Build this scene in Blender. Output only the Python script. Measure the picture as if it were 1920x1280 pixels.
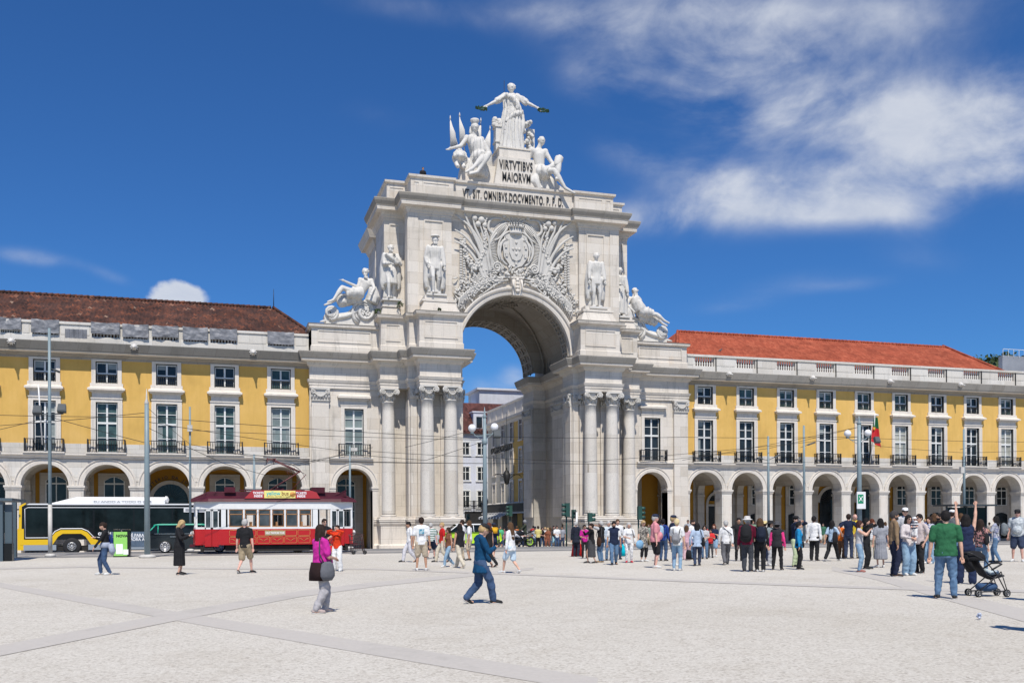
import bpy, bmesh, math, random
from mathutils import Vector, Matrix, noise
R = math.radians
SC = bpy.context.scene
COL = SC.collection
for _o in list(bpy.data.objects):
    bpy.data.objects.remove(_o)
# ---------------------------------------------------------------- camera
FPX = 1800.0; TH = R(16.93); CH = 1.52; CT, ST = math.cos(TH), math.sin(TH)
cam = bpy.data.cameras.new('camera'); camo = bpy.data.objects.new('camera', cam); COL.objects.link(camo)
cam.sensor_width = 36; cam.lens = 36*FPX/1920; cam.shift_x = 0; cam.shift_y = 340/1920
cam.clip_end = 6000; cam.clip_start = 0.2
camo.location = (0, 0, CH)
camo.rotation_euler = (Matrix.Rotation(-TH, 3, 'Z') @ Matrix.Rotation(R(90), 3, 'X') @ Matrix.Rotation(-0.0045, 3, 'Z')).to_euler()
SC.camera = camo
SC.view_settings.view_transform = 'Standard'; SC.view_settings.look = 'None'
SC.view_settings.exposure = 0.0; SC.view_settings.gamma = 1
SC.cycles.max_bounces = 6; SC.cycles.diffuse_bounces = 4; SC.cycles.glossy_bounces = 3
SC.cycles.transparent_max_bounces = 12; SC.cycles.use_denoising = True
# ---------------------------------------------------------------- sun and sky
SUN_EL = R(57); SUN_AZ = R(190)      # compass-like: direction the light comes FROM, clockwise from +Y
sd = Vector((math.sin(SUN_AZ)*math.cos(SUN_EL), math.cos(SUN_AZ)*math.cos(SUN_EL), math.sin(SUN_EL)))
sl = bpy.data.lights.new('sun', 'SUN'); sl.energy = 4.9; sl.angle = R(0.53); sl.color = (1.0, 0.945, 0.86)
so = bpy.data.objects.new('sun', sl); COL.objects.link(so); so.rotation_euler = sd.to_track_quat('Z', 'Y').to_euler()
so.location = (0, -20, 60)

def pix_dir(x, y):
    "direction seen at a photo pixel"
    yy = y - (984 - .0045*x)
    v = Vector((CT*(x-960)/FPX + ST, CT - ST*(x-960)/FPX, -yy/FPX))
    return v.normalized()

world = bpy.data.worlds.new('World'); SC.world = world; world.use_nodes = True
NT = world.node_tree; NT.nodes.clear()
def wn(t, **k):
    n = NT.nodes.new(t)
    for a, b in k.items(): setattr(n, a, b)
    return n
def wm(op, a, b=None, c=None):
    n = wn('ShaderNodeMath', operation=op)
    for i, q in enumerate((a, b, c)):
        if q is None: continue
        if isinstance(q, (int, float)): n.inputs[i].default_value = q
        else: NT.links.new(q, n.inputs[i])
    return n.outputs[0]
sky = wn('ShaderNodeTexSky', sky_type='NISHITA'); sky.sun_disc = False
sky.sun_elevation = SUN_EL; sky.sun_rotation = SUN_AZ; sky.altitude = 0; sky.air_density = 1.0; sky.dust_density = 0.25; sky.ozone_density = 2.2
tc = wn('ShaderNodeTexCoord'); sp = wn('ShaderNodeSeparateXYZ'); NT.links.new(tc.outputs['Generated'], sp.inputs[0])
AZ = wm('ARCTAN2', sp.outputs[0], sp.outputs[1]); EL = wm('ARCSINE', sp.outputs[2])
# blue of a clear dry day: a little more saturation than the raw model, deeper towards the zenith
hs = wn('ShaderNodeHueSaturation'); hs.inputs['Saturation'].default_value = 1.0; hs.inputs['Value'].default_value = 1.0
NT.links.new(sky.outputs[0], hs.inputs['Color'])
tint = wn('ShaderNodeMix', data_type='RGBA', blend_type='MULTIPLY'); tint.inputs[0].default_value = 1; tint.inputs[7].default_value = (.27,.60,1.04,1)
NT.links.new(hs.outputs[0], tint.inputs[6])
def mapn(vec_scale, scale, detail, rough, dist=0.0, w=0.0):
    cb = wn('ShaderNodeCombineXYZ'); NT.links.new(wm('MULTIPLY', AZ, vec_scale[0]), cb.inputs[0]); NT.links.new(wm('MULTIPLY', EL, vec_scale[1]), cb.inputs[1]); cb.inputs[2].default_value = w
    n = wn('ShaderNodeTexNoise'); n.inputs['Scale'].default_value = scale; n.inputs['Detail'].default_value = detail
    n.inputs['Roughness'].default_value = rough; n.inputs['Distortion'].default_value = dist
    NT.links.new(cb.outputs[0], n.inputs['Vector']); return n.outputs[0]
N1 = mapn((1, 1.7), 5.2, 10, .57, .35); N2 = mapn((1, 1.5), 21.0, 6, .6, .5, 3.3)
N3 = mapn((1, 1.0), 60.0, 5, .55, .1, 7.1)
# cloud banks: (pixel x, y, half width, half height, tilt, density)
CLOUDS = [(1620,335,370,44,-.08,.95),(1440,130,270,85,.30,.86),(1800,215,260,44,.10,.66),(1120,150,60,34,.2,.45),(1570,392,100,26,.1,.7),
 (1360,345,130,34,.25,.6),(1240,412,130,22,.0,.34),(1500,20,230,26,.1,.55),(860,22,300,24,.05,.26),(1330,210,170,60,.35,.36),(1800,345,210,42,.0,.55),
 (1910,240,120,50,0,.5),(1690,60,260,36,.1,.25),(1890,140,60,36,.2,.4),(706,214,70,26,0,.16),(1460,540,100,22,-.1,.24),(1370,577,70,14,0,.26),
 (1590,535,70,12,0,.22),(1725,410,80,24,.2,.26),(57,482,46,13,0,.55),(190,510,46,11,.25,.3),(965,708,24,20,0,.9),(892,728,44,22,0,.6),
 (1170,285,60,26,.3,.3),(1740,480,70,26,.2,.18),(1170,60,170,40,.2,.25)]
acc = None
for (px, py, rx, ry, rot, dn) in CLOUDS:
    d0 = pix_dir(px, py); a0 = math.atan2(d0.x, d0.y); e0 = math.asin(d0.z)
    da = wm('SUBTRACT', AZ, a0); de = wm('SUBTRACT', EL, e0)
    k = math.hypot(d0.x, d0.y); ra = rx/FPX/1.0; re = ry/FPX*.95
    u = wm('ADD', wm('MULTIPLY', da, math.cos(rot)*1.0/ra), wm('MULTIPLY', de, -math.sin(rot)/ra))
    v = wm('ADD', wm('MULTIPLY', da, math.sin(rot)/re), wm('MULTIPLY', de, math.cos(rot)/re))
    r2 = wm('ADD', wm('MULTIPLY', u, u), wm('MULTIPLY', v, v))
    g = wm('MULTIPLY', wm('EXPONENT', wm('MULTIPLY', r2, -.75)), dn)
    acc = g if acc is None else wm('ADD', acc, g)
nn = wm('ADD', wm('MULTIPLY', N1, .88), wm('MULTIPLY', N2, .12))
dens = wm('MULTIPLY', wm('MINIMUM', acc, 1.15), wm('MULTIPLY', wm('SUBTRACT', nn, .29), 3.3))
al = wn('ShaderNodeMapRange', interpolation_type='SMOOTHSTEP'); al.inputs['From Min'].default_value = .02; al.inputs['From Max'].default_value = 1.05; al.inputs['To Max'].default_value = .86
NT.links.new(dens, al.inputs['Value'])
# one small round cumulus behind the left roof
d0 = pix_dir(335, 562); a0 = math.atan2(d0.x, d0.y); e0 = math.asin(d0.z)
u = wm('DIVIDE', wm('SUBTRACT', AZ, a0), 52/FPX); v = wm('DIVIDE', wm('SUBTRACT', EL, e0), 34/FPX)
r2 = wm('ADD', wm('MULTIPLY', u, u), wm('MULTIPLY', v, v))
cm = wn('ShaderNodeMapRange', interpolation_type='SMOOTHSTEP'); cm.inputs['From Min'].default_value = 1.15; cm.inputs['From Max'].default_value = .55; cm.inputs['To Max'].default_value = .9
NT.links.new(wm('ADD', r2, wm('MULTIPLY', wm('SUBTRACT', N3, .5), 1.1)), cm.inputs['Value'])
alpha = wm('MAXIMUM', al.outputs[0], cm.outputs[0])
ccol = wn('ShaderNodeMix', data_type='RGBA'); ccol.inputs[6].default_value = (5.0, 5.6, 6.8, 1); ccol.inputs[7].default_value = (7.4, 7.7, 8.3, 1)
NT.links.new(wm('MULTIPLY', N2, 1.3), ccol.inputs[0])
mx = wn('ShaderNodeMix', data_type='RGBA'); NT.links.new(alpha, mx.inputs[0]); NT.links.new(tint.outputs[2], mx.inputs[6]); NT.links.new(ccol.outputs[2], mx.inputs[7])
bg = wn('ShaderNodeBackground'); bg.inputs['Strength'].default_value = .10
wo = wn('ShaderNodeOutputWorld'); NT.links.new(mx.outputs[2], bg.inputs['Color']); NT.links.new(bg.outputs[0], wo.inputs[0])

# ---------------------------------------------------------------- helpers
def gz(Y):
    "height of the square's surface: level, then falling a little towards the arch"
    t = min(max((Y-58)/9.0, 0), 1); return -.60*t*t*(3-2*t)
def kx(x):
    u = (x-960)/FPX; return (u*CT+ST)/(CT-u*ST)
def Xa(x, Y): return Y*kx(x)                      # world X of photo column x at depth Y
def Za(x, y, Y):
    u = (x-960)/FPX; d = Y/(CT-u*ST); return CH+((984-.0045*x)-y)*d/FPX
def ground_at(x, y):
    "point of the square seen at photo pixel (x, y), and its distance along the view axis"
    d = 30.0; u = (x-960)/FPX
    for _ in range(60):
        Y = d*(CT-u*ST); d = .5*d+.5*(CH-gz(Y))*FPX/(y-(984-.0045*x))
    return Vector((d*(u*CT+ST), d*(CT-u*ST), gz(d*(CT-u*ST)))), d

class MB:
    def __init__(s): s.v = []; s.f = []; s.m = []; s.s = []; s.M = None
    def add(s, vs, fs, mat=0, smooth=False):
        n = len(s.v)
        s.v += [tuple(s.M @ Vector(q)) for q in vs] if s.M is not None else [tuple(q) for q in vs]
        for f in fs: s.f.append(tuple(i+n for i in f)); s.m.append(mat); s.s.append(smooth)
    def box(s, x0, x1, y0, y1, z0, z1, mat=0):
        s.add([(x0,y0,z0),(x1,y0,z0),(x1,y1,z0),(x0,y1,z0),(x0,y0,z1),(x1,y0,z1),(x1,y1,z1),(x0,y1,z1)],
              [(0,3,2,1),(4,5,6,7),(0,1,5,4),(1,2,6,5),(2,3,7,6),(3,0,4,7)], mat)
    def frus(s, x0, x1, y0, y1, z0, z1, dx, dy, mat=0):
        s.add([(x0,y0,z0),(x1,y0,z0),(x1,y1,z0),(x0,y1,z0),(x0+dx,y0+dy,z1),(x1-dx,y0+dy,z1),(x1-dx,y1-dy,z1),(x0+dx,y1-dy,z1)],
              [(0,3,2,1),(4,5,6,7),(0,1,5,4),(1,2,6,5),(2,3,7,6),(3,0,4,7)], mat)
    def prism(s, poly, y0, y1, mat=0, smooth=False):      # poly of (x,z), extruded in y
        n = len(poly)
        s.add([(p[0],y0,p[1]) for p in poly]+[(p[0],y1,p[1]) for p in poly],
              [tuple(range(n-1,-1,-1)) if False else tuple(range(n)), tuple(range(2*n-1,n-1,-1))]+[(i,i+n,(i+1)%n+n,(i+1)%n) for i in range(n)], mat, smooth)
    def prism_x(s, poly, x0, x1, mat=0, smooth=False):    # poly of (y,z)
        n = len(poly)
        s.add([(x0,p[0],p[1]) for p in poly]+[(x1,p[0],p[1]) for p in poly],
              [tuple(range(n)), tuple(range(2*n-1,n-1,-1))]+[(i,i+n,(i+1)%n+n,(i+1)%n) for i in range(n)], mat, smooth)
    def prism_z(s, poly, z0, z1, mat=0, smooth=False):
        n = len(poly)
        s.add([(p[0],p[1],z0) for p in poly]+[(p[0],p[1],z1) for p in poly],
              [tuple(range(n)), tuple(range(2*n-1,n-1,-1))]+[(i,i+n,(i+1)%n+n,(i+1)%n) for i in range(n)], mat, smooth)
    def lathe(s, prof, c=(0,0,0), n=16, mat=0, smooth=True, axis='Z', sx=1, sy=1):
        vs = []; fs = []
        for (r, z) in prof:
            for k in range(n):
                a = 2*math.pi*k/n; p = (r*math.cos(a)*sx, r*math.sin(a)*sy, z)
                if axis == 'Y': p = (p[0], p[2], p[1])
                if axis == 'X': p = (p[2], p[0], p[1])
                vs.append((p[0]+c[0], p[1]+c[1], p[2]+c[2]))
        m = len(prof)
        for j in range(m-1):
            for k in range(n): fs.append((j*n+k, j*n+(k+1)%n, (j+1)*n+(k+1)%n, (j+1)*n+k))
        fs.append(tuple(range(n-1,-1,-1))); fs.append(tuple(range((m-1)*n, m*n)))
        s.add(vs, fs, mat, smooth)
    def ball(s, c, rx, ry=None, rz=None, n=8, m=6, mat=0):
        ry = ry or rx; rz = rz or rx; vs = []; fs = []
        for j in range(m+1):
            t = math.pi*j/m; st_, ct_ = math.sin(t), math.cos(t)
            for k in range(n):
                a = 2*math.pi*k/n; vs.append((c[0]+rx*st_*math.cos(a), c[1]+ry*st_*math.sin(a), c[2]+rz*ct_))
        for j in range(m):
            for k in range(n): fs.append((j*n+k, (j+1)*n+k, (j+1)*n+(k+1)%n, j*n+(k+1)%n))
        s.add(vs, fs, mat, True)
    def tube(s, pts, rad, n=8, mat=0, smooth=True, flat=None, up=None):
        "tapered tube through pts; rad number or list; flat = second radius factor across 'up'"
        pts = [Vector(p) for p in pts]; m = len(pts)
        rad = [rad]*m if isinstance(rad, (int, float)) else rad
        vs = []; prev = None
        for i, p in enumerate(pts):
            t = (pts[min(i+1,m-1)]-pts[max(i-1,0)])
            if t.length < 1e-9: t = Vector((0,0,1))
            t.normalize()
            ref = Vector(up) if up else (prev if prev is not None else (Vector((0,0,1)) if abs(t.z) < .9 else Vector((1,0,0))))
            a = ref - t*ref.dot(t)
            if a.length < 1e-6: a = Vector((1,0,0)) - t*t.x
            a.normalize(); b = t.cross(a); prev = a
            fl = 1 if flat is None else (flat[i] if isinstance(flat, (list, tuple)) else flat)
            for k in range(n):
                g = 2*math.pi*k/n; vs.append(p + a*rad[i]*fl*math.cos(g) + b*rad[i]*math.sin(g))
        fs = []
        for j in range(m-1):
            for k in range(n): fs.append((j*n+k, j*n+(k+1)%n, (j+1)*n+(k+1)%n, (j+1)*n+k))
        fs.append(tuple(range(n-1,-1,-1))); fs.append(tuple(range((m-1)*n, m*n)))
        s.add(vs, fs, mat, smooth)
    def mould(s, path, prof, closed=False, mats=None, ends=True):
        "sweep profile of (out, z) along a plan path; out is to the right-hand side of travel reversed: normal = (dy,-dx)"
        P = [Vector(p) for p in path]; n = len(P); vs = []; offs = []
        for i in range(n):
            a = P[i]-P[i-1] if (i > 0 or closed) else None
            b = P[(i+1)%n]-P[i] if (i < n-1 or closed) else None
            na = Vector((a.y,-a.x)).normalized() if a is not None else None
            nb = Vector((b.y,-b.x)).normalized() if b is not None else None
            if na is None: o = nb
            elif nb is None: o = na
            else:
                h = na+nb
                o = h/(max(h.dot(na), .15)) if h.length > 1e-6 else na
            offs.append(o)
        m = len(prof)
        for i in range(n):
            for (o, z) in prof: vs.append((P[i].x+offs[i].x*o, P[i].y+offs[i].y*o, z))
        k0 = len(s.f)
        rng = range(n) if closed else range(n-1)
        for j in range(m-1):
            fs = [(i*m+j, ((i+1)%n)*m+j, ((i+1)%n)*m+j+1, i*m+j+1) for i in rng]
            if j == 0: s.add(vs, fs, mats[j] if mats else 0); base = len(s.v)-len(vs)
            else:
                for f in fs: s.f.append(tuple(q+base for q in f)); s.m.append(mats[j] if mats else 0); s.s.append(False)
        if ends and not closed:
            s.f.append(tuple(base+q for q in range(m-1,-1,-1))); s.m.append(0); s.s.append(False)
            s.f.append(tuple(base+(n-1)*m+q for q in range(m))); s.m.append(0); s.s.append(False)
    def build(s, name, mats, parent=None, recalc=True):
        me = bpy.data.meshes.new(name)
        off = Vector((0,0,0)); p = parent
        while p is not None: off += p.location; p = p.parent
        me.from_pydata([(a-off.x, b-off.y, c-off.z) for a, b, c in s.v], [], s.f)
        if not isinstance(mats, (list, tuple)): mats = [mats]
        for m in mats: me.materials.append(m)
        if len(s.f): me.polygons.foreach_set('material_index', s.m); me.polygons.foreach_set('use_smooth', s.s)
        if recalc:
            bm = bmesh.new(); bm.from_mesh(me); bmesh.ops.recalc_face_normals(bm, faces=bm.faces); bm.to_mesh(me); bm.free()
        o = bpy.data.objects.new(name, me); COL.objects.link(o)
        if parent is not None: o.parent = parent
        return o

def inset(poly, d=.004):
    "plan polygon moved inwards by d (either winding)"
    P = [Vector(p) for p in poly]; n = len(P); A = sum(P[i].x*P[(i+1)%n].y-P[(i+1)%n].x*P[i].y for i in range(n)); sg = 1 if A > 0 else -1; out = []
    for i in range(n):
        a = (P[i]-P[i-1]).normalized(); b = (P[(i+1)%n]-P[i]).normalized(); na = Vector((-a.y, a.x))*sg; nb = Vector((-b.y, b.x))*sg
        h = na+nb; o = h/max(h.dot(na), .3) if h.length > 1e-6 else na; out.append((P[i].x+o.x*d, P[i].y+o.y*d))
    return out
def tag(o, label=None, cat=None, group=None, kind=None):
    if label: o['label'] = label
    if cat: o['category'] = cat
    if group: o['group'] = group
    if kind: o['kind'] = kind
    return o
def thing(name, label, cat, loc=(0,0,0), group=None):
    o = bpy.data.objects.new(name, None); COL.objects.link(o); o.location = loc; o.empty_display_size = .3
    return tag(o, label, cat, group)
def copy_tree(o, parent=None, top=True):
    c = o.copy(); COL.objects.link(c)
    if parent is not None: c.parent = parent
    for ch in list(o.children): copy_tree(ch, c, False)
    return c

# ---------------------------------------------------------------- materials
_M = {}
def nm(name):
    m = bpy.data.materials.new(name); m.use_nodes = True; t = m.node_tree
    return m, t, t.nodes['Principled BSDF']
def _noise(t, scale, detail=5, rough=.6, vec=None, dist=0):
    n = t.nodes.new('ShaderNodeTexNoise'); n.inputs['Scale'].default_value = scale; n.inputs['Detail'].default_value = detail
    n.inputs['Roughness'].default_value = rough; n.inputs['Distortion'].default_value = dist
    if vec is not None: t.links.new(vec, n.inputs['Vector'])
    return n.outputs[0]
def _ramp(t, fac, pts):
    r = t.nodes.new('ShaderNodeValToRGB'); e = r.color_ramp.elements
    while len(e) < len(pts): e.new(.5)
    for i, (p, c) in enumerate(pts): e[i].position = p; e[i].color = (*c, 1) if len(c) == 3 else c
    t.links.new(fac, r.inputs[0]); return r.outputs[0]
def _mixc(t, fac, a, b, mode='MIX'):
    n = t.nodes.new('ShaderNodeMix'); n.data_type = 'RGBA'; n.blend_type = mode
    for i, q in ((0, fac), (6, a), (7, b)):
        if isinstance(q, (int, float)): n.inputs[i].default_value = q
        elif isinstance(q, tuple): n.inputs[i].default_value = (*q, 1)
        else: t.links.new(q, n.inputs[i])
    return n.outputs[2]
def _bump(t, h, strength, dist=.01):
    b = t.nodes.new('ShaderNodeBump'); b.inputs['Strength'].default_value = strength; b.inputs['Distance'].default_value = dist
    t.links.new(h, b.inputs['Height']); return b.outputs[0]
def _coord(t, scale=(1,1,1), kind='Object'):
    c = t.nodes.new('ShaderNodeTexCoord'); m = t.nodes.new('ShaderNodeMapping'); m.inputs['Scale'].default_value = scale
    t.links.new(c.outputs[kind], m.inputs[0]); return m.outputs[0]
def _wall_uv(t):
    "x+y along the wall, z up, for joints"
    c = t.nodes.new('ShaderNodeTexCoord'); s = t.nodes.new('ShaderNodeSeparateXYZ'); t.links.new(c.outputs['Object'], s.inputs[0])
    a = t.nodes.new('ShaderNodeMath'); t.links.new(s.outputs[0], a.inputs[0]); t.links.new(s.outputs[1], a.inputs[1])
    k = t.nodes.new('ShaderNodeCombineXYZ'); t.links.new(a.outputs[0], k.inputs[0]); t.links.new(s.outputs[2], k.inputs[1]); return k.outputs[0]

def plain(name, col, rough=.6, metal=0, var=0.0, scale=3, spec=None, bump=0, bscale=60):
    if name in _M: return _M[name]
    m, t, b = nm(name)
    b.inputs['Roughness'].default_value = rough; b.inputs['Metallic'].default_value = metal
    if spec is not None: b.inputs['Specular IOR Level'].default_value = spec
    v = _coord(t)
    if var > 0:
        n = _noise(t, scale, 5, .6, v)
        lo = tuple(c*(1-var) for c in col); hi = tuple(min(1, c*(1+var)) for c in col)
        t.links.new(_ramp(t, n, [(.3, lo), (.7, hi)]), b.inputs['Base Color'])
    else: b.inputs['Base Color'].default_value = (*col, 1)
    if bump: t.links.new(_bump(t, _noise(t, bscale, 3, .6, v), bump), b.inputs['Normal'])
    _M[name] = m; return m

def stone(name, base, joint=None, stain=.35, warm=.5, rough=.75, speck=0.0, dark=(.16,.15,.135), jw=.008):
    m, t, b = nm(name); b.inputs['Roughness'].default_value = rough; b.inputs['Specular IOR Level'].default_value = .3
    v = _coord(t); base = tuple(base)
    big = _noise(t, .45, 6, .65, v, .6)
    pink = tuple(c*k for c, k in zip(base, (1.0, .87, .75))); gry = tuple(c*k for c, k in zip(base, (.84, .845, .84)))
    col = _ramp(t, big, [(.30, gry), (.47, base), (.60, base), (.76, tuple(a*(1-warm)+p*warm for a, p in zip(base, pink)))])
    # rain streaks: long in z
    st = _noise(t, 1.0, 6, .7, _coord(t, (2.6, 2.6, .28)), .3)
    sf = _ramp(t, st, [(.54, (0,0,0)), (.80, (1,1,1))])
    k = t.nodes.new('ShaderNodeMath'); k.operation = 'MULTIPLY'; k.inputs[1].default_value = stain; t.links.new(sf, k.inputs[0])
    col = _mixc(t, k.outputs[0], col, dark)
    s2 = _ramp(t, _noise(t, 1.0, 5, .75, _coord(t, (7.5, 7.5, .42)), .2), [(.60, (0,0,0)), (.74, (1,1,1))])
    k2 = t.nodes.new('ShaderNodeMath'); k2.operation = 'MULTIPLY'; k2.inputs[1].default_value = stain*.75; t.links.new(s2, k2.inputs[0])
    col = _mixc(t, k2.outputs[0], col, tuple(c*1.5 for c in dark))
    fine = _noise(t, 14, 6, .7, v)
    col = _mixc(t, .28, col, _ramp(t, fine, [(.3, (.55,.54,.52)), (.7, (1,1,1))]), 'MULTIPLY')
    h = fine
    if speck:
        vo = t.nodes.new('ShaderNodeTexVoronoi'); vo.inputs['Scale'].default_value = 9; t.links.new(v, vo.inputs['Vector'])
        col = _mixc(t, speck, col, _ramp(t, vo.outputs['Distance'], [(.1, (.62,.61,.60)), (.45, (1,1,1))]), 'MULTIPLY')
    if joint:
        br = t.nodes.new('ShaderNodeTexBrick'); br.inputs['Scale'].default_value = 1; br.inputs['Mortar Size'].default_value = jw
        br.inputs['Mortar Smooth'].default_value = .3; br.inputs['Brick Width'].default_value = joint[0]; br.inputs['Row Height'].default_value = joint[1]
        br.inputs['Color1'].default_value = (1,1,1,1); br.inputs['Color2'].default_value = (.82,.795,.76,1); br.inputs['Mortar'].default_value = (.50,.46,.41,1)
        br.inputs['Bias'].default_value = -.15; t.links.new(_wall_uv(t), br.inputs['Vector'])
        col = _mixc(t, .9, col, br.outputs['Color'], 'MULTIPLY')
    t.links.new(col, b.inputs['Base Color'])
    t.links.new(_bump(t, h, .35, .02), b.inputs['Normal'])
    _M[name] = m; return m
LIME = (.715, .66, .585)
M_ST = stone('limestone', LIME, (1.7, .82), .55, .75)
M_ST2 = stone('limestone_smooth', LIME, None, .45, .6)
M_COL = stone('shaft_limestone', (.73,.685,.615), (5.0, 2.9), .30, .35, speck=.35)
M_CAR = stone('carved_limestone', (.60,.575,.53), None, .45, .35)
M_STAT = stone('statue_marble', (.67,.645,.60), None, .45, .2)
M_LICH = stone('lichen_stone', (.20,.19,.17), (1.5, 5.0), .75, .25, dark=(.09,.085,.075))
M_LICH2 = stone('weathered_stone', (.36,.335,.295), (1.4, 5.0), .6, .3, dark=(.14,.13,.115))
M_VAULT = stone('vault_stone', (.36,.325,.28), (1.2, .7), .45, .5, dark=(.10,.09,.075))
M_WING = stone('wing_stone', (.69,.66,.605), (1.9, .66), .40, .45)
M_INN = stone('dirty_shaded_limestone', (.50,.465,.41), (1.7, .82), .6, .6)  # browner, dirtier stone; part of the passage shade is mixed into its colour
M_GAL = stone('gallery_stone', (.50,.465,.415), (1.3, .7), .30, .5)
def render_wall(name, col):
    m, t, b = nm(name); b.inputs['Roughness'].default_value = .85; b.inputs['Specular IOR Level'].default_value = .15; v = _coord(t)
    c = _ramp(t, _noise(t, .35, 6, .6, v, .5), [(.28, tuple(k*.84 for k in col)), (.5, col), (.75, tuple(min(1,k*q) for k, q in zip(col, (1.10,1.12,1.3))))])
    c = _mixc(t, .26, c, _ramp(t, _noise(t, 1, 6, .7, _coord(t, (3,3,.35))), [(.45, (1,1,1)), (.75, (.62,.56,.5))]), 'MULTIPLY')
    t.links.new(c, b.inputs['Base Color']); t.links.new(_bump(t, _noise(t, 25, 5, .7, v), .2), b.inputs['Normal']); _M[name] = m; return m
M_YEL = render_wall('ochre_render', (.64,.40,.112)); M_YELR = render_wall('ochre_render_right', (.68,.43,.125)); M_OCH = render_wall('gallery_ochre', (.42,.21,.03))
M_FR = plain('window_paint', (.72,.72,.69), .5, var=.06); M_FRD = plain('green_window_paint', (.02,.03,.026), .4)
M_IRON = plain('black_iron', (.022,.022,.022), .5, .2); M_DARK = plain('dark_interior', (.012,.012,.013), .7)
def glass_mat(name, col, rough=.06, var=.5, spec=.35):
    m, t, b = nm(name); b.inputs['Roughness'].default_value = rough; b.inputs['Specular IOR Level'].default_value = spec
    t.links.new(_ramp(t, _noise(t, .9, 3, .6, _coord(t)), [(.35, tuple(c*(1-var) for c in col)), (.65, tuple(c*(1+var) for c in col))]), b.inputs['Base Color'])
    t.links.new(_bump(t, _noise(t, 1.6, 2, .5, _coord(t)), .05, .02), b.inputs['Normal']); _M[name] = m; return m
M_GL = [glass_mat('window_glass', (.018,.024,.028)), glass_mat('window_glass_green', (.06,.10,.095)), glass_mat('window_glass_blind', (.20,.24,.23), .15, .2), glass_mat('window_glass_curtain', (.38,.38,.33), .3, .25)]
# ---------------------------------------------------------------- ground
def ground_mat():
    m, t, b = nm('square_paving'); b.inputs['Roughness'].default_value = .9; b.inputs['Specular IOR Level'].default_value = .2; v = _coord(t)
    big = _ramp(t, _noise(t, .12, 6, .6, v, .5), [(.3, (.56,.525,.455)), (.5, (.605,.572,.505)), (.7, (.645,.612,.545))])
    vo = t.nodes.new('ShaderNodeTexVoronoi'); vo.inputs['Scale'].default_value = 34; t.links.new(v, vo.inputs['Vector'])
    sc = t.nodes.new('ShaderNodeSeparateColor'); t.links.new(vo.outputs['Color'], sc.inputs[0])
    sp_ = _ramp(t, sc.outputs[0], [(.0, (.48,.44,.40)), (.22, (.86,.84,.81)), (.7, (1.0,1.0,1.0)), (1.0, (1.12,1.12,1.12))])
    c = _mixc(t, .62, big, sp_, 'MULTIPLY')
    n2 = _noise(t, 45, 4, .8, v); c = _mixc(t, .38, c, _ramp(t, n2, [(.35, (.50,.47,.43)), (.55, (1.05,1.05,1.05))]), 'MULTIPLY')
    n3 = _noise(t, 3.0, 5, .7, v); c = _mixc(t, .25, c, _ramp(t, n3, [(.3, (.8,.79,.77)), (.6, (1,1,1))]), 'MULTIPLY')
    n4 = _noise(t, .5, 7, .75, v, 1.2); c = _mixc(t, .5, c, _ramp(t, n4, [(.30, (.80,.77,.73)), (.5, (1,1,1)), (.62, (1,1,1)), (.75, (.90,.885,.86))]), 'MULTIPLY')
    t.links.new(c, b.inputs['Base Color']); t.links.new(_bump(t, n2, .5, .012), b.inputs['Normal']); return m
M_G = ground_mat()
def strip_ground(mb, x0, x1, ys, dz=0.0, nx=1):
    xs = [x0+(x1-x0)*i/nx for i in range(nx+1)]; n = len(xs)
    vs = [(x, y, gz(y)+dz) for y in ys for x in xs]
    mb.add(vs, [(j*n+i, j*n+i+1, (j+1)*n+i+1, (j+1)*n+i) for j in range(len(ys)-1) for i in range(nx)])
YS = [-60, 0, 20, 40, 44]+[44+2*i for i in range(1, 15)]+[90, 140, 400, 2500]
mb = MB(); strip_ground(mb, -2500, 2500, YS); tag(mb.build('ground', M_G, recalc=False), kind='structure')
def flat(name, poly, mat, dz=.004, label=None):
    mb = MB(); bm = None
    mb.add([(x, y, gz(y)+dz) for x, y in poly], [tuple(range(len(poly)))]); return tag(mb.build(name, mat, recalc=False), kind='structure')
M_BAND = stone('band_stone', (.525,.49,.44), None, .15, .3, rough=.8); M_ASPH = plain('asphalt', (.20,.195,.19), .9, var=.25, scale=.8, bump=.3)
M_SETT = plain('granite_setts', (.36,.34,.315), .9, var=.15, scale=4, bump=.4); M_KERB = stone('kerb_stone', (.42,.36,.29), None, .4, .8)
def gp(x, y): v, d = ground_at(x, y); return v
def band(pts, wpx, dz=.004):
    "paving band whose two edges run through photo points"
    mb = MB(); vs = []
    for (x, y), w in zip(pts, wpx): a = gp(x, y-w/2); b = gp(x, y+w/2); vs += [(a.x, a.y, a.z+dz), (b.x, b.y, b.z+dz)]
    mb.add(vs, [(2*i+1, 2*i+3, 2*i+2, 2*i) for i in range(len(pts)-1)]); tag(mb.build('paving_band', M_BAND, recalc=False), kind='structure')
band([(-150,1069),(0,1096),(350,1158),(700,1216),(1000,1264),(1120,1285)], [7,9,17,23,27,29])
band([(-120,1247),(0,1219),(350,1151),(560,1113),(700,1095),(960,1069),(1000,1065)], [24,20,16,11,9,5,4], .006)
band([(1560,1065),(1640,1080),(1760,1112),(1920,1153),(2100,1200)], [8,11,17,24,30], .005)
band([(-100,1067),(150,1062),(400,1065),(700,1066),(1000,1077),(1300,1089),(1600,1100),(1800,1106),(2100,1110)], [2.5,2.5,2.5,2.5,3,3.5,4,5,6], .008)
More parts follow.
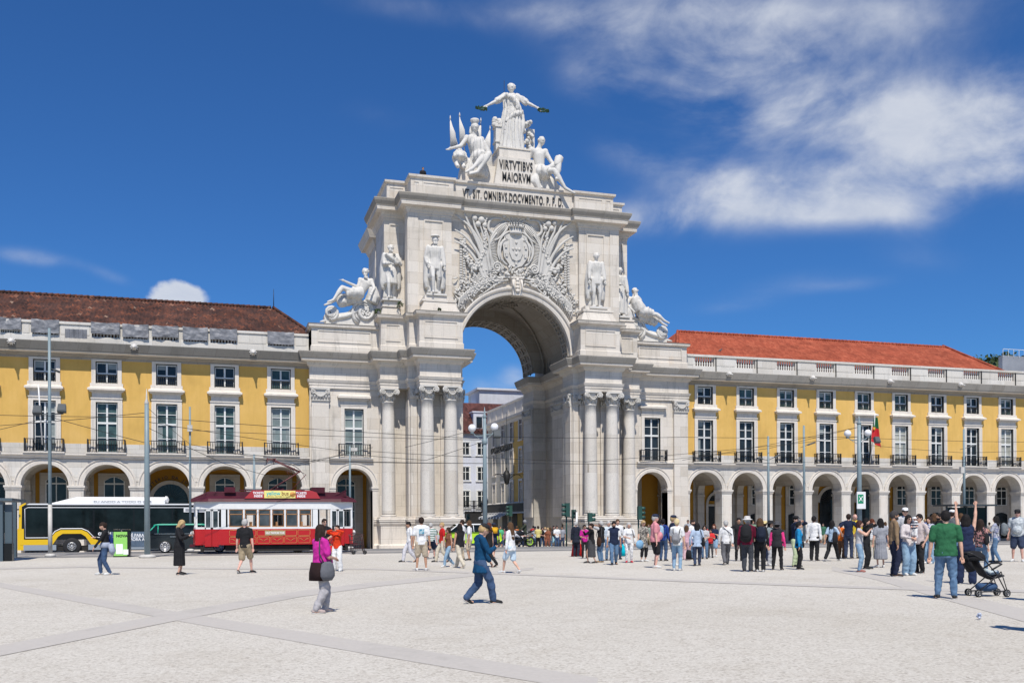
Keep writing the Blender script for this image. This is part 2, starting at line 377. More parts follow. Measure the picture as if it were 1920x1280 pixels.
# road with tram rails in front of the arch, pavement with kerb along the facades
def ribbon(name, y0, y1, dz, mat, x0=-60, x1=140):
    n = max(2, int((y1-y0)/1.5)); mb = MB(); strip_ground(mb, x0, x1, [y0+(y1-y0)*i/n for i in range(n+1)], dz); return tag(mb.build(name, mat, recalc=False), kind='structure')
ribbon('road', 49.0, 65.9, .006, M_ASPH); ribbon('tram_track_bed', 50.6, 53.6, .010, M_SETT)
mb = MB()
for y in (51.2, 52.1, 52.9): strip_ground(mb, -60, 140, [y, y+.07], .014)
tag(mb.build('tram_rail', plain('rail_steel', (.25,.24,.23), .3, .9), recalc=False), kind='structure')
mb = MB(); y = 65.9; z = gz(y); mb.box(-60, 140, y, y+.35, z-.1, z+.15); tag(mb.build('kerb', M_KERB), kind='structure')
mb = MB(); mb.box(-60, 140, y+.352, 86, z-.2, -.452); tag(mb.build('pavement', M_BAND), kind='structure')
# ================================================================ architecture
CX = 21.75
M_BLIND = plain('blind_cloth', (.24,.27,.26), .35, var=.2)
def wall_grid(mb, x0, x1, z0, z1, Y, holes, mat=0, depth=.45, rmat=None):
    xs = sorted({x0, x1} | {h[0] for h in holes} | {h[1] for h in holes}); zs = sorted({z0, z1} | {h[2] for h in holes} | {h[3] for h in holes})
    for i in range(len(xs)-1):
        for j in range(len(zs)-1):
            a, b, c, d = xs[i], xs[i+1], zs[j], zs[j+1]; mx_, mz_ = (a+b)/2, (c+d)/2
            if any(h[0] < mx_ < h[1] and h[2] < mz_ < h[3] for h in holes): continue
            mb.add([(a,Y,c),(b,Y,c),(b,Y,d),(a,Y,d)], [(0,1,2,3)], mat)
    rm = mat if rmat is None else rmat
    for (a, b, c, d) in holes:
        mb.add([(a,Y,c),(b,Y,c),(b,Y,d),(a,Y,d),(a,Y+depth,c),(b,Y+depth,c),(b,Y+depth,d),(a,Y+depth,d)], [(0,4,5,1),(1,5,6,2),(2,6,7,3),(3,7,4,0)], rm)
def arch_plate(mb, x0, x1, z0, z1, cx, r, zs, Y, depth, mat=0, n=22, imat=None, open_bottom=True):
    "wall face with an arched opening, with its soffit and jambs running back 'depth'"
    im = mat if imat is None else imat
    pts = [(cx - r*math.cos(math.pi*i/n), zs + r*math.sin(math.pi*i/n)) for i in range(n+1)]
    for Yf in (Y, Y+depth):
        mb.add([(x0,Yf,z0),(cx-r,Yf,z0),(cx-r,Yf,zs),(cx-r,Yf,z1),(x0,Yf,z1)], [(0,1,2,3,4)], mat)
        mb.add([(cx+r,Yf,z0),(x1,Yf,z0),(x1,Yf,z1),(cx+r,Yf,z1),(cx+r,Yf,zs)], [(0,1,2,3,4)], mat)
        for i in range(n):
            a, b = pts[i], pts[i+1]
            mb.add([(a[0],Yf,a[1]),(b[0],Yf,b[1]),(b[0],Yf,z1),(a[0],Yf,z1)], [(0,1,2,3)], mat)
    full = [(cx-r, z0)] + pts + [(cx+r, z0)]
    vs = [(p[0],Y,p[1]) for p in full] + [(p[0],Y+depth,p[1]) for p in full]; m = len(full)
    mb.add(vs, [(i, i+1, i+1+m, i+m) for i in range(m-1)], im, True)
def arch_ring(mb, cx, zs, r0, r1, Y0, Y1, mat=0, n=26, a0=0, a1=math.pi, prof=None):
    "moulded band round an arch: prof = [(radius, Y)]"
    prof = prof or [(r0, Y1), (r0, Y0), (r1, Y0), (r1, Y1)]; m = len(prof); vs = []
    for i in range(n+1):
        a = a0+(a1-a0)*i/n
        for (r, y) in prof: vs.append((cx-r*math.cos(a), y, zs+r*math.sin(a)))
    fs = [(i*m+j, i*m+j+1, (i+1)*m+j+1, (i+1)*m+j) for i in range(n) for j in range(m-1)]
    mb.add(vs, fs, mat, False); mb.add(vs[:m], [tuple(range(m))], mat); mb.add(vs[-m:], [tuple(range(m))], mat)

def sash_window(parent, cx, z0, z1, w, Y, rows, gl, frame_mat, transom=None):
    "painted frame and glass; children of a window part"
    mb = MB(); t = .055; h = w/2
    mb.box(cx-h, cx-h+t, Y, Y+.07, z0, z1); mb.box(cx+h-t, cx+h, Y, Y+.07, z0, z1)
    mb.box(cx-h+t, cx+h-t, Y, Y+.07, z1-t*1.2, z1); mb.box(cx-h+t, cx+h-t, Y, Y+.07, z0, z0+.10)
    mb.box(cx-.06, cx+.06, Y-.012, Y+.07, z0+.10, z1-t*1.2)
    spans = [(z0+.10, z1-t*1.2)] if transom is None else [(z0+.10, transom-.07), (transom+.07, z1-t*1.2)]
    if transom is not None: mb.box(cx-h+t, cx+h-t, Y-.02, Y+.07, transom-.07, transom+.07)
    for (a, b) in spans:
        for k in range(1, rows):
            zz = a+(b-a)*k/rows
            for sx in (-1, 1):
                xa, xb = sorted((cx+sx*.06, cx+sx*(h-t))); mb.box(xa, xb, Y+.012, Y+.06, zz-.022, zz+.022)
    mb.build('sash', frame_mat, parent)
    g = MB(); g.box(cx-h+.02, cx+h-.02, Y+.075, Y+.095, z0+.03, z1-.03); g.build('pane', gl, parent)
def railing(parent, cx, w, Y, z0, z1, dep, n, name='balcony_railing', flush=False):
    mb = MB(); h = w/2
    def rail(xa, xb, ya, yb):
        mb.box(xa, xb, ya, yb, z1-.05, z1); mb.box(xa, xb, ya, yb, z0, z0+.04)
    rail(cx-h, cx+h, Y-dep, Y-dep+.05)
    prof = [(.014, z0+.04), (.034, z0+.04+(z1-z0)*.22), (.016, z0+(z1-z0)*.5), (.026, z0+(z1-z0)*.75), (.014, z1-.05)]
    for i in range(n): mb.lathe(prof, (cx-h+.05+(w-.1)*i/(n-1), Y-dep+.025, 0), 6, 0, True)
    if not flush:
        rail(cx-h, cx-h+.05, Y-dep+.05, Y); rail(cx+h-.05, cx+h, Y-dep+.05, Y)
        for k in range(1, 4):
            for s_ in (-1, 1): mb.lathe(prof, (cx+s_*(h-.025), Y-dep+.05+(dep-.05)*k/4, 0), 5, 0, True)
        for s_ in (-1, 1): mb.box(cx+s_*(h-.03)-.04, cx+s_*(h-.03)+.04, Y-dep-.01, Y-dep+.07, z0-.02, z1+.03)
    return mb.build(name, M_IRON, parent)

def window_bay(root, cx, Y, gl_u, gl_l, fr, seed=0):
    # upper window
    mb = MB(); w = .71
    for s_ in (-1, 1): mb.box(*sorted((cx+s_*w, cx+s_*(w+.27))), Y-.07, Y+.10, 11.2, 13.02)
    mb.box(cx-w-.27, cx+w+.27, Y-.072, Y+.10, 12.88, 13.025)
    mb.box(cx-w-.36, cx+w+.36, Y-.12, Y, 11.10, 11.36)
    # sloped hood over the lower window, frieze, and jambs
    mb.frus(cx-w-.52, cx+w+.52, Y-.42, Y+.42, 10.98, 11.12, .22, .22)
    mb.box(cx-w-.50, cx+w+.50, Y-.44, Y, 10.86, 10.98); mb.box(cx-w-.40, cx+w+.40, Y-.26, Y, 10.76, 10.86); mb.box(cx-w-.28, cx+w+.28, Y-.13, Y, 10.70, 10.76)
    mb.box(cx-w-.24, cx+w+.24, Y-.09, Y, 10.36, 10.70); mb.box(cx-w-.32, cx+w+.32, Y-.14, Y, 10.28, 10.36)
    mb.box(cx-w-.30, cx+w+.30, Y-.085, Y+.1, 10.06, 10.28)
    for s_ in (-1, 1):
        mb.box(*sorted((cx+s_*w, cx+s_*(w+.27))), Y-.085, Y+.10, 6.5, 10.06)
        mb.box(*sorted((cx+s_*(w+.19), cx+s_*(w+.31))), Y-.11, Y, 6.5, 10.06)
    o = mb.build('window', M_ST2, root)
    rb = random.Random(int(cx*97))
    def bl1(*q):
        m_ = MB(); m_.box(*q); m_.build('blind', M_BLIND, o)
    for s_ in (-1, 1):
        if rb.random() < .45: q_ = rb.uniform(.25, .75); bl1(*sorted((cx+s_*.09, cx+s_*.60)), Y+.236, Y+.243, 9.95-1.25*q_, 9.95)
        if rb.random() < .35: bl1(*sorted((cx+s_*(.40-.1*rb.random()), cx+s_*.60)), Y+.237, Y+.242, 6.7, 8.5)
        if rb.random() < .35: q_ = rb.uniform(.2, .9); bl1(*sorted((cx+s_*.09, cx+s_*.60)), Y+.236, Y+.243, 12.76-.6*q_, 12.76)
    rv = MB()
    for (a, b) in ((11.36, 12.88), (6.55, 10.06)):
        for s_ in (-1, 1): rv.box(*sorted((cx+s_*(w-.045), cx+s_*w)), Y+.10, Y+.26, a, b)
        rv.box(cx-w, cx+w, Y+.10, Y+.26, b-.05, b)
    rv.build('window_reveal', M_FRD, o)
    sash_window(o, cx, 11.36, 12.83, 1.33, Y+.17, 1, gl_u, fr, 12.05); sash_window(o, cx, 6.55, 10.01, 1.33, Y+.17, 2, gl_l, fr, 8.62)
    railing(o, cx, 1.40, Y+.12, 11.42, 12.02, .06, 10, 'window_guard', True)
    bl = MB(); bl.box(cx-1.3, cx+1.3, Y-.52, Y, 6.44, 6.53); bl.build('balcony_slab', M_ST2, o)
    railing(o, cx, 2.45, Y, 6.56, 7.42, .46, 15)
    return o

def back_opening(root, cx, Y, kind, fr, g0):
    "door or window at the back of the arcade"
    mb = MB(); d = MB(); f = MB()
    def ring(r, zs, wd=.22): arch_ring(mb, cx, zs, r, r+wd, Y-.10, Y)
    def fan(r, zs):
        n = 14; vs = [(cx-r*math.cos(math.pi*i/n), Y-.075, zs+r*math.sin(math.pi*i/n)) for i in range(n+1)]
        d.add(vs, [tuple(range(n+1))])
    def seg(w, z0, z1, zt):    # window with a segmental head
        n = 8; vs = [(cx-w, Y-.075, z0), (cx+w, Y-.075, z0)]+[(cx+w-2*w*i/n, Y-.075, z1+(zt-z1)*math.sin(math.pi*i/n)) for i in range(n+1)]
        d.add(vs, [tuple(range(len(vs)))])
        for (a, b) in zip(vs[2:-1], vs[3:]): f.tube([a, b], .03, 5, 0)
        for xx in (cx-w+.03, cx, cx+w-.03): f.box(xx-.03, xx+.03, Y-.11, Y-.07, z0, z1+(.0 if abs(xx-cx) > .1 else zt-z1))
        for zz in (z0+.03, z0+(z1-z0)*.42, z1-.22, z1-.16): f.box(cx-w, cx+w, Y-.108, Y-.07, zz-.022, zz+.022)
    if kind == 'A':
        ring(1.08, 3.05); mb.box(cx-1.30, cx-1.08, Y-.1, Y, -.2, 3.05); mb.box(cx+1.08, cx+1.30, Y-.1, Y, -.2, 3.05)
        fan(1.08, 3.4); d.box(cx-1.08, cx+1.08, Y-.075, Y, -.2, 2.95); mb.box(cx-1.1, cx+1.1, Y-.09, Y, 2.95, 3.12)
        for k in range(1, 12):
            a = math.pi*k/12; f.tube([(cx-.25*math.cos(a), Y-.09, 3.4+.25*math.sin(a)), (cx-1.05*math.cos(a), Y-.09, 3.4+1.05*math.sin(a))], .016, 4)
    elif kind == 'C':
        ring(1.28, 3.3, .28); fan(1.28, 3.3); d.box(cx-1.28, cx+1.28, Y-.075, Y, -.2, 3.3)
        for k in range(1, 16):
            a = math.pi*k/16; f.tube([(cx-.3*math.cos(a), Y-.09, 3.3+.3*math.sin(a)), (cx-1.25*math.cos(a), Y-.09, 3.3+1.25*math.sin(a))], .015, 4)
    elif kind == 'W':
        mb.box(cx-1.12, cx+1.12, Y-.06, Y, .7, 5.35); seg(.72, .9, 4.75, 5.1)
    else:
        mb.box(cx-.98, cx+.98, Y-.06, Y, -.2, 5.35); seg(.62, 3.05, 4.7, 5.05)
        mb.box(cx-.85, cx+.85, Y-.09, Y, 2.86, 3.0)
        n = 8; d.add([(cx-.72,Y-.095,-.2),(cx+.72,Y-.095,-.2)]+[(cx+.72-1.44*i/n, Y-.095, 2.15+.18*math.sin(math.pi*i/n)) for i in range(n+1)], [tuple(range(n+3))])
    o = mb.build('doorway' if kind in 'ACB' else 'arcade_window', M_GAL, root)
    if d.f: d.build('dark_glazing', g0, o, recalc=False)
    if f.f: f.build('glazing_bars', M_IRON if kind in 'AC' else fr, o)

def arcade(root, xs, x0, x1, kinds, Y, Yb, fr, R0=1.5):
    mb = MB(); G = -.62
    for i, c in enumerate(xs):
        a = x0 if i == 0 else (xs[i-1]+c)/2; b = x1 if i == len(xs)-1 else (xs[i+1]+c)/2
        arch_plate(mb, a, b, G, 6.05, c, R0, 4.22, Y, 1.15, 0)
        arch_ring(mb, c, 4.22, 0, 0, 0, 0, 1, prof=[(R0-.002, Y), (R0-.002, Y-.05), (R0+.20, Y-.07), (R0+.22, Y-.03), (R0+.30, Y-.03), (R0+.36, Y-.10), (R0+.42, Y-.10), (R0+.42, Y)])
    cuts = [x0]+[(a+b)/2 for a, b in zip(xs, xs[1:])]+[x1]
    for i, p in enumerate(cuts):
        l = p if i == 0 else xs[i-1]+R0; r = p if i == len(cuts)-1 else xs[i]-R0
        if r-l < .05: continue
        ea = 0 if i == 0 else .10; eb = 0 if i == len(cuts)-1 else .10
        mb.box(l-ea, r+eb, Y-.12, Y+1.27, 4.10, 4.24, 1); mb.box(l-ea*.55, r+eb*.55, Y-.07, Y+1.22, 3.98, 4.10, 1); mb.box(l-ea*.25, r+eb*.25, Y-.03, Y+1.18, 3.90, 3.98, 1)
        mb.box(l+.28*0-ea*.2, r+eb*.2, Y-.04, Y+1.19, G, .35, 1)
        if r-l > .5: mb.box(l+.14, r-.14, Y-.03, Y+.01, .55, 3.75, 1); 
        if r-l > .5: mb.box(l+.16, r-.16, Y-.032, Y, 4.55, 4.64, 1)
    o = mb.build('arcade', [M_WING, M_ST2], root)
    # transverse arches, ceiling, back wall of the gallery
    g = MB(); L = Yb-(Y+1.15)
    for i, p in enumerate(cuts):
        if i in (0, len(cuts)-1): q = p
        g.M = Matrix.Translation((p, 0, 0)) @ Matrix.Rotation(R(90), 4, 'Z')
        arch_plate(g, Y+1.15, Yb, G, 5.95, (Y+1.15+Yb)/2, L/2-.42, 3.95, -.30, .60, 0)
        g.box(Y+1.15, Y+1.15+.5, -.36, .36, 3.78, 3.96, 0); g.box(Yb-.5, Yb, -.36, .36, 3.78, 3.96, 0)
        g.M = None
    g.box(x0, x1, Y+.9, Yb+.5, 5.80, 5.98, 0)
    for i in range(len(xs)):       # shallow barrel under the ceiling in each bay
        a, b = cuts[i], cuts[i+1]; n = 10; w = (b-a)/2-.3; c = (a+b)/2
        vs = [(c-w*math.cos(math.pi*k/n), yy, 4.75+1.0*math.sin(math.pi*k/n)) for yy in (Y+1.15, Yb) for k in range(n+1)]
        g.add(vs, [(k, k+1, k+2+n, k+1+n) for k in range(n)], 0, True)
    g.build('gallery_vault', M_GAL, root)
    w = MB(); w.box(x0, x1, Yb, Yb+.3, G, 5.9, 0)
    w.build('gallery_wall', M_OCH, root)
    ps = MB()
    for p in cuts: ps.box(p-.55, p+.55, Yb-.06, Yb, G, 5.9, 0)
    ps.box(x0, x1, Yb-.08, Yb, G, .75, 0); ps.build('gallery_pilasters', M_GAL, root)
    for i, c in enumerate(xs): back_opening(root, c, Yb-.07, kinds[i % len(kinds)], fr, M_GL[0])

def spout(root, x, Y, z):
    mb = MB(); mb.ball((x, Y-.12, z), .20, .22, .21, 10, 7); mb.ball((x, Y-.30, z-.05), .12, .16, .10, 8, 6)
    for k in range(10):
        a = 2*math.pi*k/10; mb.tube([(x+.12*math.cos(a), Y-.05, z+.12*math.sin(a)), (x+.27*math.cos(a), Y-.10, z+.25*math.sin(a))], [.07, .03], 5)
    mb.tube([(x, Y-.3, z-.08), (x, Y-.62, z-.10)], [.07, .055], 7)
    mb.build('waterspout', M_STAT, root)

CORN = [(0,12.96),(.05,13.02),(.05,13.10),(.14,13.14),(.30,13.22),(.36,13.24),(.36,13.30),(.74,13.33),(.76,13.43),(.80,13.46),(.90,13.80),(.95,13.98),(.93,14.02),(0,14.06)]
CMAT = [0,0,0,0,0,0,2,0,1,1,1,1,1]
def roof_sheet(root, mat, x_e0, x_e1, x_r0, x_r1, Ye, Yr, ze, zr, name='roof', pitch=.26):
    "tiled slope with real corrugation, hipped where the ridge is shorter than the eaves"
    mb = MB(); n = int((x_e1-x_e0)/(pitch/4)); rows = 14; vs = []; fs = []; idx = {}
    def lim(t): return x_e0+(x_r0-x_e0)*t, x_e1+(x_r1-x_e1)*t
    for j in range(rows+1):
        t = j/rows; a, b = lim(t); y = Ye+(Yr-Ye)*t; z = ze+(zr-ze)*t
        for i in range(n+1):
            x = x_e0+(x_e1-x_e0)*i/n; x = min(max(x, a), b)
            vs.append((x, y, z+.045*math.cos(2*math.pi*x/pitch)+.018*noise.noise((x*.5, j*.6, 3))+.02*noise.noise((x*5, j*3, 0))))
    for j in range(rows):
        for i in range(n): fs.append((j*(n+1)+i, j*(n+1)+i+1, (j+1)*(n+1)+i+1, (j+1)*(n+1)+i))
    mb.add(vs, fs, 0, True)
    o = mb.build(name, mat, root, recalc=False)
    r = MB(); k = int((x_r1-x_r0)/.42)
    for i in range(k):
        x = x_r0+i*.42; r.tube([(x, Yr, zr+.02), (x+.44, Yr, zr+.05)], [.13, .15], 8)
    for (xe, xr) in ((x_e0, x_r0), (x_e1, x_r1)):
        if abs(xe-xr) > .5:
            m = int(abs(xe-xr)/.45)
            for i in range(m):
                t = i/m; t2 = (i+1.05)/m
                r.tube([(xe+(xr-xe)*t, Ye+(Yr-Ye)*t, ze+(zr-ze)*t+.04), (xe+(xr-xe)*t2, Ye+(Yr-Ye)*t2, ze+(zr-ze)*t2+.07)], [.14, .12], 8)
    r.build('ridge_tiles', mat, o)
    back = MB(); back.add([(x_r0,Yr,zr),(x_r1,Yr,zr),(x_e1,2*Yr-Ye,ze),(x_e0,2*Yr-Ye,ze),(x_e0,Ye,ze),(x_e1,Ye,ze)], [(0,1,2,3),(0,3,4),(1,5,2)]); back.build('rear_slope', mat, o)
    return o
def tile_mat(name, cols, dirt):
    m, t, b = nm(name); b.inputs['Roughness'].default_value = .85; b.inputs['Specular IOR Level'].default_value = .2
    v = _coord(t); vo = t.nodes.new('ShaderNodeTexVoronoi'); vo.inputs['Scale'].default_value = 1; t.links.new(_coord(t, (3.85, 2.6, 0.01)), vo.inputs['Vector'])
    sp_ = t.nodes.new('ShaderNodeSeparateColor'); t.links.new(vo.outputs['Color'], sp_.inputs[0])
    c = _ramp(t, sp_.outputs[0], cols); c = _mixc(t, dirt, c, _ramp(t, _noise(t, .5, 7, .7, v), [(.35, (.35,.33,.32)), (.65, (1,1,1))]), 'MULTIPLY')
    t.links.new(c, b.inputs['Base Color']); t.links.new(_bump(t, _noise(t, 9, 4, .7, v), .5, .03), b.inputs['Normal']); return m
M_RL = tile_mat('old_roof_tiles', [(.0,(.06,.034,.028)),(.45,(.10,.050,.038)),(.85,(.15,.060,.038)),(.98,(.24,.09,.05)),(1.0,(.36,.26,.19))], .75)
M_RR = tile_mat('new_roof_tiles', [(.0,(.30,.070,.038)),(.5,(.37,.088,.046)),(1.0,(.44,.12,.065))], .5)

def wing(name, label, x0, x1, wx, kinds, side, glz, spouts):
    root = thing(name, label, 'building', ((x0+x1)/2, 72.3, -.45)); Y = 72.3; right = side > 0
    ye = M_YELR if right else M_YEL; fr = M_FR
    mb = MB()
    holes = [(c-.71, c+.71, 6.55, 10.06) for c in wx]+[(c-.71, c+.71, 11.36, 12.88) for c in wx]
    wall_grid(mb, x0, x1, 7.14, 13.0, Y, [(a, b, max(c, 7.14), d) for a, b, c, d in holes], 0, .3)
    mb.box(x0, x1, Y+.6, Y+12, 6.0, 14.0, 0); mb.build('upper_wall', ye, root)
    mb = MB()
    wall_grid(mb, x0, x1, 6.45, 7.14, Y-.03, [(c-.71, c+.71, 6.55, 7.14) for c in wx], 0, .3); mb.add([(x0,Y-.03,7.14),(x1,Y-.03,7.14),(x1,Y,7.14),(x0,Y,7.14)],[(0,1,2,3)])
    mb.build('sill_band', M_WING, root)
    mb = MB(); mb.mould([(x0, Y-.1), (x1, Y-.1)], [(0,6.0),(.04,6.04),(.04,6.10),(.12,6.14),(.14,6.22),(.22,6.26),(.30,6.32),(.30,6.42),(.28,6.46),(0,6.48)], mats=[0,0,0,0,0,0,0,1,1])
    mb.build('string_course', [M_ST2, M_LICH2], root)
    mb = MB(); mb.mould([(x0, Y), (x1, Y)], CORN, mats=CMAT); mb.build('cornice', [M_LICH2, M_LICH if not right else M_LICH2, M_ST2], root)
    arcade(root, wx, x0, x1, kinds, Y-.1, Y+4.9, fr)
    for i, c in enumerate(wx): window_bay(root, c, Y, M_GL[glz[i % len(glz)][0]], M_GL[glz[i % len(glz)][1]], fr)
    # parapet
    mb = MB(); mb.box(x0, x1, Y+.02, Y+.5, 14.03, 14.52); mb.build('parapet_base', M_WING, root)
    for x in spouts: spout(root, x, Y-.86, 13.85)
    return root
def balustrade(root, x0, x1, opens, Y, n=8):
    mb = MB(); z0, z1 = 14.52, 15.36; p = x0
    for (a, b) in opens+[(x1, x1)]:
        if a > p: mb.box(p, a, Y+.06, Y+.44, z0, z1, 0)
        if a-p > .7: mb.box(p+.16, a-.16, Y+.035, Y+.06, z0+.14, z1-.12, 0)
        p = b
    mb.box(x0, x1, Y+.03, Y+.47, 14.46, 14.58, 0)
    mb.box(x0, x1, Y-.03, Y+.53, z1, z1+.18, 0); mb.build('parapet', M_WING, root)
    for (a, b) in opens:
        q = MB()
        for k in range(n):
            x = a+(b-a)*(k+.5)/n; q.lathe([(.08,14.58),(.08,14.64),(.045,14.68),(.085,14.80),(.06,14.93),(.04,14.98),(.06,15.04),(.085,15.16),(.045,15.29),(.08,15.32),(.08,15.36)], (x, Y+.25, 0), 8, 0)
        q.build('balusters', M_STAT, root)

wxL = [4.33-3.945*i for i in range(9)][::-1]; wxR = [38.98+3.92*i for i in range(10)]
LW = wing('arcaded_building', 'long yellow arcaded building with dark weathered tile roof left of the arch', -40.0, CX-15.4, [x for x in wxL], 'WWWWWWCWW'[:9], -1,
          [(0,0),(0,1),(0,0),(0,0),(0,0),(0,1),(0,1),(0,1),(1,2)], [Xa(x, 71.4) for x in (23, 253, 476)])
RW = wing('arcaded_building', 'long yellow arcaded building with bright orange tile roof right of the arch', CX+15.4, 78.5, wxR, 'BABBCCBBBB', 1,
          [(0,0),(1,0),(1,0),(1,0),(1,0),(1,3),(0,0),(0,0),(1,3),(0,0)], [Xa(x, 71.4)-.2 for x in (1372, 1528, 1673, 1805)])
opR = [(c-.92, c+.92) for c in wxR]; balustrade(RW, CX+15.4, 78.5, opR, 72.3)
TARPS = [(-60,-12),(0,41),(60,112),(172,226),(231,280),(286,336),(344,391),(395,446),(503,553)]
opL = [(Xa(a, 72.3)+.06, Xa(b, 72.3)-.06) for a, b in TARPS]; balustrade(LW, -40.0, CX-15.4, opL, 72.3)
roof_sheet(LW, M_RL, -40, 7.6, -40, Xa(515, 81.5), 73.3, 81.5, 15.2, 19.3)
roof_sheet(RW, M_RR, 36.9, Xa(1905, 73.3), Xa(1272, 81.5), Xa(1775, 81.5), 73.3, 81.5, 15.2, 19.35)
for x in wxR[:-1]:                                   # vertical downpipe joints of the right parapet
    mb = MB(); mb.box(x+1.0, x+1.06, 72.24, 72.31, 14.06, 15.36); mb.build('downpipe', M_IRON, RW)
rs = MB(); rs.tube([(Xa(515,81.5), 81.5, 19.3), (Xa(515,81.5), 81.5, 20.9)], [.04,.015], 6); rs.build('roof_finial', M_IRON, LW)
M_TARP = plain('grey_tarpaulin', (.17,.175,.19), .55, var=.3, scale=2.5)
def tarp(x0, x1, lab, z0=14.62):
    mb = MB(); nx, nz = 26, 14; vs = []
    for j in range(nz+1):
        for i in range(nx+1):
            u, v_ = i/nx, j/nz; x = x0+(x1-x0)*u; z = 15.62-(15.62-z0)*v_
            y = 72.22-.03*math.sin(9*u+3*x0)-.10*v_*(1-.4*v_)+.07*noise.noise((x*2.2, z*3, x0))+.035*noise.noise((x*7, z*9, 1))
            vs.append((x, y, z+.035*noise.noise((x*3, j*.4, 5))-.05*math.sin(math.pi*u)*(1-v_)))
    mb.add(vs, [(j*(nx+1)+i, j*(nx+1)+i+1, (j+1)*(nx+1)+i+1, (j+1)*(nx+1)+i) for j in range(nz) for i in range(nx)], 0, True)
    n0 = len(mb.v); top = [(x0+(x1-x0)*i/nx, 72.86, 15.60) for i in range(nx+1)]
    mb.add(vs[:nx+1]+top, [(i, i+1, i+2+nx, i+1+nx) for i in range(nx)], 0, True)
    o = mb.build('tarpaulin', M_TARP, None); return tag(o, lab, 'tarpaulin', 'grey tarpaulins over the left parapet')
ORD = ['second', 'third', 'fourth', 'fifth', 'sixth', 'seventh']
for i, (a, b) in enumerate(TARPS[1:]):
    lab = ['grey tarpaulin over the left parapet cut by the left edge of the photo', 'grey tarpaulin over the parapet just right of the tall white mast', 'grey tarpaulin right after the plain panel left of the lamp column',
           'pale folded grey tarpaulin, second of the row of five on the left parapet', 'grey tarpaulin, middle of the row of five on the left parapet', 'pale grey tarpaulin, fourth of the row of five on the left parapet',
           'grey tarpaulin ending the row of five beside the plain panel', 'lone grey tarpaulin nearest the arch on the left parapet'][i]
    tarp(Xa(a, 72.2), Xa(b, 72.2), lab, 14.66 if i % 2 else 14.78)
mb = MB(); vs = []
for j in range(9):
    for i in range(25): vs.append((Xa(127,72.1)+(Xa(168,72.1)-Xa(127,72.1))*i/24, 71.25+.05*math.sin(i*1.3)+.02*j/8, 14.85-.62*j/8))
mb.add(vs, [(j*25+i, j*25+i+1, (j+1)*25+i+1, (j+1)*25+i) for j in range(8) for i in range(24)], 0, True)
tag(mb.build('tarpaulin', M_TARP), 'small pleated grey cloth hanging below the plain parapet panel', 'tarpaulin', 'grey tarpaulins over the left parapet')

# ---------------------------------------------------------------- triumphal arch
AR = thing('triumphal_arch', 'monumental white stone triumphal arch with columns, coat of arms and inscriptions', 'arch', (CX, 76, -.45))
HALF = [(4.4,82.2),(4.4,79.3),(5.5,79.3),(5.5,71.9),(4.4,71.9),(4.4,69.55),(4.85,69.55),(4.85,68.15),(7.9,68.15),(7.9,69.55),(8.45,69.55),(8.45,70.45),(10.4,70.45),(10.4,71.72),(15.4,71.72),(15.4,72.9)]
def mirror(H): return [(CX-h, y) for h, y in H[::-1]]
def rgt(H): return [(CX+h, y) for h, y in H]
ENT = [(.0,11.51),(.0,11.72),(.04,11.74),(.04,11.93),(.09,11.95),(.13,12.06),(.16,12.13),(.0,12.17),(.0,13.06),(.05,13.10),(.16,13.20),(.20,13.30),(.22,13.38),(.62,13.44),(.64,13.60),(.70,13.63),(.82,13.92),(.86,14.04),(.84,14.09),(0,14.15)]
EMAT = [0]*13+[0,1,1,1,1,1]
PED = [(.16,-.62),(.16,-.10),(.10,-.04),(.0,.0),(.0,1.36),(.05,1.40),(.10,1.50),(.12,1.60),(.0,1.66)]
BASE = [(.14,1.66),(.14,1.76),(.17,1.82),(.14,1.88),(.06,1.92),(.09,1.98),(.0,2.04)]
PEDA = [(.06,14.10),(.06,14.66),(.0,14.72),(.0,16.48),(.05,16.54),(.12,16.62),(.28,16.68),(.32,16.84),(.34,16.92),(0,16.98)]
for half in (mirror(HALF), rgt(HALF)):
    mb = MB(); mb.mould(half, ENT, mats=EMAT, ends=True); mb.build('entablature', [M_ST, M_LICH2], AR)
WALL = [(4.4,82.2),(4.4,79.3),(5.5,79.3),(5.5,71.9),(4.4,71.9),(4.4,69.8),(8.3,69.8),(8.3,71.84),(10.2,71.84)]
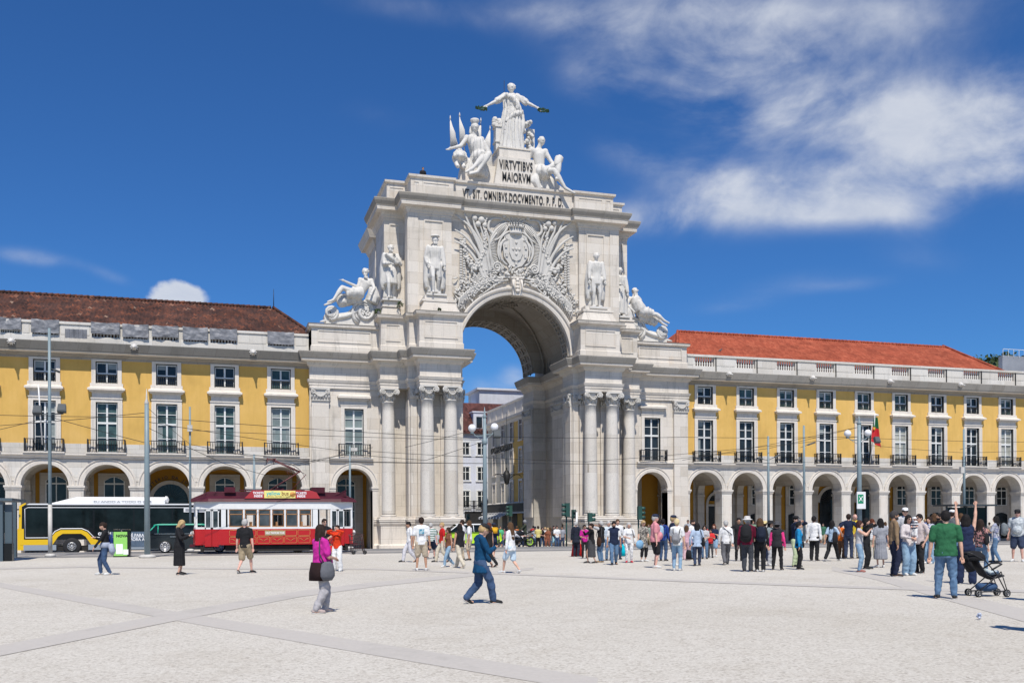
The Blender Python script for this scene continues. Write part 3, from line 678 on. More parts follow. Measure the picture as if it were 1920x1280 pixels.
for sgn in (-1, 1):
    X_ = lambda h: CX+sgn*h
    # solid piers (column-free body)
    mb = MB()
    poly = [(X_(h), y) for h, y in WALL+[(10.2,82.2)]]; mb.prism_z(inset(poly, .006), -.62, 14.1)
    mb.box(*sorted((X_(10.2), X_(15.4))), 77.2, 82.2, -.62, 14.1)
    mb.prism_z(inset([(X_(h), y) for h, y in [(4.85,69.55),(4.85,68.15),(7.9,68.15),(7.9,69.55),(8.45,69.55),(8.45,70.45),(10.4,70.45),(10.4,71.84),(4.4,71.84),(4.4,69.55)]]), 11.515, 14.145)
    mb.build('pier', M_ST, AR)
    li = MB(); q_ = .02 if sgn > 0 else -.02       # passage walls between the fronts: dirtier stone plus shade put into the colour
    li.mould((rgt if sgn > 0 else mirror)([(4.4,82.15),(4.4,79.3),(5.5,79.3),(5.5,71.95),(5.0,71.95)]), [(.012,-.6),(.014,11.5)]); li.build('passage_shaded_lining', M_INN, AR, recalc=False)
    # pedestals and bases follow the same plan
    fr_ = HALF[4:14]+[(10.75, 71.72)]
    P = mirror(fr_) if sgn < 0 else rgt(fr_)
    mb = MB(); mb.mould(P, PED, ends=True); mb.prism_z(inset(P+[(X_(10.0), 75)]), -.62, 1.655) ; mb.mould(P, BASE); mb.build('pedestal_course', M_ST, AR)
    # inner pilasters behind the columns and on the returns
    mb = MB()
    def pil(h0, h1, Y0, Y1, z0=2.0, z1=10.62): mb.box(*sorted((X_(h0), X_(h1))), Y0, Y1, z0, z1)
    pil(4.95, 6.05, 69.62, 69.8); pil(6.72, 7.78, 69.62, 69.8); pil(8.3, 8.42, 69.95, 71.0); pil(9.2, 10.25, 71.68, 71.84); pil(4.28, 4.4, 69.9, 71.0); pil(4.28,4.4,79.6,81.9)
    pil(4.45, 4.86, 69.66, 69.8); pil(7.85, 8.28, 69.66, 69.8); pil(5.38, 5.5, 74.0, 77.2)
    mb.build('pilasters', M_ST, AR)
    # free columns
    for (h, y) in ((5.5, 68.70), (7.25, 68.70), (9.72, 71.02)):
        c = MB(); x = X_(h)
        c.box(x-.66, x+.66, y-.66, y+.66, 1.66, 1.86); c.lathe([(.64,1.86),(.68,1.93),(.64,2.0),(.57,2.02),(.55,2.06),(.60,2.11),(.56,2.16),(.52,2.18)], (x, y, 0), 28)
        pr = [(.52,2.18)]+[(.51-.085*(k/12)**2.0, 2.3+(10.45-2.3)*k/12) for k in range(13)]+[(.47,10.47),(.47,10.54),(.43,10.58)]
        s_ = MB(); s_.lathe(pr, (x, y, 0), 36)
        col = s_.build('column', M_COL, AR); c.build('column_base', M_ST2, col)
        k_ = MB(); capital(k_, x, y, 10.56, .43) if 'capital' in globals() else None
        if k_.f: k_.build('capital', M_CAR, col)
def capital(mb, x, y, z, r, z1=11.51, flat=None):
    h = z1-z
    mb.lathe([(r, z), (r+.02, z+.1), (r+.03, z+h*.5), (r+.16, z+h*.82), (r+.17, z+h*.84)], (x, y, 0), 16)
    w = r+.22; mb.box(x-w, x+w, y-w, y+w, z1-.12, z1)
    for k in range(8):                                          # leaves in two rows
        for (zz, hh, ro, off) in ((z, h*.38, .13, 0), (z+h*.18, h*.46, .15, .5)):
            a = 2*math.pi*(k+off)/8; ca, sa = math.cos(a), math.sin(a)
            mb.tube([(x+(r+.02)*ca, y+(r+.02)*sa, zz+.02), (x+(r+.07)*ca, y+(r+.07)*sa, zz+hh*.7), (x+(r+ro)*ca, y+(r+ro)*sa, zz+hh), (x+(r+ro+.05)*ca, y+(r+ro+.05)*sa, zz+hh*.86)], [.10, .11, .08, .03], 6, flat=.45, up=(ca, sa, 0))
    for sx in (-1, 1):
        for sy in (-1, 1):                                      # angle volutes
            c = (x+sx*(w-.06), y+sy*(w-.06), z1-.30); d = Vector((sx, sy, 0)).normalized(); q = Vector((-d.y, d.x, 0))
            pts = []
            for i in range(15):
                t = i/14; a = -math.pi*.5+t*3.4*math.pi; rr = .19*(1-t*.80)
                pts.append(Vector(c)+d*(rr*math.cos(a))+Vector((0,0,rr*math.sin(a)+.02)))
            mb.tube(pts, [.055]*8+[.05]*7, 6)
            mb.ball(c, .07, .07, .07, 6, 5)
    for sy in (-1, 1):                                          # volutes as seen from the front, garland between
        for sx in (-1, 1):
            pts = []
            for i in range(15):
                t = i/14; a = math.pi*.5-sx*t*3.4*math.pi; rr = .18*(1-t*.82)
                pts.append((x+sx*(w-.22)+rr*math.cos(a), y+sy*(w-.02), z1-.30+rr*math.sin(a)))
            mb.tube(pts, .045, 6)
        for i in range(9):
            t = i/8-.5; mb.ball((x+t*.62, y+sy*(w-.03), z1-.36-.26*(1-4*t*t)), .06, .06, .06, 6, 4)
for col in [o for o in AR.children if o.name.startswith('column')]:
    b = col.data; xs_ = [v.co.x for v in b.vertices]; ys_ = [v.co.y for v in b.vertices]
    x = (min(xs_)+max(xs_))/2+CX; y = (min(ys_)+max(ys_))/2+76
    k_ = MB(); capital(k_, x, y, 10.56, .43); k_.build('capital', M_CAR, col)
def pcap(mb, xa, xb, Y0, Y1):
    "flat composite capital on a pilaster facing the square"
    z, z1 = 10.62, 11.51; mb.box(xa-.08, xb+.08, Y0-.16, Y1, z1-.12, z1); mb.box(xa, xb, Y0-.05, Y1, z, z1-.12); mb.box(xa-.03, xb+.03, Y0-.08, Y1, z-.06, z+.02)
    for sx, xx in ((-1, xa+.12), (1, xb-.12)):
        pts = [(xx+(.19*(1-i/14*.8))*math.cos(math.pi*.5-sx*i/14*3.4*math.pi), Y0-.14, z1-.30+(.19*(1-i/14*.8))*math.sin(math.pi*.5-sx*i/14*3.4*math.pi)) for i in range(15)]
        mb.tube(pts, .045, 6)
    n = max(3, int((xb-xa)/.2))
    for i in range(n+1):
        t = i/n; x = xa+(xb-xa)*t
        mb.tube([(x, Y0-.06, z+.02), (x, Y0-.10, z+.26), (x, Y0-.18, z+.34)], [.08, .09, .03], 5, flat=.5, up=(0,1,0))
    for i in range(13):
        t = i/12-.5; mb.ball(((xa+xb)/2+t*(xb-xa)*.7, Y0-.13, z1-.36-.28*(1-4*t*t)), .065, .065, .065, 6, 4)
def one_cap(xa, xb, Y0, Y1, M=None):
    m_ = MB(); m_.M = M; pcap(m_, xa, xb, Y0, Y1); m_.build('pilaster_capital', M_CAR, AR)
for sgn in (-1, 1):
    for (h0, h1, Y0) in ((4.98,6.02,69.62),(6.75,7.75,69.62),(9.25,10.2,71.68),(14.02,15.26,71.58),(4.46,4.84,69.66),(7.88,8.26,69.66)):
        a, b = sorted((CX+sgn*h0, CX+sgn*h1)); one_cap(a, b, Y0, Y0+.2)
    Mt = Matrix.Translation((CX+sgn*4.28, 0, 0)) @ Matrix.Rotation(R(-90*sgn), 4, 'Z')
    for (y0, y1) in ((69.9, 71.0), (79.6, 81.9)):
        if sgn > 0: one_cap(-y1, -y0, 0, .12, Mt)
        else: one_cap(y0, y1, 0, .12, Mt)
    if sgn > 0: one_cap(-77.2, -74.0, 0, .12, Matrix.Translation((CX+5.38, 0, 0)) @ Matrix.Rotation(R(-90), 4, 'Z'))
    # side bay: arcade below, window above
    xa, xb = sorted((CX+sgn*10.2, CX+sgn*15.4)); c = CX+sgn*12.15
    mb = MB(); arch_plate(mb, xa, xb, -.62, 6.05, c, 1.36, 4.28, 71.85, 1.2)
    wall_grid(mb, xa, xb, 6.05, 14.1, 71.85, [(c-.71, c+.71, 6.55, 10.06)], 0, .3)
    mb.box(xa, xb, 72.5, 77.2, 6.0, 14.1)
    mb.box(*sorted((CX+sgn*14.02, CX+sgn*15.26)), 71.60, 71.85, .1, 10.62); mb.box(*sorted((CX+sgn*13.95, CX+sgn*15.33)), 71.55, 71.85, -.62, .1)
    mb.build('side_bay', M_ST, AR)
    mb = MB(); arch_ring(mb, c, 4.28, 0, 0, 0, 0, 0, prof=[(1.358,71.85),(1.358,71.80),(1.56,71.78),(1.58,71.82),(1.66,71.82),(1.72,71.76),(1.78,71.76),(1.78,71.85)])
    for s2 in (-1, 1):
        a, b = sorted((c+s2*1.36, c+s2*1.80)); mb.box(a-.08, b, 71.74, 72.9, 4.14, 4.28); mb.box(a-.04, b, 71.79, 72.9, 3.98, 4.14)
        mb.box(a, b, 71.82, 72.9, -.62, 3.98)
    x0_, x1_ = sorted((CX+sgn*10.75, CX+sgn*13.98)); mb.mould([(x0_, 71.84), (x1_, 71.84)], [(0,6.02),(.05,6.08),(.12,6.14),(.14,6.22),(.22,6.28),(.28,6.34),(.28,6.44),(0,6.48)])
    mb.build('side_arch_moulding', M_ST2, AR)
    g = MB(); g.box(xa, xb, 77.0, 77.3, -.62, 6.0); g.build('gallery_wall', M_OCH, AR)
    g = MB(); g.box(xa, xb, 73.0, 77.2, 5.75, 5.98); g.box(c-1.35, c+1.35, 76.9, 77.0, -.6, 5.4)
    for p in (xa, xb): g.box(p-.3, p+.3, 73.05, 74.0, -.4, 5.8); g.box(p-.3, p+.3, 76.3, 77.0, -.4, 5.8)
    g.build('gallery_pilasters', M_GAL, AR)
    back_opening(AR, c, 76.88, 'W' if sgn < 0 else 'B', M_FR, M_GL[0])
    o = MB(); w = .71; Y = 71.85
    for s2 in (-1, 1): o.box(*sorted((c+s2*w, c+s2*(w+.27))), Y-.085, Y+.1, 6.5, 10.06)
    o.box(c-w-.27, c+w+.27, Y-.087, Y+.1, 10.06, 10.3); o.box(c-w-.3, c+w+.3, Y-.12, Y, 10.3, 10.36); o.box(c-w-.24, c+w+.24, Y-.07, Y, 10.36, 10.7)
    o.box(c-w-.36, c+w+.36, Y-.26, Y, 10.7, 10.82); o.box(c-w-.5, c+w+.5, Y-.42, Y, 10.82, 10.95); o.frus(c-w-.52, c+w+.52, Y-.43, Y+.43, 10.95, 11.1, .2, .2)
    wo_ = o.build('window', M_ST2, AR); sash_window(wo_, c, 6.55, 10.03, 1.36, Y+.17, 2, M_GL[2 if sgn < 0 else 0], M_FR, 8.62)
    rv = MB(); rv.box(c-w, c-w+.05, Y+.1, Y+.26, 6.55, 10.06); rv.box(c+w-.05, c+w, Y+.1, Y+.26, 6.55, 10.06); rv.box(c-w, c+w, Y+.1, Y+.26, 10.0, 10.06); rv.build('window_reveal', M_FRD, wo_)
    railing(wo_, c, 2.35, Y, 6.56, 7.42, .40, 14)
    # side parapet pedestal with sunk panel, carrying the river god
    P = [(CX+sgn*h, y) for h, y in [(10.2,71.72),(15.25,71.72),(15.25,74.2)]]
    P = P if sgn > 0 else P[::-1]
    mb = MB(); mb.mould(P, [(.05,14.1),(.05,14.62),(0,14.68),(0,15.90),(.06,15.96),(.2,16.02),(.22,16.2),(.26,16.24),(0,16.30)], mats=[0,0,0,0,0,0,1,1])
    mb.box(*sorted((CX+sgn*10.2, CX+sgn*15.25)), 71.725, 75, 14.1, 16.29)
    for (a, b, c_, d) in ((10.9,14.8,14.9,14.97),(10.9,14.8,15.72,15.79),(10.9,10.97,14.97,15.72),(14.73,14.8,14.97,15.72)): mb.box(*sorted((CX+sgn*a, CX+sgn*b)), 71.67, 71.73, c_, d)
    mb.build('side_pedestal', [M_ST, M_LICH2], AR)
    # attic pedestals over the columns
    AP = [(4.62,70.3),(4.62,68.45),(7.85,68.45),(7.85,69.5),(8.40,69.5),(8.40,70.6),(10.3,70.6),(10.3,72.0)]
    P = rgt(AP) if sgn > 0 else mirror(AP)
    mb = MB(); mb.mould(P, PEDA, mats=[0,0,0,0,0,0,0,1,1], ends=True)
    mb.prism_z(inset([(CX+sgn*h, y) for h, y in AP+[(4.62,72.0)]]), 14.1, 16.975)
    for (h0, h1, Y_) in ((5.0,7.5,68.45),(8.85,9.95,70.6)):
        z0, z1, t = 15.0, 16.25, .07
        for (a, b, c_, d) in ((h0,h1,z0,z0+t),(h0,h1,z1-t,z1),(h0,h0+t,z0+t,z1-t),(h1-t,h1,z0+t,z1-t)): mb.box(*sorted((CX+sgn*a, CX+sgn*b)), Y_-.05, Y_+.01, c_, d)
    mb.frus(*sorted((CX+sgn*4.75, CX+sgn*7.75)), 68.7, 70.1, 16.97, 17.75, .35, .22); mb.box(*sorted((CX+sgn*5.0, CX+sgn*7.55)), 68.85, 70.0, 17.75, 17.9); mb.box(*sorted((CX+sgn*5.22, CX+sgn*7.35)), 68.98, 70.0, 17.9, 18.2)
    mb.frus(*sorted((CX+sgn*8.75, CX+sgn*10.25)), 70.75, 71.8, 16.97, 17.6, .15, .15); mb.box(*sorted((CX+sgn*8.8, CX+sgn*10.15)), 70.80, 71.8, 17.6, 17.75); mb.box(*sorted((CX+sgn*8.95, CX+sgn*10.0)), 70.9, 71.7, 17.75, 18.05)
    mb.build('attic_pedestal', [M_ST, M_LICH2], AR)
# attic mass, arch face, vault
mb = MB(); Rz, Rr = 14.52, 4.42
arch_plate(mb, CX-5.09, CX+5.09, 14.1, 24.8, CX, Rr, Rz, 70.25, 1.6, 0, 48, 1)
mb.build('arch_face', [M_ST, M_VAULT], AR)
mb = MB()
for sgn in (-1, 1):
    mb.prism_z([(CX+sgn*h, y) for h, y in [(5.09,69.92),(8.36,69.92),(8.36,71.6),(9.88,71.6),(9.88,75.5),(9.0,75.5),(9.0,78.6),(9.45,78.6),(9.45,82.2),(5.5,82.2),(5.5,71.85),(5.09,71.85)]], 14.1, 24.8)
mb.box(CX-5.5, CX+5.5, 70.26, 82.2, 20.4, 24.8)
mb.build('attic_wall', M_ST, AR)
# recessed panels with frames behind the statues, pilaster joints
def fr_panel(mb, x0, x1, z0, z1, Y, t=.09, d=.08):
    mb.box(x0, x1, Y-d, Y, z1-t, z1); mb.box(x0, x1, Y-d, Y, z0, z0+t); mb.box(x0, x0+t, Y-d, Y, z0+t, z1-t); mb.box(x1-t, x1, Y-d, Y, z0+t, z1-t)
for sgn in (-1, 1):
    mb = MB(); a, b = sorted((CX+sgn*5.7, CX+sgn*7.2)); fr_panel(mb, a, b, 18.0, 24.0, 69.92); mb.build('panel_frame', M_ST, AR)
    mb = MB(); a, b = sorted((CX+sgn*8.75, CX+sgn*9.5)); fr_panel(mb, a, b, 18.0, 24.0, 71.6); mb.build('panel_frame', M_ST, AR)
    mb = MB(); a, b = sorted((CX+sgn*7.65, CX+sgn*8.40)); mb.box(a, b, 69.84, 69.92, 16.9, 24.78); mb.box(*sorted((CX+sgn*8.30, CX+sgn*8.44)), 69.92, 70.8, 16.9, 24.78); mb.build('attic_pilaster', M_ST, AR)
mb = MB()
arch_ring(mb, CX, Rz, 0, 0, 0, 0, 0, 56, prof=[(Rr-.004,70.6),(Rr-.004,70.10),(Rr+.16,70.06),(Rr+.17,70.12),(Rr+.36,70.12),(Rr+.38,70.0),(Rr+.5,69.96),(Rr+.58,69.98),(Rr+.60,70.26)])
mb.prism([(CX-.36,18.82),(CX+.36,18.82),(CX+.46,20.15),(CX-.46,20.15)], 69.72, 70.3)
mb.box(CX-.5, CX+.5, 69.66, 70.3, 20.1, 20.22)
for k in range(4): mb.ball((CX, 69.70, 19.15+k*.27), .20-.02*k, .14, .16, 8, 6)
for sx in (-1, 1): mb.tube([(CX+sx*.28, 69.70, 20.0), (CX+sx*.36, 69.6, 19.6), (CX+sx*.22, 69.55, 19.1)], [.08,.09,.04], 6)
mb.build('archivolt', M_ST2, AR)
# vault: coffered ribs front and rear, wider plain vault between, side lunettes
mb = MB(); n = 36
def barrel(r, z, y0, y1, mat=0, n=36):
    vs = [(CX-r*math.cos(math.pi*i/n), yy, z+r*math.sin(math.pi*i/n)) for yy in (y0, y1) for i in range(n+1)]
    mb.add(vs, [(i, i+1, i+2+n, i+1+n) for i in range(n)], mat, True)
barrel(5.45, 14.3, 71.85, 79.35); barrel(Rr, Rz, 79.3, 82.2); barrel(Rr, Rz, 70.3, 71.9)
for yy in (71.86, 79.3):
    arch_ring(mb, CX, Rz, Rr, 5.6, yy-.02, yy+.02)
for (y0, y1) in ((70.5, 71.8), (79.4, 82.1)):                   # coffers as raised grid
    for y in (y0+.08, y1-.08, (y0+y1)/2): arch_ring(mb, CX, Rz, Rr-.10, Rr+.02, y-.07, y+.07, 0, 40)
    for k in range(19):
        a = math.pi*(k+.5)/19; d = Matrix.Translation((CX, 0, Rz)) @ Matrix.Rotation(math.pi-a-math.pi/2, 4, 'Y').inverted()
        mb.M = Matrix.Translation((CX, 0, Rz)) @ Matrix.Rotation(-(a-math.pi/2)*-1, 4, 'Y'); mb.box(-.08, .08, y0, y1, Rr-.10, Rr+.02); 
        mb.M = mb.M @ Matrix.Rotation(math.pi/38, 4, 'Y'); mb.ball((0, (y0*.75+y1*.25), Rr-.04), .13, .16, .06, 6, 4); mb.ball((0, (y0*.25+y1*.75), Rr-.04), .13, .16, .06, 6, 4)
        mb.M = None
for sgn in (-1, 1):                                            # lunette ribs and pendentive creases in the middle bay
    mb.M = Matrix.Translation((CX+sgn*5.42, 75.6, 14.15)) @ Matrix.Rotation(R(90), 4, 'Z')
    arch_ring(mb, 0, 0, 2.3, 2.9, -.14, .14, 0, 24); mb.M = None
    for s2 in (-1, 1):
        pts = [(CX+sgn*5.35*math.cos(a*math.pi/2), 75.6+s2*3.6*math.cos(a*math.pi/2)**1.0, 14.3+5.36*math.sin(a*math.pi/2)) for a in [i/14 for i in range(15)]]
        mb.tube(pts, .10, 6)
for k in range(90):                                           # carved wreath at the crown
    a = 2*math.pi*k/30; r = .95+.22*(k//30); mb.ball((CX+r*math.cos(a)*1.2, 75.6+r*math.sin(a), 19.62-.15*(k % 3)), .16, .13, .10, 5, 4)
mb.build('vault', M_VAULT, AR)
# attic cornice and parapet
AC = [(9.88,76.0),(9.88,71.6),(8.36,71.6),(8.36,69.92),(5.09,69.92),(5.09,70.26)]
P = [(CX-h, y) for h, y in AC]+[(CX+h, y) for h, y in AC[::-1]]
mb = MB(); mb.mould(P, [(0,24.30),(.05,24.34),(.05,24.46),(.12,24.52),(.16,24.68),(.22,24.74),(.24,24.82),(.60,24.88),(.62,25.16),(.68,25.20),(.82,25.46),(.86,25.62),(.84,25.68),(-.3,25.80)], mats=[0]*9+[1]*4)
for sgn in (-1, 1):
    a, b = sorted((CX+sgn*8.0, CX+sgn*9.5)); mb.frus(a, b, 78.5, 82.3, 24.3, 24.8, -.2, -.2); mb.frus(a-.5, b+.5, 78.0, 82.8, 24.8, 25.5, -.25, -.25)
mb.box(CX-9.4, CX+9.4, 76, 82.2, 24.7, 25.6)
mb.build('attic_cornice', [M_ST, M_LICH2], AR)
AP2 = [(9.6,81.8),(9.6,71.95),(8.1,71.95),(8.1,70.22),(4.85,70.22),(4.85,70.5)]
P = [(CX-h, y) for h, y in AP2]+[(CX+h, y) for h, y in AP2[::-1]]
mb = MB(); mb.mould(P, [(0,25.7),(0,27.12),(.05,27.16),(.16,27.22),(.18,27.38),(-.2,27.44)]); mb.prism_z(inset(P), 25.7, 27.43)
for sgn in (-1, 1):
    for (h0, h1, Y_) in ((5.15,7.2,70.22),(7.45,7.9,70.22),(8.3,9.4,71.95)):
        a, b = sorted((CX+sgn*h0, CX+sgn*h1)); z0, z1, t = 26.05, 26.9, .06
        for q in ((a,b,z0,z0+t),(a,b,z1-t,z1),(a,a+t,z0+t,z1-t),(b-t,b,z0+t,z1-t)): mb.box(q[0], q[1], Y_-.04, Y_+.01, q[2], q[3])
mb.build('parapet', M_ST, AR)
# pedestal of the crowning group
mb = MB()
xl, xr = Xa(936, 71), Xa(1000, 71)
mb.prism([(xl-.35,27.4),(xr+.55,27.4),(xr+.1,29.65),(xl+.0,29.65)], 70.75, 74)
mb.box(xl+.15, xr-.12, 71.0, 74, 29.65, 30.42); mb.box(xl+.08, xr-.05, 70.93, 74, 30.42, 30.52)
mb.prism([(Xa(862,71.3),27.4),(xl,27.4),(xl,29.0),(Xa(915,71.3),29.0),(Xa(868,71.3),28.25)], 71.2, 73.5)
mb.prism([(xr,27.4),(Xa(1066,71.3),27.4),(Xa(1062,71.3),27.75),(Xa(1030,71.3),28.7),(xr,29.2)], 71.2, 73.5)
mb.build('crowning_pedestal', M_ST2, AR)
def text(parent, body, size, mat, M, name='lettering', extrude=.02, sx=1.0, bold=0.0, align='CENTER', spacing=1.0):
    cu = bpy.data.curves.new('t', 'FONT'); cu.body = body; cu.size = size; cu.extrude = extrude; cu.align_x = align; cu.offset = bold; cu.space_character = spacing; cu.resolution_u = 3
    to = bpy.data.objects.new('t', cu); me = bpy.data.meshes.new_from_object(to); bpy.data.objects.remove(to)
    off = Vector((0,0,0)); p = parent
    while p is not None: off += p.location; p = p.parent
    me.transform(Matrix.Translation(-off) @ M @ Matrix.Diagonal((sx, 1, 1, 1))); me.name = name; me.materials.clear(); me.materials.append(mat)
    o = bpy.data.objects.new(name, me); COL.objects.link(o)
    if parent is not None: o.parent = parent
    return o
UP = Matrix.Rotation(R(90), 4, 'X')
M_LET = plain('dark_bronze_letters', (.03,.03,.03), .5)
text(AR, 'VT. SIT. OMNIBVS.DOCVMENTO. P. P. D.', .92, M_LET, Matrix.Translation((CX-.05, 70.46, 26.15)) @ UP, 'inscription', .03, .435, .012, spacing=1.13)
text(AR, 'VIRTVTIBVS', .98, M_LET, Matrix.Translation(((xl+xr)/2+.02, 70.72, 28.72)) @ UP, 'inscription', .03, .50, .012, spacing=1.08)
text(AR, 'MAIORVM', .98, M_LET, Matrix.Translation(((xl+xr)/2+.05, 70.72, 27.80)) @ UP, 'inscription', .03, .50, .012, spacing=1.08)
mb = MB(); mb.tube([(Xa(949,73), 73, 27), (Xa(949,73), 73, 36.6)], .022, 5); mb.build('lightning_rod', M_IRON, AR)
# ================================================================ figures
JOBS = []
def skin_job(o, mb, voxel, fold=0.0, extra=None, fz=(7, 7, 1.2), smooth=2):
    JOBS.append((o, mb, voxel, fold, extra, fz, smooth))
def flush_jobs():
    import numpy as np
    tmp = []
    for (o, mb, vx, fold, extra, fz, sm) in JOBS:
        me = bpy.data.meshes.new('t'); me.from_pydata(mb.v, [], mb.f); t = bpy.data.objects.new('t', me); COL.objects.link(t)
        m = t.modifiers.new('r', 'REMESH'); m.mode = 'VOXEL'; m.voxel_size = vx; m.use_smooth_shade = True
        if sm: s_ = t.modifiers.new('s', 'SMOOTH'); s_.factor = .5; s_.iterations = sm
        tmp.append(t)
    dg = bpy.context.evaluated_depsgraph_get()
    for t, (o, mb, vx, fold, extra, fz, sm) in zip(tmp, JOBS):
        me = bpy.data.meshes.new_from_object(t.evaluated_get(dg), depsgraph=dg)
        if fold and len(me.vertices):
            for v in me.vertices:
                c = v.co; q = noise.noise((c.x*fz[0], c.y*fz[1], c.z*fz[2]))+.5*noise.noise((c.x*fz[0]*2.1, c.y*fz[1]*2.1, c.z*fz[2]*2.3+9))
                pl = 0; nq = 1
                if fz[2] <= .8: pl = .55*math.sin(15*math.atan2(c.x, c.y)+5*noise.noise((c.x*.4, c.y*.4, c.z*.45))+c.x*1.5); nq = .45
                v.co += v.normal*fold*((1-2.2*abs(q))*nq+pl)
        if extra is not None and extra.f:
            bm = bmesh.new(); bm.from_mesh(me); m2 = bpy.data.meshes.new('e'); m2.from_pydata(extra.v, [], extra.f); bm.from_mesh(m2); bm.to_mesh(me); bm.free()
            bpy.data.meshes.remove(m2)
        for mt in o.data.materials: me.materials.append(mt)
        if me.polygons: me.polygons.foreach_set('use_smooth', [True]*len(me.polygons)); me.polygons.foreach_set('material_index', [0]*len(me.polygons))
        old = o.data; me.name = o.name; o.data = me; bpy.data.meshes.remove(old); od = t.data; bpy.data.objects.remove(t); bpy.data.meshes.remove(od)
    JOBS.clear()
def empty_mesh(name, mat, parent):
    me = bpy.data.meshes.new(name); me.materials.append(mat); o = bpy.data.objects.new(name, me); COL.objects.link(o); o.parent = parent; return o
def limb(mb, a, b, ra, rb, n=10, bulge=0.0, flat=1.0, up=None):
    a, b = Vector(a), Vector(b); k = 5
    pts = [a+(b-a)*i/k for i in range(k+1)]; rr = [ra+(rb-ra)*i/k+bulge*math.sin(math.pi*min(1, i/k*1.5)) for i in range(k+1)]
    mb.tube(pts, rr, n, 0, True, flat=flat if flat != 1 else None, up=up); mb.ball(a, rr[0], n=n, m=7); mb.ball(b, rr[-1], n=n, m=7)
def ik(a, t, l1, l2, pole):
    a, t, pole = Vector(a), Vector(t), Vector(pole); d = t-a; L = min(d.length, (l1+l2)*.998); d = d.normalized(); t = a+d*L
    x = (l1*l1-l2*l2+L*L)/(2*L); h = math.sqrt(max(l1*l1-x*x, 0)); p = pole-d*pole.dot(d); p.normalize(); return a+d*x+p*h, t
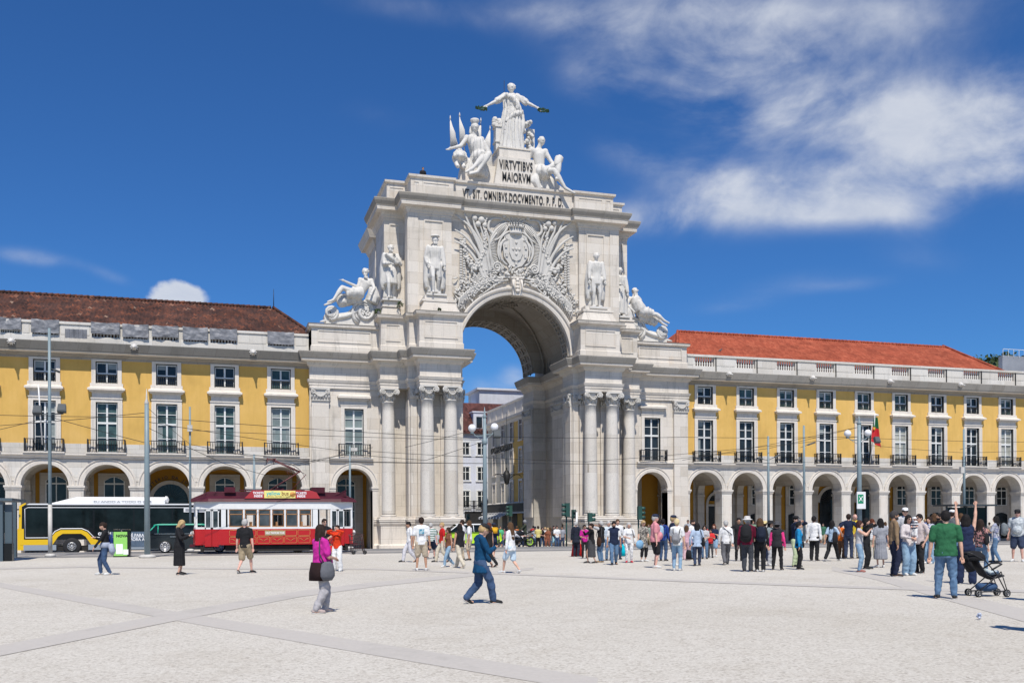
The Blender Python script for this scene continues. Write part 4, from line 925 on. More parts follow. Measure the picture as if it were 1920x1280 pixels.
# arm targets in units of height for the right-hand side (x outwards, -y forwards)
ARM = {'down':(.155,.0,.455),'relax':(.15,-.05,.47),'back':(.13,.10,.49),'fwd':(.13,-.17,.52),'pocket':(.125,-.035,.51),'phone':(.045,-.17,.70),'phonehi':(.04,-.19,.80),
       'cam':(.05,-.14,.885),'up':(.13,-.06,1.16),'selfie':(.10,-.30,.94),'hold':(.04,-.15,.62),'hip':(.15,.02,.57),'behind':(.04,.11,.53),'strap':(.07,-.10,.75),'bag':(.16,-.02,.50),'out':(.30,-.05,.60),'point':(.12,-.30,.80),'handle':(.11,-.24,.58)}
def figure(root, H=1.72, sex='m', legs='stand', arms=('down','down'), top=None, bottom=None, shoe=None, skin=None, hair=None, hat=None, fat=1.0, head=0.0, tilt=0.0, vx=.02, near=False, seat=None, sun=None, jacket=None, face=True):
    W = fat; s_ = H
    def V(x, y, z): return Vector((x*s_, y*s_, z*s_))
    sh = (.108 if sex == 'm' else .096)*(1+.4*(W-1)); hipw = .052 if sex == 'm' else .055
    fx = {'stand':(.0,.0),'wide':(.02,-.02),'walk':(-.15,.16),'walk2':(.16,-.15),'step':(-.08,.09),'step2':(.09,-.08),'stride':(-.20,.22)}.get(legs, (0,0))
    spread = {'wide':.085,'stand':.058}.get(legs, .050)
    drop = 0 if abs(fx[0]) < .05 else -.012-.08*abs(fx[0])
    J = {'pel':V(0,0,.53+drop),'waist':V(0,-.004,.62+drop),'chest':V(0,-.004,.725+drop),'neck':V(0,.004,.825+drop)}
    dz = drop
    hips = [V(sx*hipw,0,.505+dz) for sx in (-1,1)]; knees = []; ank = []
    for i, sx in enumerate((-1,1)):
        lift = .03 if fx[i] > .1 else 0
        t = V(sx*spread, fx[i], .045+lift)
        k, t = ik(hips[i], t, .235*s_, .232*s_, (sx*.08,-1,0)) if seat is None else (V(sx*.10,-.22,.50+dz), V(sx*.11,-.20,.27+dz))
        knees.append(k); ank.append(t)
    shs = [V(sx*sh,.004,.80+dz) for sx in (-1,1)]; elb = []; wri = []
    for i, sx in enumerate((-1,1)):
        a = ARM[arms[i]] if isinstance(arms[i], str) else arms[i]
        t = V(sx*a[0]*(1+.5*(W-1)), a[1], a[2]+dz); e, t = ik(shs[i], t, .168*s_, .150*s_, (sx*.8, .8, -.55)); elb.append(e); wri.append(t)
    hc = V(0,-.012+.0,.925+dz); nk = J['neck']
    RT = Matrix.Translation(nk) @ Matrix.Rotation(head, 4, 'Z') @ Matrix.Rotation(tilt, 4, 'X') @ Matrix.Translation(-nk)
    def hp(x, y, z): return RT @ (hc+Vector((x*s_, y*s_, z*s_)))
    b = MB(); ex = MB()
    lgf = (.60 if bottom[0] in ('skirt','wide_skirt') else .76) if bottom and bottom[0] != 'shorts' else (.92 if bottom else 1); amf = .80 if (top and top[0] in ('long','shirt','jacket','coat')) or (jacket and jacket[0] != 'vest') else 1; tof = .86 if top else 1
    # head, neck
    b.M = RT; b.ball(hc, .046*s_, .055*s_, .066*s_, 14, 10); b.ball(hc+V(0,-.016,-.030), .034*s_, .036*s_, .036*s_, 12, 8); b.ball(hc+V(0,.012,.012), .047*s_, .052*s_, .052*s_, 12, 8)
    b.tube([hc+V(0,-.050,.012), hc+V(0,-.060,-.008), hc+V(0,-.066,-.014)], [.006*s_, .010*s_, .007*s_], 6)
    for sx in (-1,1): b.ball(hc+V(sx*.047,.006,-.002), .007*s_, .013*s_, .018*s_, 6, 5)
    b.M = None
    b.tube([nk+V(0,.004,-.02), RT @ (hc+V(0,.012,-.03))], [.034*s_, .030*s_], 10)
    tw = sh*.98
    b.tube([V(0,0,.49+dz), V(0,0,.53+dz), V(0,0,.60+dz), V(0,-.002,.66+dz), V(0,-.004,.74+dz), V(0,0,.80+dz), V(0,.004,.835+dz)], [x*s_*tof for x in (.078*W,.088*W,.076*W,.080*W,.094*W,.088*W,.035/tof)], 14, flat=.66, up=(0,1,0))
    for i, sx in enumerate((-1,1)):
        limb(b, shs[i], elb[i], .029*s_*W**.5*amf, .023*s_*amf); limb(b, elb[i], wri[i], .023*s_*amf, .0160*s_, bulge=.003*s_*amf)
        limb(b, hips[i], knees[i], .050*s_*W**.6*lgf, .032*s_*lgf, bulge=.003*s_*lgf); limb(b, knees[i], ank[i], .030*s_*lgf, .019*s_, bulge=.005*s_*lgf)
        fd = Vector((sx*.25,-1,0)).normalized(); lift = max(0, ank[i].z-.045*s_)
        b.tube([ank[i]+Vector((0,.02*s_,-.02*s_)), ank[i]+Vector((0,0,-.022*s_-lift*.2)), ank[i]+fd*.10*s_+Vector((0,0,-.034*s_-lift*.8))], [.020*s_,.024*s_,.014*s_], 8)
        d = (wri[i]-elb[i]).normalized(); side = Vector((sx,0,0)); side = (side-d*side.dot(d)).normalized(); nrm = d.cross(side)
        b.ball(wri[i]+d*.030*s_, .016*s_, .016*s_, .022*s_, 8, 6)
        hm = Matrix((side, nrm, d)).transposed()
        curl = -nrm*sx*.35
        for k in range(4):
            p0 = wri[i]+d*.045*s_+side*(-.014+.0095*k)*s_; l = (.040,.046,.043,.034)[k]*s_
            ex.tube([p0-d*.012*s_, p0+d*l*.5+curl*.02*s_, p0+d*l*.85+curl*.07*s_], [.0058*s_,.0054*s_,.004*s_], 5)
        ex.tube([wri[i]+d*.015*s_-side*.012*s_, wri[i]+d*.035*s_-side*.026*s_, wri[i]+d*.055*s_-side*.028*s_], [.007*s_,.006*s_,.0045*s_], 5)
    ob = empty_mesh('body', skin, root); skin_job(ob, b, vx*.85, 0, ex, smooth=2)
    # face details
    if face:
        fm = MB(); fm.M = RT
        for sx in (-1,1): fm.ball(hc+V(sx*.018,-.0525,.004), .006*s_, .003*s_, .0035*s_, 6, 4)
        if sun:
            for sx in (-1,1): fm.ball(hc+V(sx*.021,-.056,.004), .017*s_, .006*s_, .012*s_, 8, 6)
            fm.tube([hc+V(-.046,.0,.006), hc+V(-.040,-.045,.007), hc+V(0,-.058,.007), hc+V(.040,-.045,.007), hc+V(.046,.0,.006)], .003*s_, 5)
            fm.build('sunglasses', M_IRON, root)
        else: fm.build('eyes', MC('eye', (.03,.02,.015)), root)
        fm = MB(); fm.M = RT; fm.tube([hc+V(-.015,-.050,-.034), hc+V(0,-.0535,-.036), hc+V(.015,-.050,-.034)], [.002*s_,.0045*s_,.002*s_], 6); fm.build('mouth', MC('lip', (.30,.11,.09)), root)
    # hair
    if hair:
        kind, hcol = hair; h = MB(); h.M = RT
        if kind != 'ring': h.ball(hc+V(0,.010,.016), .0525*s_, .060*s_, .060*s_, 14, 10)
        h.ball(hc+V(0,.026,.0), .050*s_, .046*s_, .052*s_, 12, 8)
        L = {'bob':.10,'long':.19,'vlong':.26,'short':0,'ring':0,'curly':.12,'bun':0,'beard':0}.get(kind, 0)
        if kind == 'beard': h.ball(hc+V(0,-.030,-.046), .034*s_, .028*s_, .028*s_, 10, 8); h.ball(hc+V(0,-.01,-.04), .042*s_, .04*s_, .025*s_, 10, 8)
        if L:
            h.tube([hc+V(0,.02,.03), hc+V(0,.040,-.03), hc+V(0,.044,-.03-L*.5), hc+V(0,.040,-.02-L)], [.048*s_,.056*s_,.058*s_*(1.15 if kind == 'curly' else 1),.036*s_], 12, flat=.5, up=(0,1,0))
            for sx in (-1,1): h.tube([hc+V(sx*.03,-.005,.04), hc+V(sx*.050,.004,-.01), hc+V(sx*.050,.012,-.02-L*.55)], [.018*s_,.020*s_,.014*s_], 8)
        if kind == 'bun': h.ball(hc+V(0,.062,.02), .024*s_, n=8, m=6)
        # cut the face free
        oh = empty_mesh('hair', MC('hair%.2f%.2f' % (hcol[0], hcol[2]), hcol, .8), root)
        skin_job(oh, h, vx*.75, .006 if kind != 'curly' else .018, None, (22, 22, 4 if kind != 'curly' else 22), 1)
    if hat:
        kind, c = hat; h = MB(); h.M = RT; m_ = MC('hat%.2f%.2f%.2f' % c, c, .8); top_ = hc+V(0,.004,.030)
        if kind == 'cap':
            h.lathe([(.056*s_,0),(.057*s_,.020*s_),(.048*s_,.040*s_),(.025*s_,.050*s_),(.004*s_,.052*s_)], top_, 14, sy=1.12)
            h.tube([top_+V(0,-.045,.004), top_+V(0,-.075,.002), top_+V(0,-.098,-.006)], [.044*s_,.042*s_,.028*s_], 10, flat=.12, up=(0,0,1))
        elif kind == 'hood': h.ball(hc+V(0,.008,.010), .064*s_, .068*s_, .072*s_, 12, 9)
        else:
            h.lathe([(.098*s_,-.018*s_),(.100*s_,-.014*s_),(.060*s_,.006*s_),(.056*s_,.012*s_),(.055*s_,.040*s_),(.040*s_,.052*s_),(.006*s_,.055*s_)], top_, 18, sy=1.1)
            h.lathe([(.0575*s_,.006*s_),(.0585*s_,.016*s_)], top_, 14, sy=1.1)
        h.build('hat', m_, root)
    # upper garment
    def torso(mb, g, z0, hem=1.0):
        mb.tube([V(0,0,z0+dz), V(0,0,(z0+.60)/2+dz), V(0,-.002,.61+dz), V(0,-.004,.67+dz), V(0,-.006,.74+dz), V(0,.0,.80+dz), V(0,.004,.838+dz), V(0,.004,.850+dz)], [(x+g)*s_ for x in (.101*W*hem,.098*W,.088*W,.088*W,.098*W,.082*W,.046,.034)], 16, flat=.72, up=(0,1,0))
        for sx in (-1,1): mb.tube([V(0,.006,.836+dz), V(sx*sh*.55,.006,.822+dz), V(sx*sh*.98,.004,.802+dz)], [(.030+g)*s_, (.031+g)*s_, (.030+g)*s_], 10); mb.ball(V(sx*sh*.98,.004,.800+dz), (.031+g)*s_, n=10, m=7)
        if sex == 'f': 
            for sx in (-1,1): mb.ball(V(sx*.038,-.052,.725+dz), .036*s_, n=10, m=7)
        if W > 1.15: mb.ball(V(0,-.05*W,.60+dz), .075*W*s_, .065*W*s_, .085*s_, 12, 8)
    def garment(name, kind, col, g):
        mb = MB(); z0 = {'coat':.40,'jacket':.455,'dress':.34,'long_dress':.20,'crop':.60,'vest':.48}.get(kind, .485)
        if kind in ('dress','long_dress'):
            mb.tube([V(0,0,z0+dz), V(0,0,.45+dz), V(0,0,.54+dz), V(0,0,.62+dz)], [.125*s_,.115*s_,.098*s_,.080*s_], 18, flat=.8, up=(0,1,0))
        torso(mb, g, max(z0, .40), 1.30 if kind == 'coat' else 1.14 if kind == 'jacket' else 1.0)
        for i in (0,1):
            ln = {'tank':0,'vest':0,'tshirt':.62,'shirt':1,'long':1,'jacket':1,'coat':1,'dress':.5,'long_dress':.4,'crop':0}.get(kind, 1)
            r = {'jacket':.036,'coat':.036,'long':.032,'shirt':.034,'tshirt':.035}.get(kind, .034)*(1+.4*(W-1))
            if ln == 0: continue
            if ln < 1: limb(mb, shs[i], shs[i]+(elb[i]-shs[i])*(ln+.12), (r+.002)*s_, r*s_*1.02)
            else:
                limb(mb, shs[i], elb[i], r*s_, (r-.006)*s_); limb(mb, elb[i], elb[i]+(wri[i]-elb[i])*.93, (r-.006)*s_, (r-.010)*s_)
        o = empty_mesh(name, cloth(col), root); skin_job(o, mb, vx, .012 if vx < .02 else .008, None, (8, 8, 6), 1); return o
    tk, tcol = top if top else (None, None)
    if bottom:
        kind, col = bottom; mb = MB()
        if kind in ('skirt','wide_skirt'):
            e = 1.25 if kind == 'wide_skirt' else 1.0; z1 = .17
            mb.tube([V(0,0,z1+dz), V(0,0,.32+dz), V(0,0,.45+dz), V(0,0,.53+dz), V(0,0,.60+dz)], [.105*s_*e,.098*s_*e,.096*s_,.094*W*s_,.080*W*s_], 20, flat=.92, up=(0,1,0))
        else:
            mb.tube([V(0,0,.475+dz), V(0,.004,.52+dz), V(0,0,.575+dz)], [.084*s_*W,.090*s_*W,.078*s_*W], 16, flat=.76, up=(0,1,0))
            ra, rk, rn = {'jeans':(.056,.042,.031),'wide':(.060,.055,.052),'slim':(.054,.039,.029),'trousers':(.058,.046,.037),'shorts':(.062,.056,0),'capri':(.056,.043,.034)}[kind]
            for i in (0,1):
                limb(mb, hips[i]+V(0,0,.01), knees[i]+(hips[i]-knees[i])*(.12 if kind == 'shorts' else 0), ra*s_*W**.5, rk*s_*W**.3)
                if kind != 'shorts': limb(mb, knees[i], ank[i]+(knees[i]-ank[i])*(.40 if kind == 'capri' else .02), rk*s_, rn*s_)
        nm_ = {'skirt':'skirt','wide_skirt':'skirt','shorts':'shorts'}.get(kind, 'trousers')
        o = empty_mesh(nm_, cloth(col), root); skin_job(o, mb, vx, (.015 if vx < .02 else .010) if 'skirt' not in kind else .016, None, (8, 8, 6) if 'skirt' not in kind else (16, 16, .8), 1)
    if top: garment({'jacket':'jacket','coat':'coat','dress':'dress','long_dress':'dress','vest':'waistcoat'}.get(tk, 'shirt'), tk, tcol, .0)
    if jacket: garment('jacket', jacket[0], jacket[1], .008)
    if shoe:
        for i, sx in enumerate((-1,1)):
            mb = MB(); so_ = MB(); a = ank[i]; lift = max(0, a.z-.045*s_); fd = Vector((sx*.22,-1,0)).normalized()
            pitch = .9*min(1, lift/(.03*s_)) if lift > .001 else 0
            c0 = Vector((a.x, a.y, 0)); M_ = Matrix.Translation(Vector((a.x, a.y, lift*.55))) @ Matrix.Rotation(math.atan2(fd.x, -fd.y), 4, 'Z') @ Matrix.Rotation(pitch*.6, 4, 'X')
            for q in (mb, so_): q.M = M_
            mb.tube([(0,.040*s_,.020*s_), (0,.018*s_,.032*s_), (0,-.02*s_,.033*s_), (0,-.06*s_,.022*s_), (0,-.098*s_,.017*s_), (0,-.112*s_,.014*s_)], [.015*s_,.024*s_,.026*s_,.026*s_,.020*s_,.008*s_], 10, flat=.95, up=(0,0,1))
            so_.tube([(0,.045*s_,.006*s_), (0,.0,.006*s_), (0,-.06*s_,.006*s_), (0,-.115*s_,.007*s_)], [.018*s_,.022*s_,.028*s_,.012*s_], 8, flat=.26, up=(0,0,1))
            o = mb.build('shoe', MC('shoe%.2f%.2f%.2f' % shoe, shoe, .6), root); so_.build('sole', MC('sole', (.55,.54,.52), .7), o)
    return dict(elb=elb, wri=wri, shs=shs, hips=hips, V=V, dz=dz, hc=hc, RT=RT, J=J)
def MC(name, col, rough=.7):
    return plain('m_'+name, tuple(col), rough, var=.22, scale=14, spec=.25, bump=.3, bscale=40)
def cloth(c):
    if not isinstance(c[0], str):
        n = 'cloth%.3f_%.3f_%.3f' % tuple(c)
        if n in _M: return _M[n]
        m, t, b = nm(n); v = _coord(t); b.inputs['Roughness'].default_value = .88; b.inputs['Specular IOR Level'].default_value = .15
        t.links.new(_ramp(t, _noise(t, 9, 5, .65, v), [(.3, tuple(k*.82 for k in c)), (.7, tuple(min(1, k*1.10) for k in c))]), b.inputs['Base Color'])
        t.links.new(_bump(t, _noise(t, 16, 4, .6, v, 1.5), .35, .03), b.inputs['Normal']); _M[n] = m; return m
    kind, a, bcol = c; n = 'pat_%s_%.2f_%.2f_%.2f' % (kind, a[0], a[2], bcol[0])
    if n in _M: return _M[n]
    m, t, b = nm(n); b.inputs['Roughness'].default_value = .85
    if kind == 'stripes':
        w = t.nodes.new('ShaderNodeTexWave'); w.bands_direction = 'Z'; w.inputs['Scale'].default_value = 4.2; t.links.new(_coord(t), w.inputs['Vector']); f = w.outputs[0]; c_ = _ramp(t, f, [(.49, a), (.51, bcol)])
    elif kind == 'denim': c_ = _ramp(t, _noise(t, 4, 6, .7, _coord(t)), [(.35, a), (.65, bcol)])
    else: c_ = _ramp(t, _noise(t, 14, 3, .5, _coord(t), 1.0), [(.47, a), (.53, bcol)])
    t.links.new(c_, b.inputs['Base Color']); t.links.new(_bump(t, _noise(t, 14, 3, .6, _coord(t)), .3, .02), b.inputs['Normal']); _M[n] = m; return m
SK = {'l':MC('skin_light', (.60,.36,.26), .55), 'm':MC('skin_mid', (.46,.26,.17), .55), 'd':MC('skin_dark', (.22,.12,.08), .5), 'p':MC('skin_pink', (.66,.38,.30), .55)}
# ================================================================ carved relief on the arch face (coat of arms, garlands, palms)
YF = 70.24
def rp(x, y, out=.0):                    # photo point on the arch face, moved forward by 'out'
    Y = YF-out; return Vector((Xa(x, Y), Y, Za(x, y, Y)))
SC_ = .0415                              # metres per photo pixel there
def curl_feather(mb, pts, w0, w1, out0=.12, out1=.28):
    P = [rp(x, y, out0+(out1-out0)*i/(len(pts)-1)) for i, (x, y) in enumerate(pts)]
    Q = []                               # smooth it
    for i in range(len(P)-1):
        p0 = P[max(i-1,0)]; p1, p2 = P[i], P[i+1]; p3 = P[min(i+2,len(P)-1)]
        for k in range(4):
            t = k/4; Q.append(.5*((2*p1)+(p2-p0)*t+(2*p0-5*p1+4*p2-p3)*t*t+(3*p1-p0-3*p2+p3)*t**3))
    Q.append(P[-1]); n = len(Q)
    mb.tube(Q, [(w0+(w1-w0)*i/(n-1)) for i in range(n)], 7, flat=.55, up=(0,1,0))
def leaf(mb, p, ang, ln, wd, out=.12):
    d = Vector((math.cos(ang), 0, math.sin(ang))); p = Vector(p)
    mb.tube([p, p+d*ln*.35+Vector((0,-out,0)), p+d*ln*.75+Vector((0,-out*1.2,0)), p+d*ln+Vector((0,-out*.4,0))], [wd*.35, wd, wd*.7, wd*.12], 6, flat=.4, up=(0,1,0))
rnd = random.Random(5)
AX = 969.5
def mx_(pts, s): return pts if s < 0 else [(2*AX-x+.01*(x-AX)*0+ (AX-x)*-.055, y+(AX-x)*.115) for x, y in pts]
med = MB(); c = rp(968, 469, 0)
for (r0, r1, o) in ((2.05, .10, .16), (1.40, .08, .22)):
    pts = [(c.x+r0*math.cos(a), YF-o, c.z+r0*1.02*math.sin(a)) for a in [R(-62+304*i/44-0) +R(0) for i in range(45)]]
    pts = [(c.x+r0*math.sin(t), YF-o, c.z+r0*1.02*math.cos(t)) for t in [R(20+130*i/30) for i in range(31)]]; med.tube(pts, r1, 7)
    pts = [(2*c.x-p[0], p[1], p[2]) for p in pts]; med.tube(pts, r1, 7)
for k in range(34):                                          # fluted fan
    for s in (-1, 1):
        t = R(24+122*k/33); med.tube([(c.x+s*1.45*math.sin(t), YF-.14, c.z+1.48*math.cos(t)), (c.x+s*1.98*math.sin(t), YF-.24, c.z+2.02*math.cos(t))], [.035, .062], 5)
for s in (-1, 1):                                            # scroll ends
    pts = []
    for i in range(22):
        a = -math.pi*.25+i/21*4*math.pi; r = .42*(1-i/21*.82); pts.append((c.x+s*(1.50-r*math.cos(a)*1.0), YF-.24, c.z-1.45+r*math.sin(a)))
    med.tube(pts, .075, 6)
    for k in range(40):
        t = R(22+130*k/39); med.ball((c.x+s*2.2*math.sin(t), YF-.14, c.z+2.24*math.cos(t)), .065, .08, .065, 5, 4)
med.build('medallion', M_CAR, AR)
sh = MB()
sh.M = None
poly = [(c.x+x*.0415, c.z-y*.0415) for x, y in [(-21,-27),(0,-31),(21,-27),(25,-8),(23,14),(12,29),(0,34),(-12,29),(-23,14),(-25,-8)]]
sh.prism(poly, YF-.22, YF+.02)
poly = [(c.x+x*.0415, c.z-y*.0415) for x, y in [(-13,-18),(13,-18),(13,6),(8,18),(0,22),(-8,18),(-13,6)]]
sh.prism(poly, YF-.32, YF-.2)
for (x, y) in [(0,-12),(-6,0),(6,0),(0,0),(0,9)]: sh.ball((c.x+x*.0415, YF-.33, c.z-y*.0415), .11, .07, .13, 6, 5)
for (x, y) in [(-18,-20),(18,-20),(-19,-4),(19,-4),(-18,12),(18,12),(0,26),(0,-25)]:
    sh.box(c.x+x*.0415-.09, c.x+x*.0415+.09, YF-.30, YF-.2, c.z-y*.0415-.09, c.z-y*.0415+.10)
    for q in (-.09, 0, .09): sh.box(c.x+x*.0415+q-.025, c.x+x*.0415+q+.025, YF-.30, YF-.2, c.z-y*.0415+.10, c.z-y*.0415+.15)
sh.build('shield', M_CAR, AR)
cr = MB(); z = c.z+1.15
cr.lathe([(.50, z), (.52, z+.16), (.47, z+.2), (.60, z+.52)], (c.x, YF-.22, 0), 16, sy=.5)
for k in range(9):
    a = math.pi*(k+.5)/9+math.pi; cr.tube([(c.x+.55*math.cos(a), YF-.22+.28*math.sin(a), z+.45), (c.x+.66*math.cos(a), YF-.22+.33*math.sin(a), z+.72)], [.10,.03], 5); cr.ball((c.x+.66*math.cos(a), YF-.22+.33*math.sin(a), z+.76), .06, n=6, m=4)
for k in range(13):                                          # plume of stalks ending in balls
    t = (k-6)/6; xx = c.x+t*.95; zz = c.z+2.98-.62*t*t-(.22 if k % 2 else 0)
    cr.tube([(c.x+t*.15, YF-.15, z+.7), (c.x+t*.55, YF-.2, (z+zz)/2+.4), (xx, YF-.24, zz)], [.03,.035,.035], 5)
    if k % 2 == 0: cr.ball((xx, YF-.26, zz+.12), .19, n=8, m=6)
cr.build('crown', M_CAR, AR)
for s in (-1, 1):
    w = MB(); F = [([(918,520),(908,470),(886,428),(857,402)], .24), ([(916,520),(903,468),(884,425),(872,396)], .22), ([(920,515),(908,460),(893,425),(889,402)], .20), ([(914,525),(900,478),(878,446),(855,430)], .22), ([(912,530),(895,488),(874,462),(855,452)], .20), ([(922,512),(914,470),(908,440),(902,420)], .17),
                  ([(926,506),(921,470),(918,444),(912,428)], .15)]
    for i, (pts, wd) in enumerate(F): curl_feather(w, mx_(pts, s), wd*.85, .05, .10+.02*i, .34)
    for (x, y, r) in ((893,409,.22),(905,412,.27),(899,420,.24),(911,422,.2)):
        (x, y), = mx_([(x, y)], s); w.ball(rp(x, y, .28), r, r*.8, r, 8, 6)
    for (pts, wd) in [([(930,440),(918,428),(924,410),(944,410)], .14), ([(928,500),(918,478),(922,455),(934,436)], .12)]: curl_feather(w, mx_(pts, s), wd, .06, .15, .3)
    w.build('wing_feathers', M_CAR, AR)
    g = MB()                                                  # hanging bead chains and the swag
    for (x, y0, y1) in ((866,446,524),(872,446,520)):
        for k in range(17):
            t = k/16; (xx, yy), = mx_([(x, y0+(y1-y0)*t)], s); p = rp(xx, yy, .12); leaf(g, p, -1.57-.5, .20, .075, .08); leaf(g, p, -1.57+.5, .20, .075, .08); g.ball(p, .085, .10, .085, 5, 4)
    for k in range(70):
        t = k/69; xx = 869+46*t; yy = 452+46*math.sin(math.pi*t)+4*t; (xx, yy), = mx_([(xx+rnd.uniform(-4,4), yy+rnd.uniform(-5,5))], s); g.ball(rp(xx, yy, .14+rnd.random()*.12), rnd.uniform(.10,.17), .13, rnd.uniform(.10,.17), 6, 4)
    for k in range(26):
        t = k/25; (xx, yy), = mx_([(914-4*math.sin(3*t), 470-55*t+0*t)], s); p = rp(xx, yy, .2); leaf(g, p, 1.57+rnd.uniform(-.8,.8), .3, .08)
    g.build('garland', M_CAR, AR)
    a = MB()                                                  # laurel and palm branches following the arch
    cxp, czp = CX, 14.52
    def ar(t, r): return Vector((CX+s*r*math.sin(t), YF, czp+r*math.cos(t)))
    for k in range(120):
        t = R(rnd.uniform(8, 63)); r = rnd.uniform(5.25, 5.9+max(0,(math.degrees(t)-8))*.016); p = ar(t, r)
        if abs(p.x-CX) > 4.95 or p.z < 17.0: continue
        ang = math.atan2(math.cos(t+1.57)*-1, -s*math.sin(t+1.57)*-1)+rnd.uniform(-.9,.9); leaf(a, p, ang if rnd.random() < .7 else rnd.uniform(0, 6.28), rnd.uniform(.3,.62), rnd.uniform(.06,.10), .16)
    for k in range(16):                                       # bold fan of plumes curling over the archivolt
        t = R(27+k*2.1); p0 = ar(t, 5.08); p1 = ar(t-R(4), 5.6); p2 = ar(t-R(10), 5.9); p3 = ar(t-R(14), 5.7)
        if abs(p0.x-CX) > 4.98: continue
        a.tube([p0+Vector((0,-.05,0)), p1+Vector((0,-.18,0)), p2+Vector((0,-.26,0)), p3+Vector((0,-.2,0))], [.05,.085,.08,.02], 6, flat=.6, up=(0,1,0))
    for k in range(9):                                        # long stems
        t0 = R(44-k*.8); p0 = ar(t0, 5.35+k*.09); p1 = ar(t0-R(13), 5.5+k*.14); p2 = ar(t0-R(26), 5.62+k*.10)
        a.tube([p0+Vector((0,-.12,0)), p1+Vector((0,-.2,0)), p2+Vector((0,-.14,0))], [.05,.045,.02], 5)
        for j in range(7):
            q = p0.lerp(p2, j/7)+Vector((0,-.15,.06)); leaf(a, q, rnd.uniform(0, 6.28), .3, .07)
    for k in range(46):                                       # bosses and berries between the feathers
        (xx, yy), = mx_([(rnd.uniform(874, 935), rnd.uniform(500, 545))], s)
        p = rp(xx, yy, .1); rr_ = math.hypot(p.x-CX, p.z-czp)
        if rr_ < 5.2: continue
        leaf(a, p, rnd.uniform(0, 6.28), rnd.uniform(.25,.5), rnd.uniform(.06,.10), .14) if k % 3 else a.ball(p, .11, .10, .11, 6, 4)
    for k in range(40):
        (xx, yy), = mx_([(rnd.uniform(858, 884), rnd.uniform(520, 580))], s); p = rp(xx, yy, .08); rr_ = math.hypot(p.x-CX, p.z-czp)
        if rr_ < 5.15 or abs(p.x-CX) > 4.98: continue
        leaf(a, p, rnd.uniform(0, 6.28), rnd.uniform(.25,.5), rnd.uniform(.05,.09), .15)
    for (pts, wd) in [([(958,518),(935,522),(910,535),(888,556)], .11), ([(956,524),(935,531),(915,545),(898,556)], .09), ([(905,530),(893,515),(885,500),(888,486)], .10), ([(921,508),(928,520),(940,526),(952,524)], .10)]: curl_feather(a, mx_(pts, s), wd, .03, .14, .26)
    a.build('palm_branches', M_CAR, AR)
lo = MB()
for k in range(60):
    xx = 968+rnd.gauss(0, 13); yy = 510+rnd.gauss(0, 5)+abs(xx-968)*.02; lo.ball(rp(xx, yy, rnd.uniform(.12,.3)), rnd.uniform(.08,.16), .12, rnd.uniform(.08,.14), 6, 4)
for s in (-1, 1):
    for (pts, wd) in [([(958,420),(948,436),(938,446),(930,450)], .10), ([(955,448),(945,452),(940,470),(944,490)], .12), ([(948,450),(938,460),(936,475),(940,488)], .09)]:
        curl_feather(lo, pts if s < 0 else [(2*968-x, y+(968-x)*.11) for x, y in pts], wd, .05, .2, .3)
lo.build('mantle', M_CAR, AR)
# ================================================================ statues
def marble_thing(name, label, loc, rot=0, scale=1.0, group=None):
    t = thing(name, label, 'statue', (0,0,0), group); return t
def place(t, loc, rz=0, sc=1.0): t.location = loc; t.rotation_euler = (0, 0, rz); t.scale = (sc, sc, sc)
def stat_fig(t, H, legs, arms, draped=None, cloak=True, hat=None, beard=False, bare=False, head=0, tilt=0, seatpose=None, hairk='short'):
    figure(t, H, 'm', legs, arms, top=None, bottom=None, shoe=None, skin=M_STAT, hair=None, head=head, tilt=tilt, vx=H*.0125, face=False)
def drape(t, mb, fold=.03, fz=(5, 5, .5), vx=.05, name='drapery', mat=None):
    o = empty_mesh(name, mat or M_STAT, t); skin_job(o, mb, vx, fold, None, fz, 1); return o
def hairball(t, c, r, beard=0, wreath=False):
    mb = MB(); mb.ball(c+Vector((0,.02*r/.06,.012*r/.06)), r, r*1.1, r*1.05, 12, 9)
    for k in range(26):
        a = rnd.uniform(0, 6.28); b_ = rnd.uniform(-.1, 1.2); mb.ball(c+Vector((r*math.cos(a)*math.cos(b_), abs(r*math.sin(a)*math.cos(b_))*1.05-.2*r, r*math.sin(b_)+.1*r)), r*.24, n=6, m=5)
    if beard:
        for k in range(12): mb.ball(c+Vector((rnd.uniform(-.5,.5)*r, -r*.75, -r*rnd.uniform(.7, 1.1+beard))), r*.28, n=6, m=5)
    drape(t, mb, .006*r/.06, (9,9,9), r*.14, 'hair')
# --- crowning figure with outstretched arms and wreaths (5.4 m)
t = marble_thing('glory_statue', 'x', None)
t['label'] = 'tall white robed statue crowning the arch, holding out two green wreaths'
H = 5.45; fi = figure(t, H, 'f', 'stand', ((.40,-.06,.60),(.36,-.10,.63)), skin=M_STAT, face=False, vx=.055)
V = fi['V']; d = MB()
d.tube([V(0,.0,.0), V(0,0,.10), V(0,0,.25), V(0,0,.40), V(0,0,.53), V(0,0,.62), V(0,0,.72), V(0,0,.80), V(0,0,.83)], [H*x for x in (.185,.175,.165,.155,.130,.108,.115,.10,.045)], 24, flat=.85, up=(0,1,0))
for sx in (-1,1): d.ball(V(sx*.038,-.055,.725), .036*H, n=10, m=7); d.ball(V(sx*.09,0,.80), .045*H, n=10, m=7)
for i in (0,1): limb(d, fi['shs'][i], fi['shs'][i].lerp(fi['elb'][i], .8), .040*H, .040*H)
d.tube([V(-.10,-.075,.79), V(0,-.10,.74), V(.08,-.09,.64), V(.11,-.07,.52)], [.03*H,.035*H,.035*H,.03*H], 8); d.tube([V(.11,-.075,.55), V(.02,-.12,.50), V(-.10,-.09,.40)], [.035*H,.03*H,.02*H], 8)
d.tube([V(.13,-.03,.60), V(.15,-.02,.40), V(.14,-.02,.28)], [.03*H,.045*H,.03*H], 8)
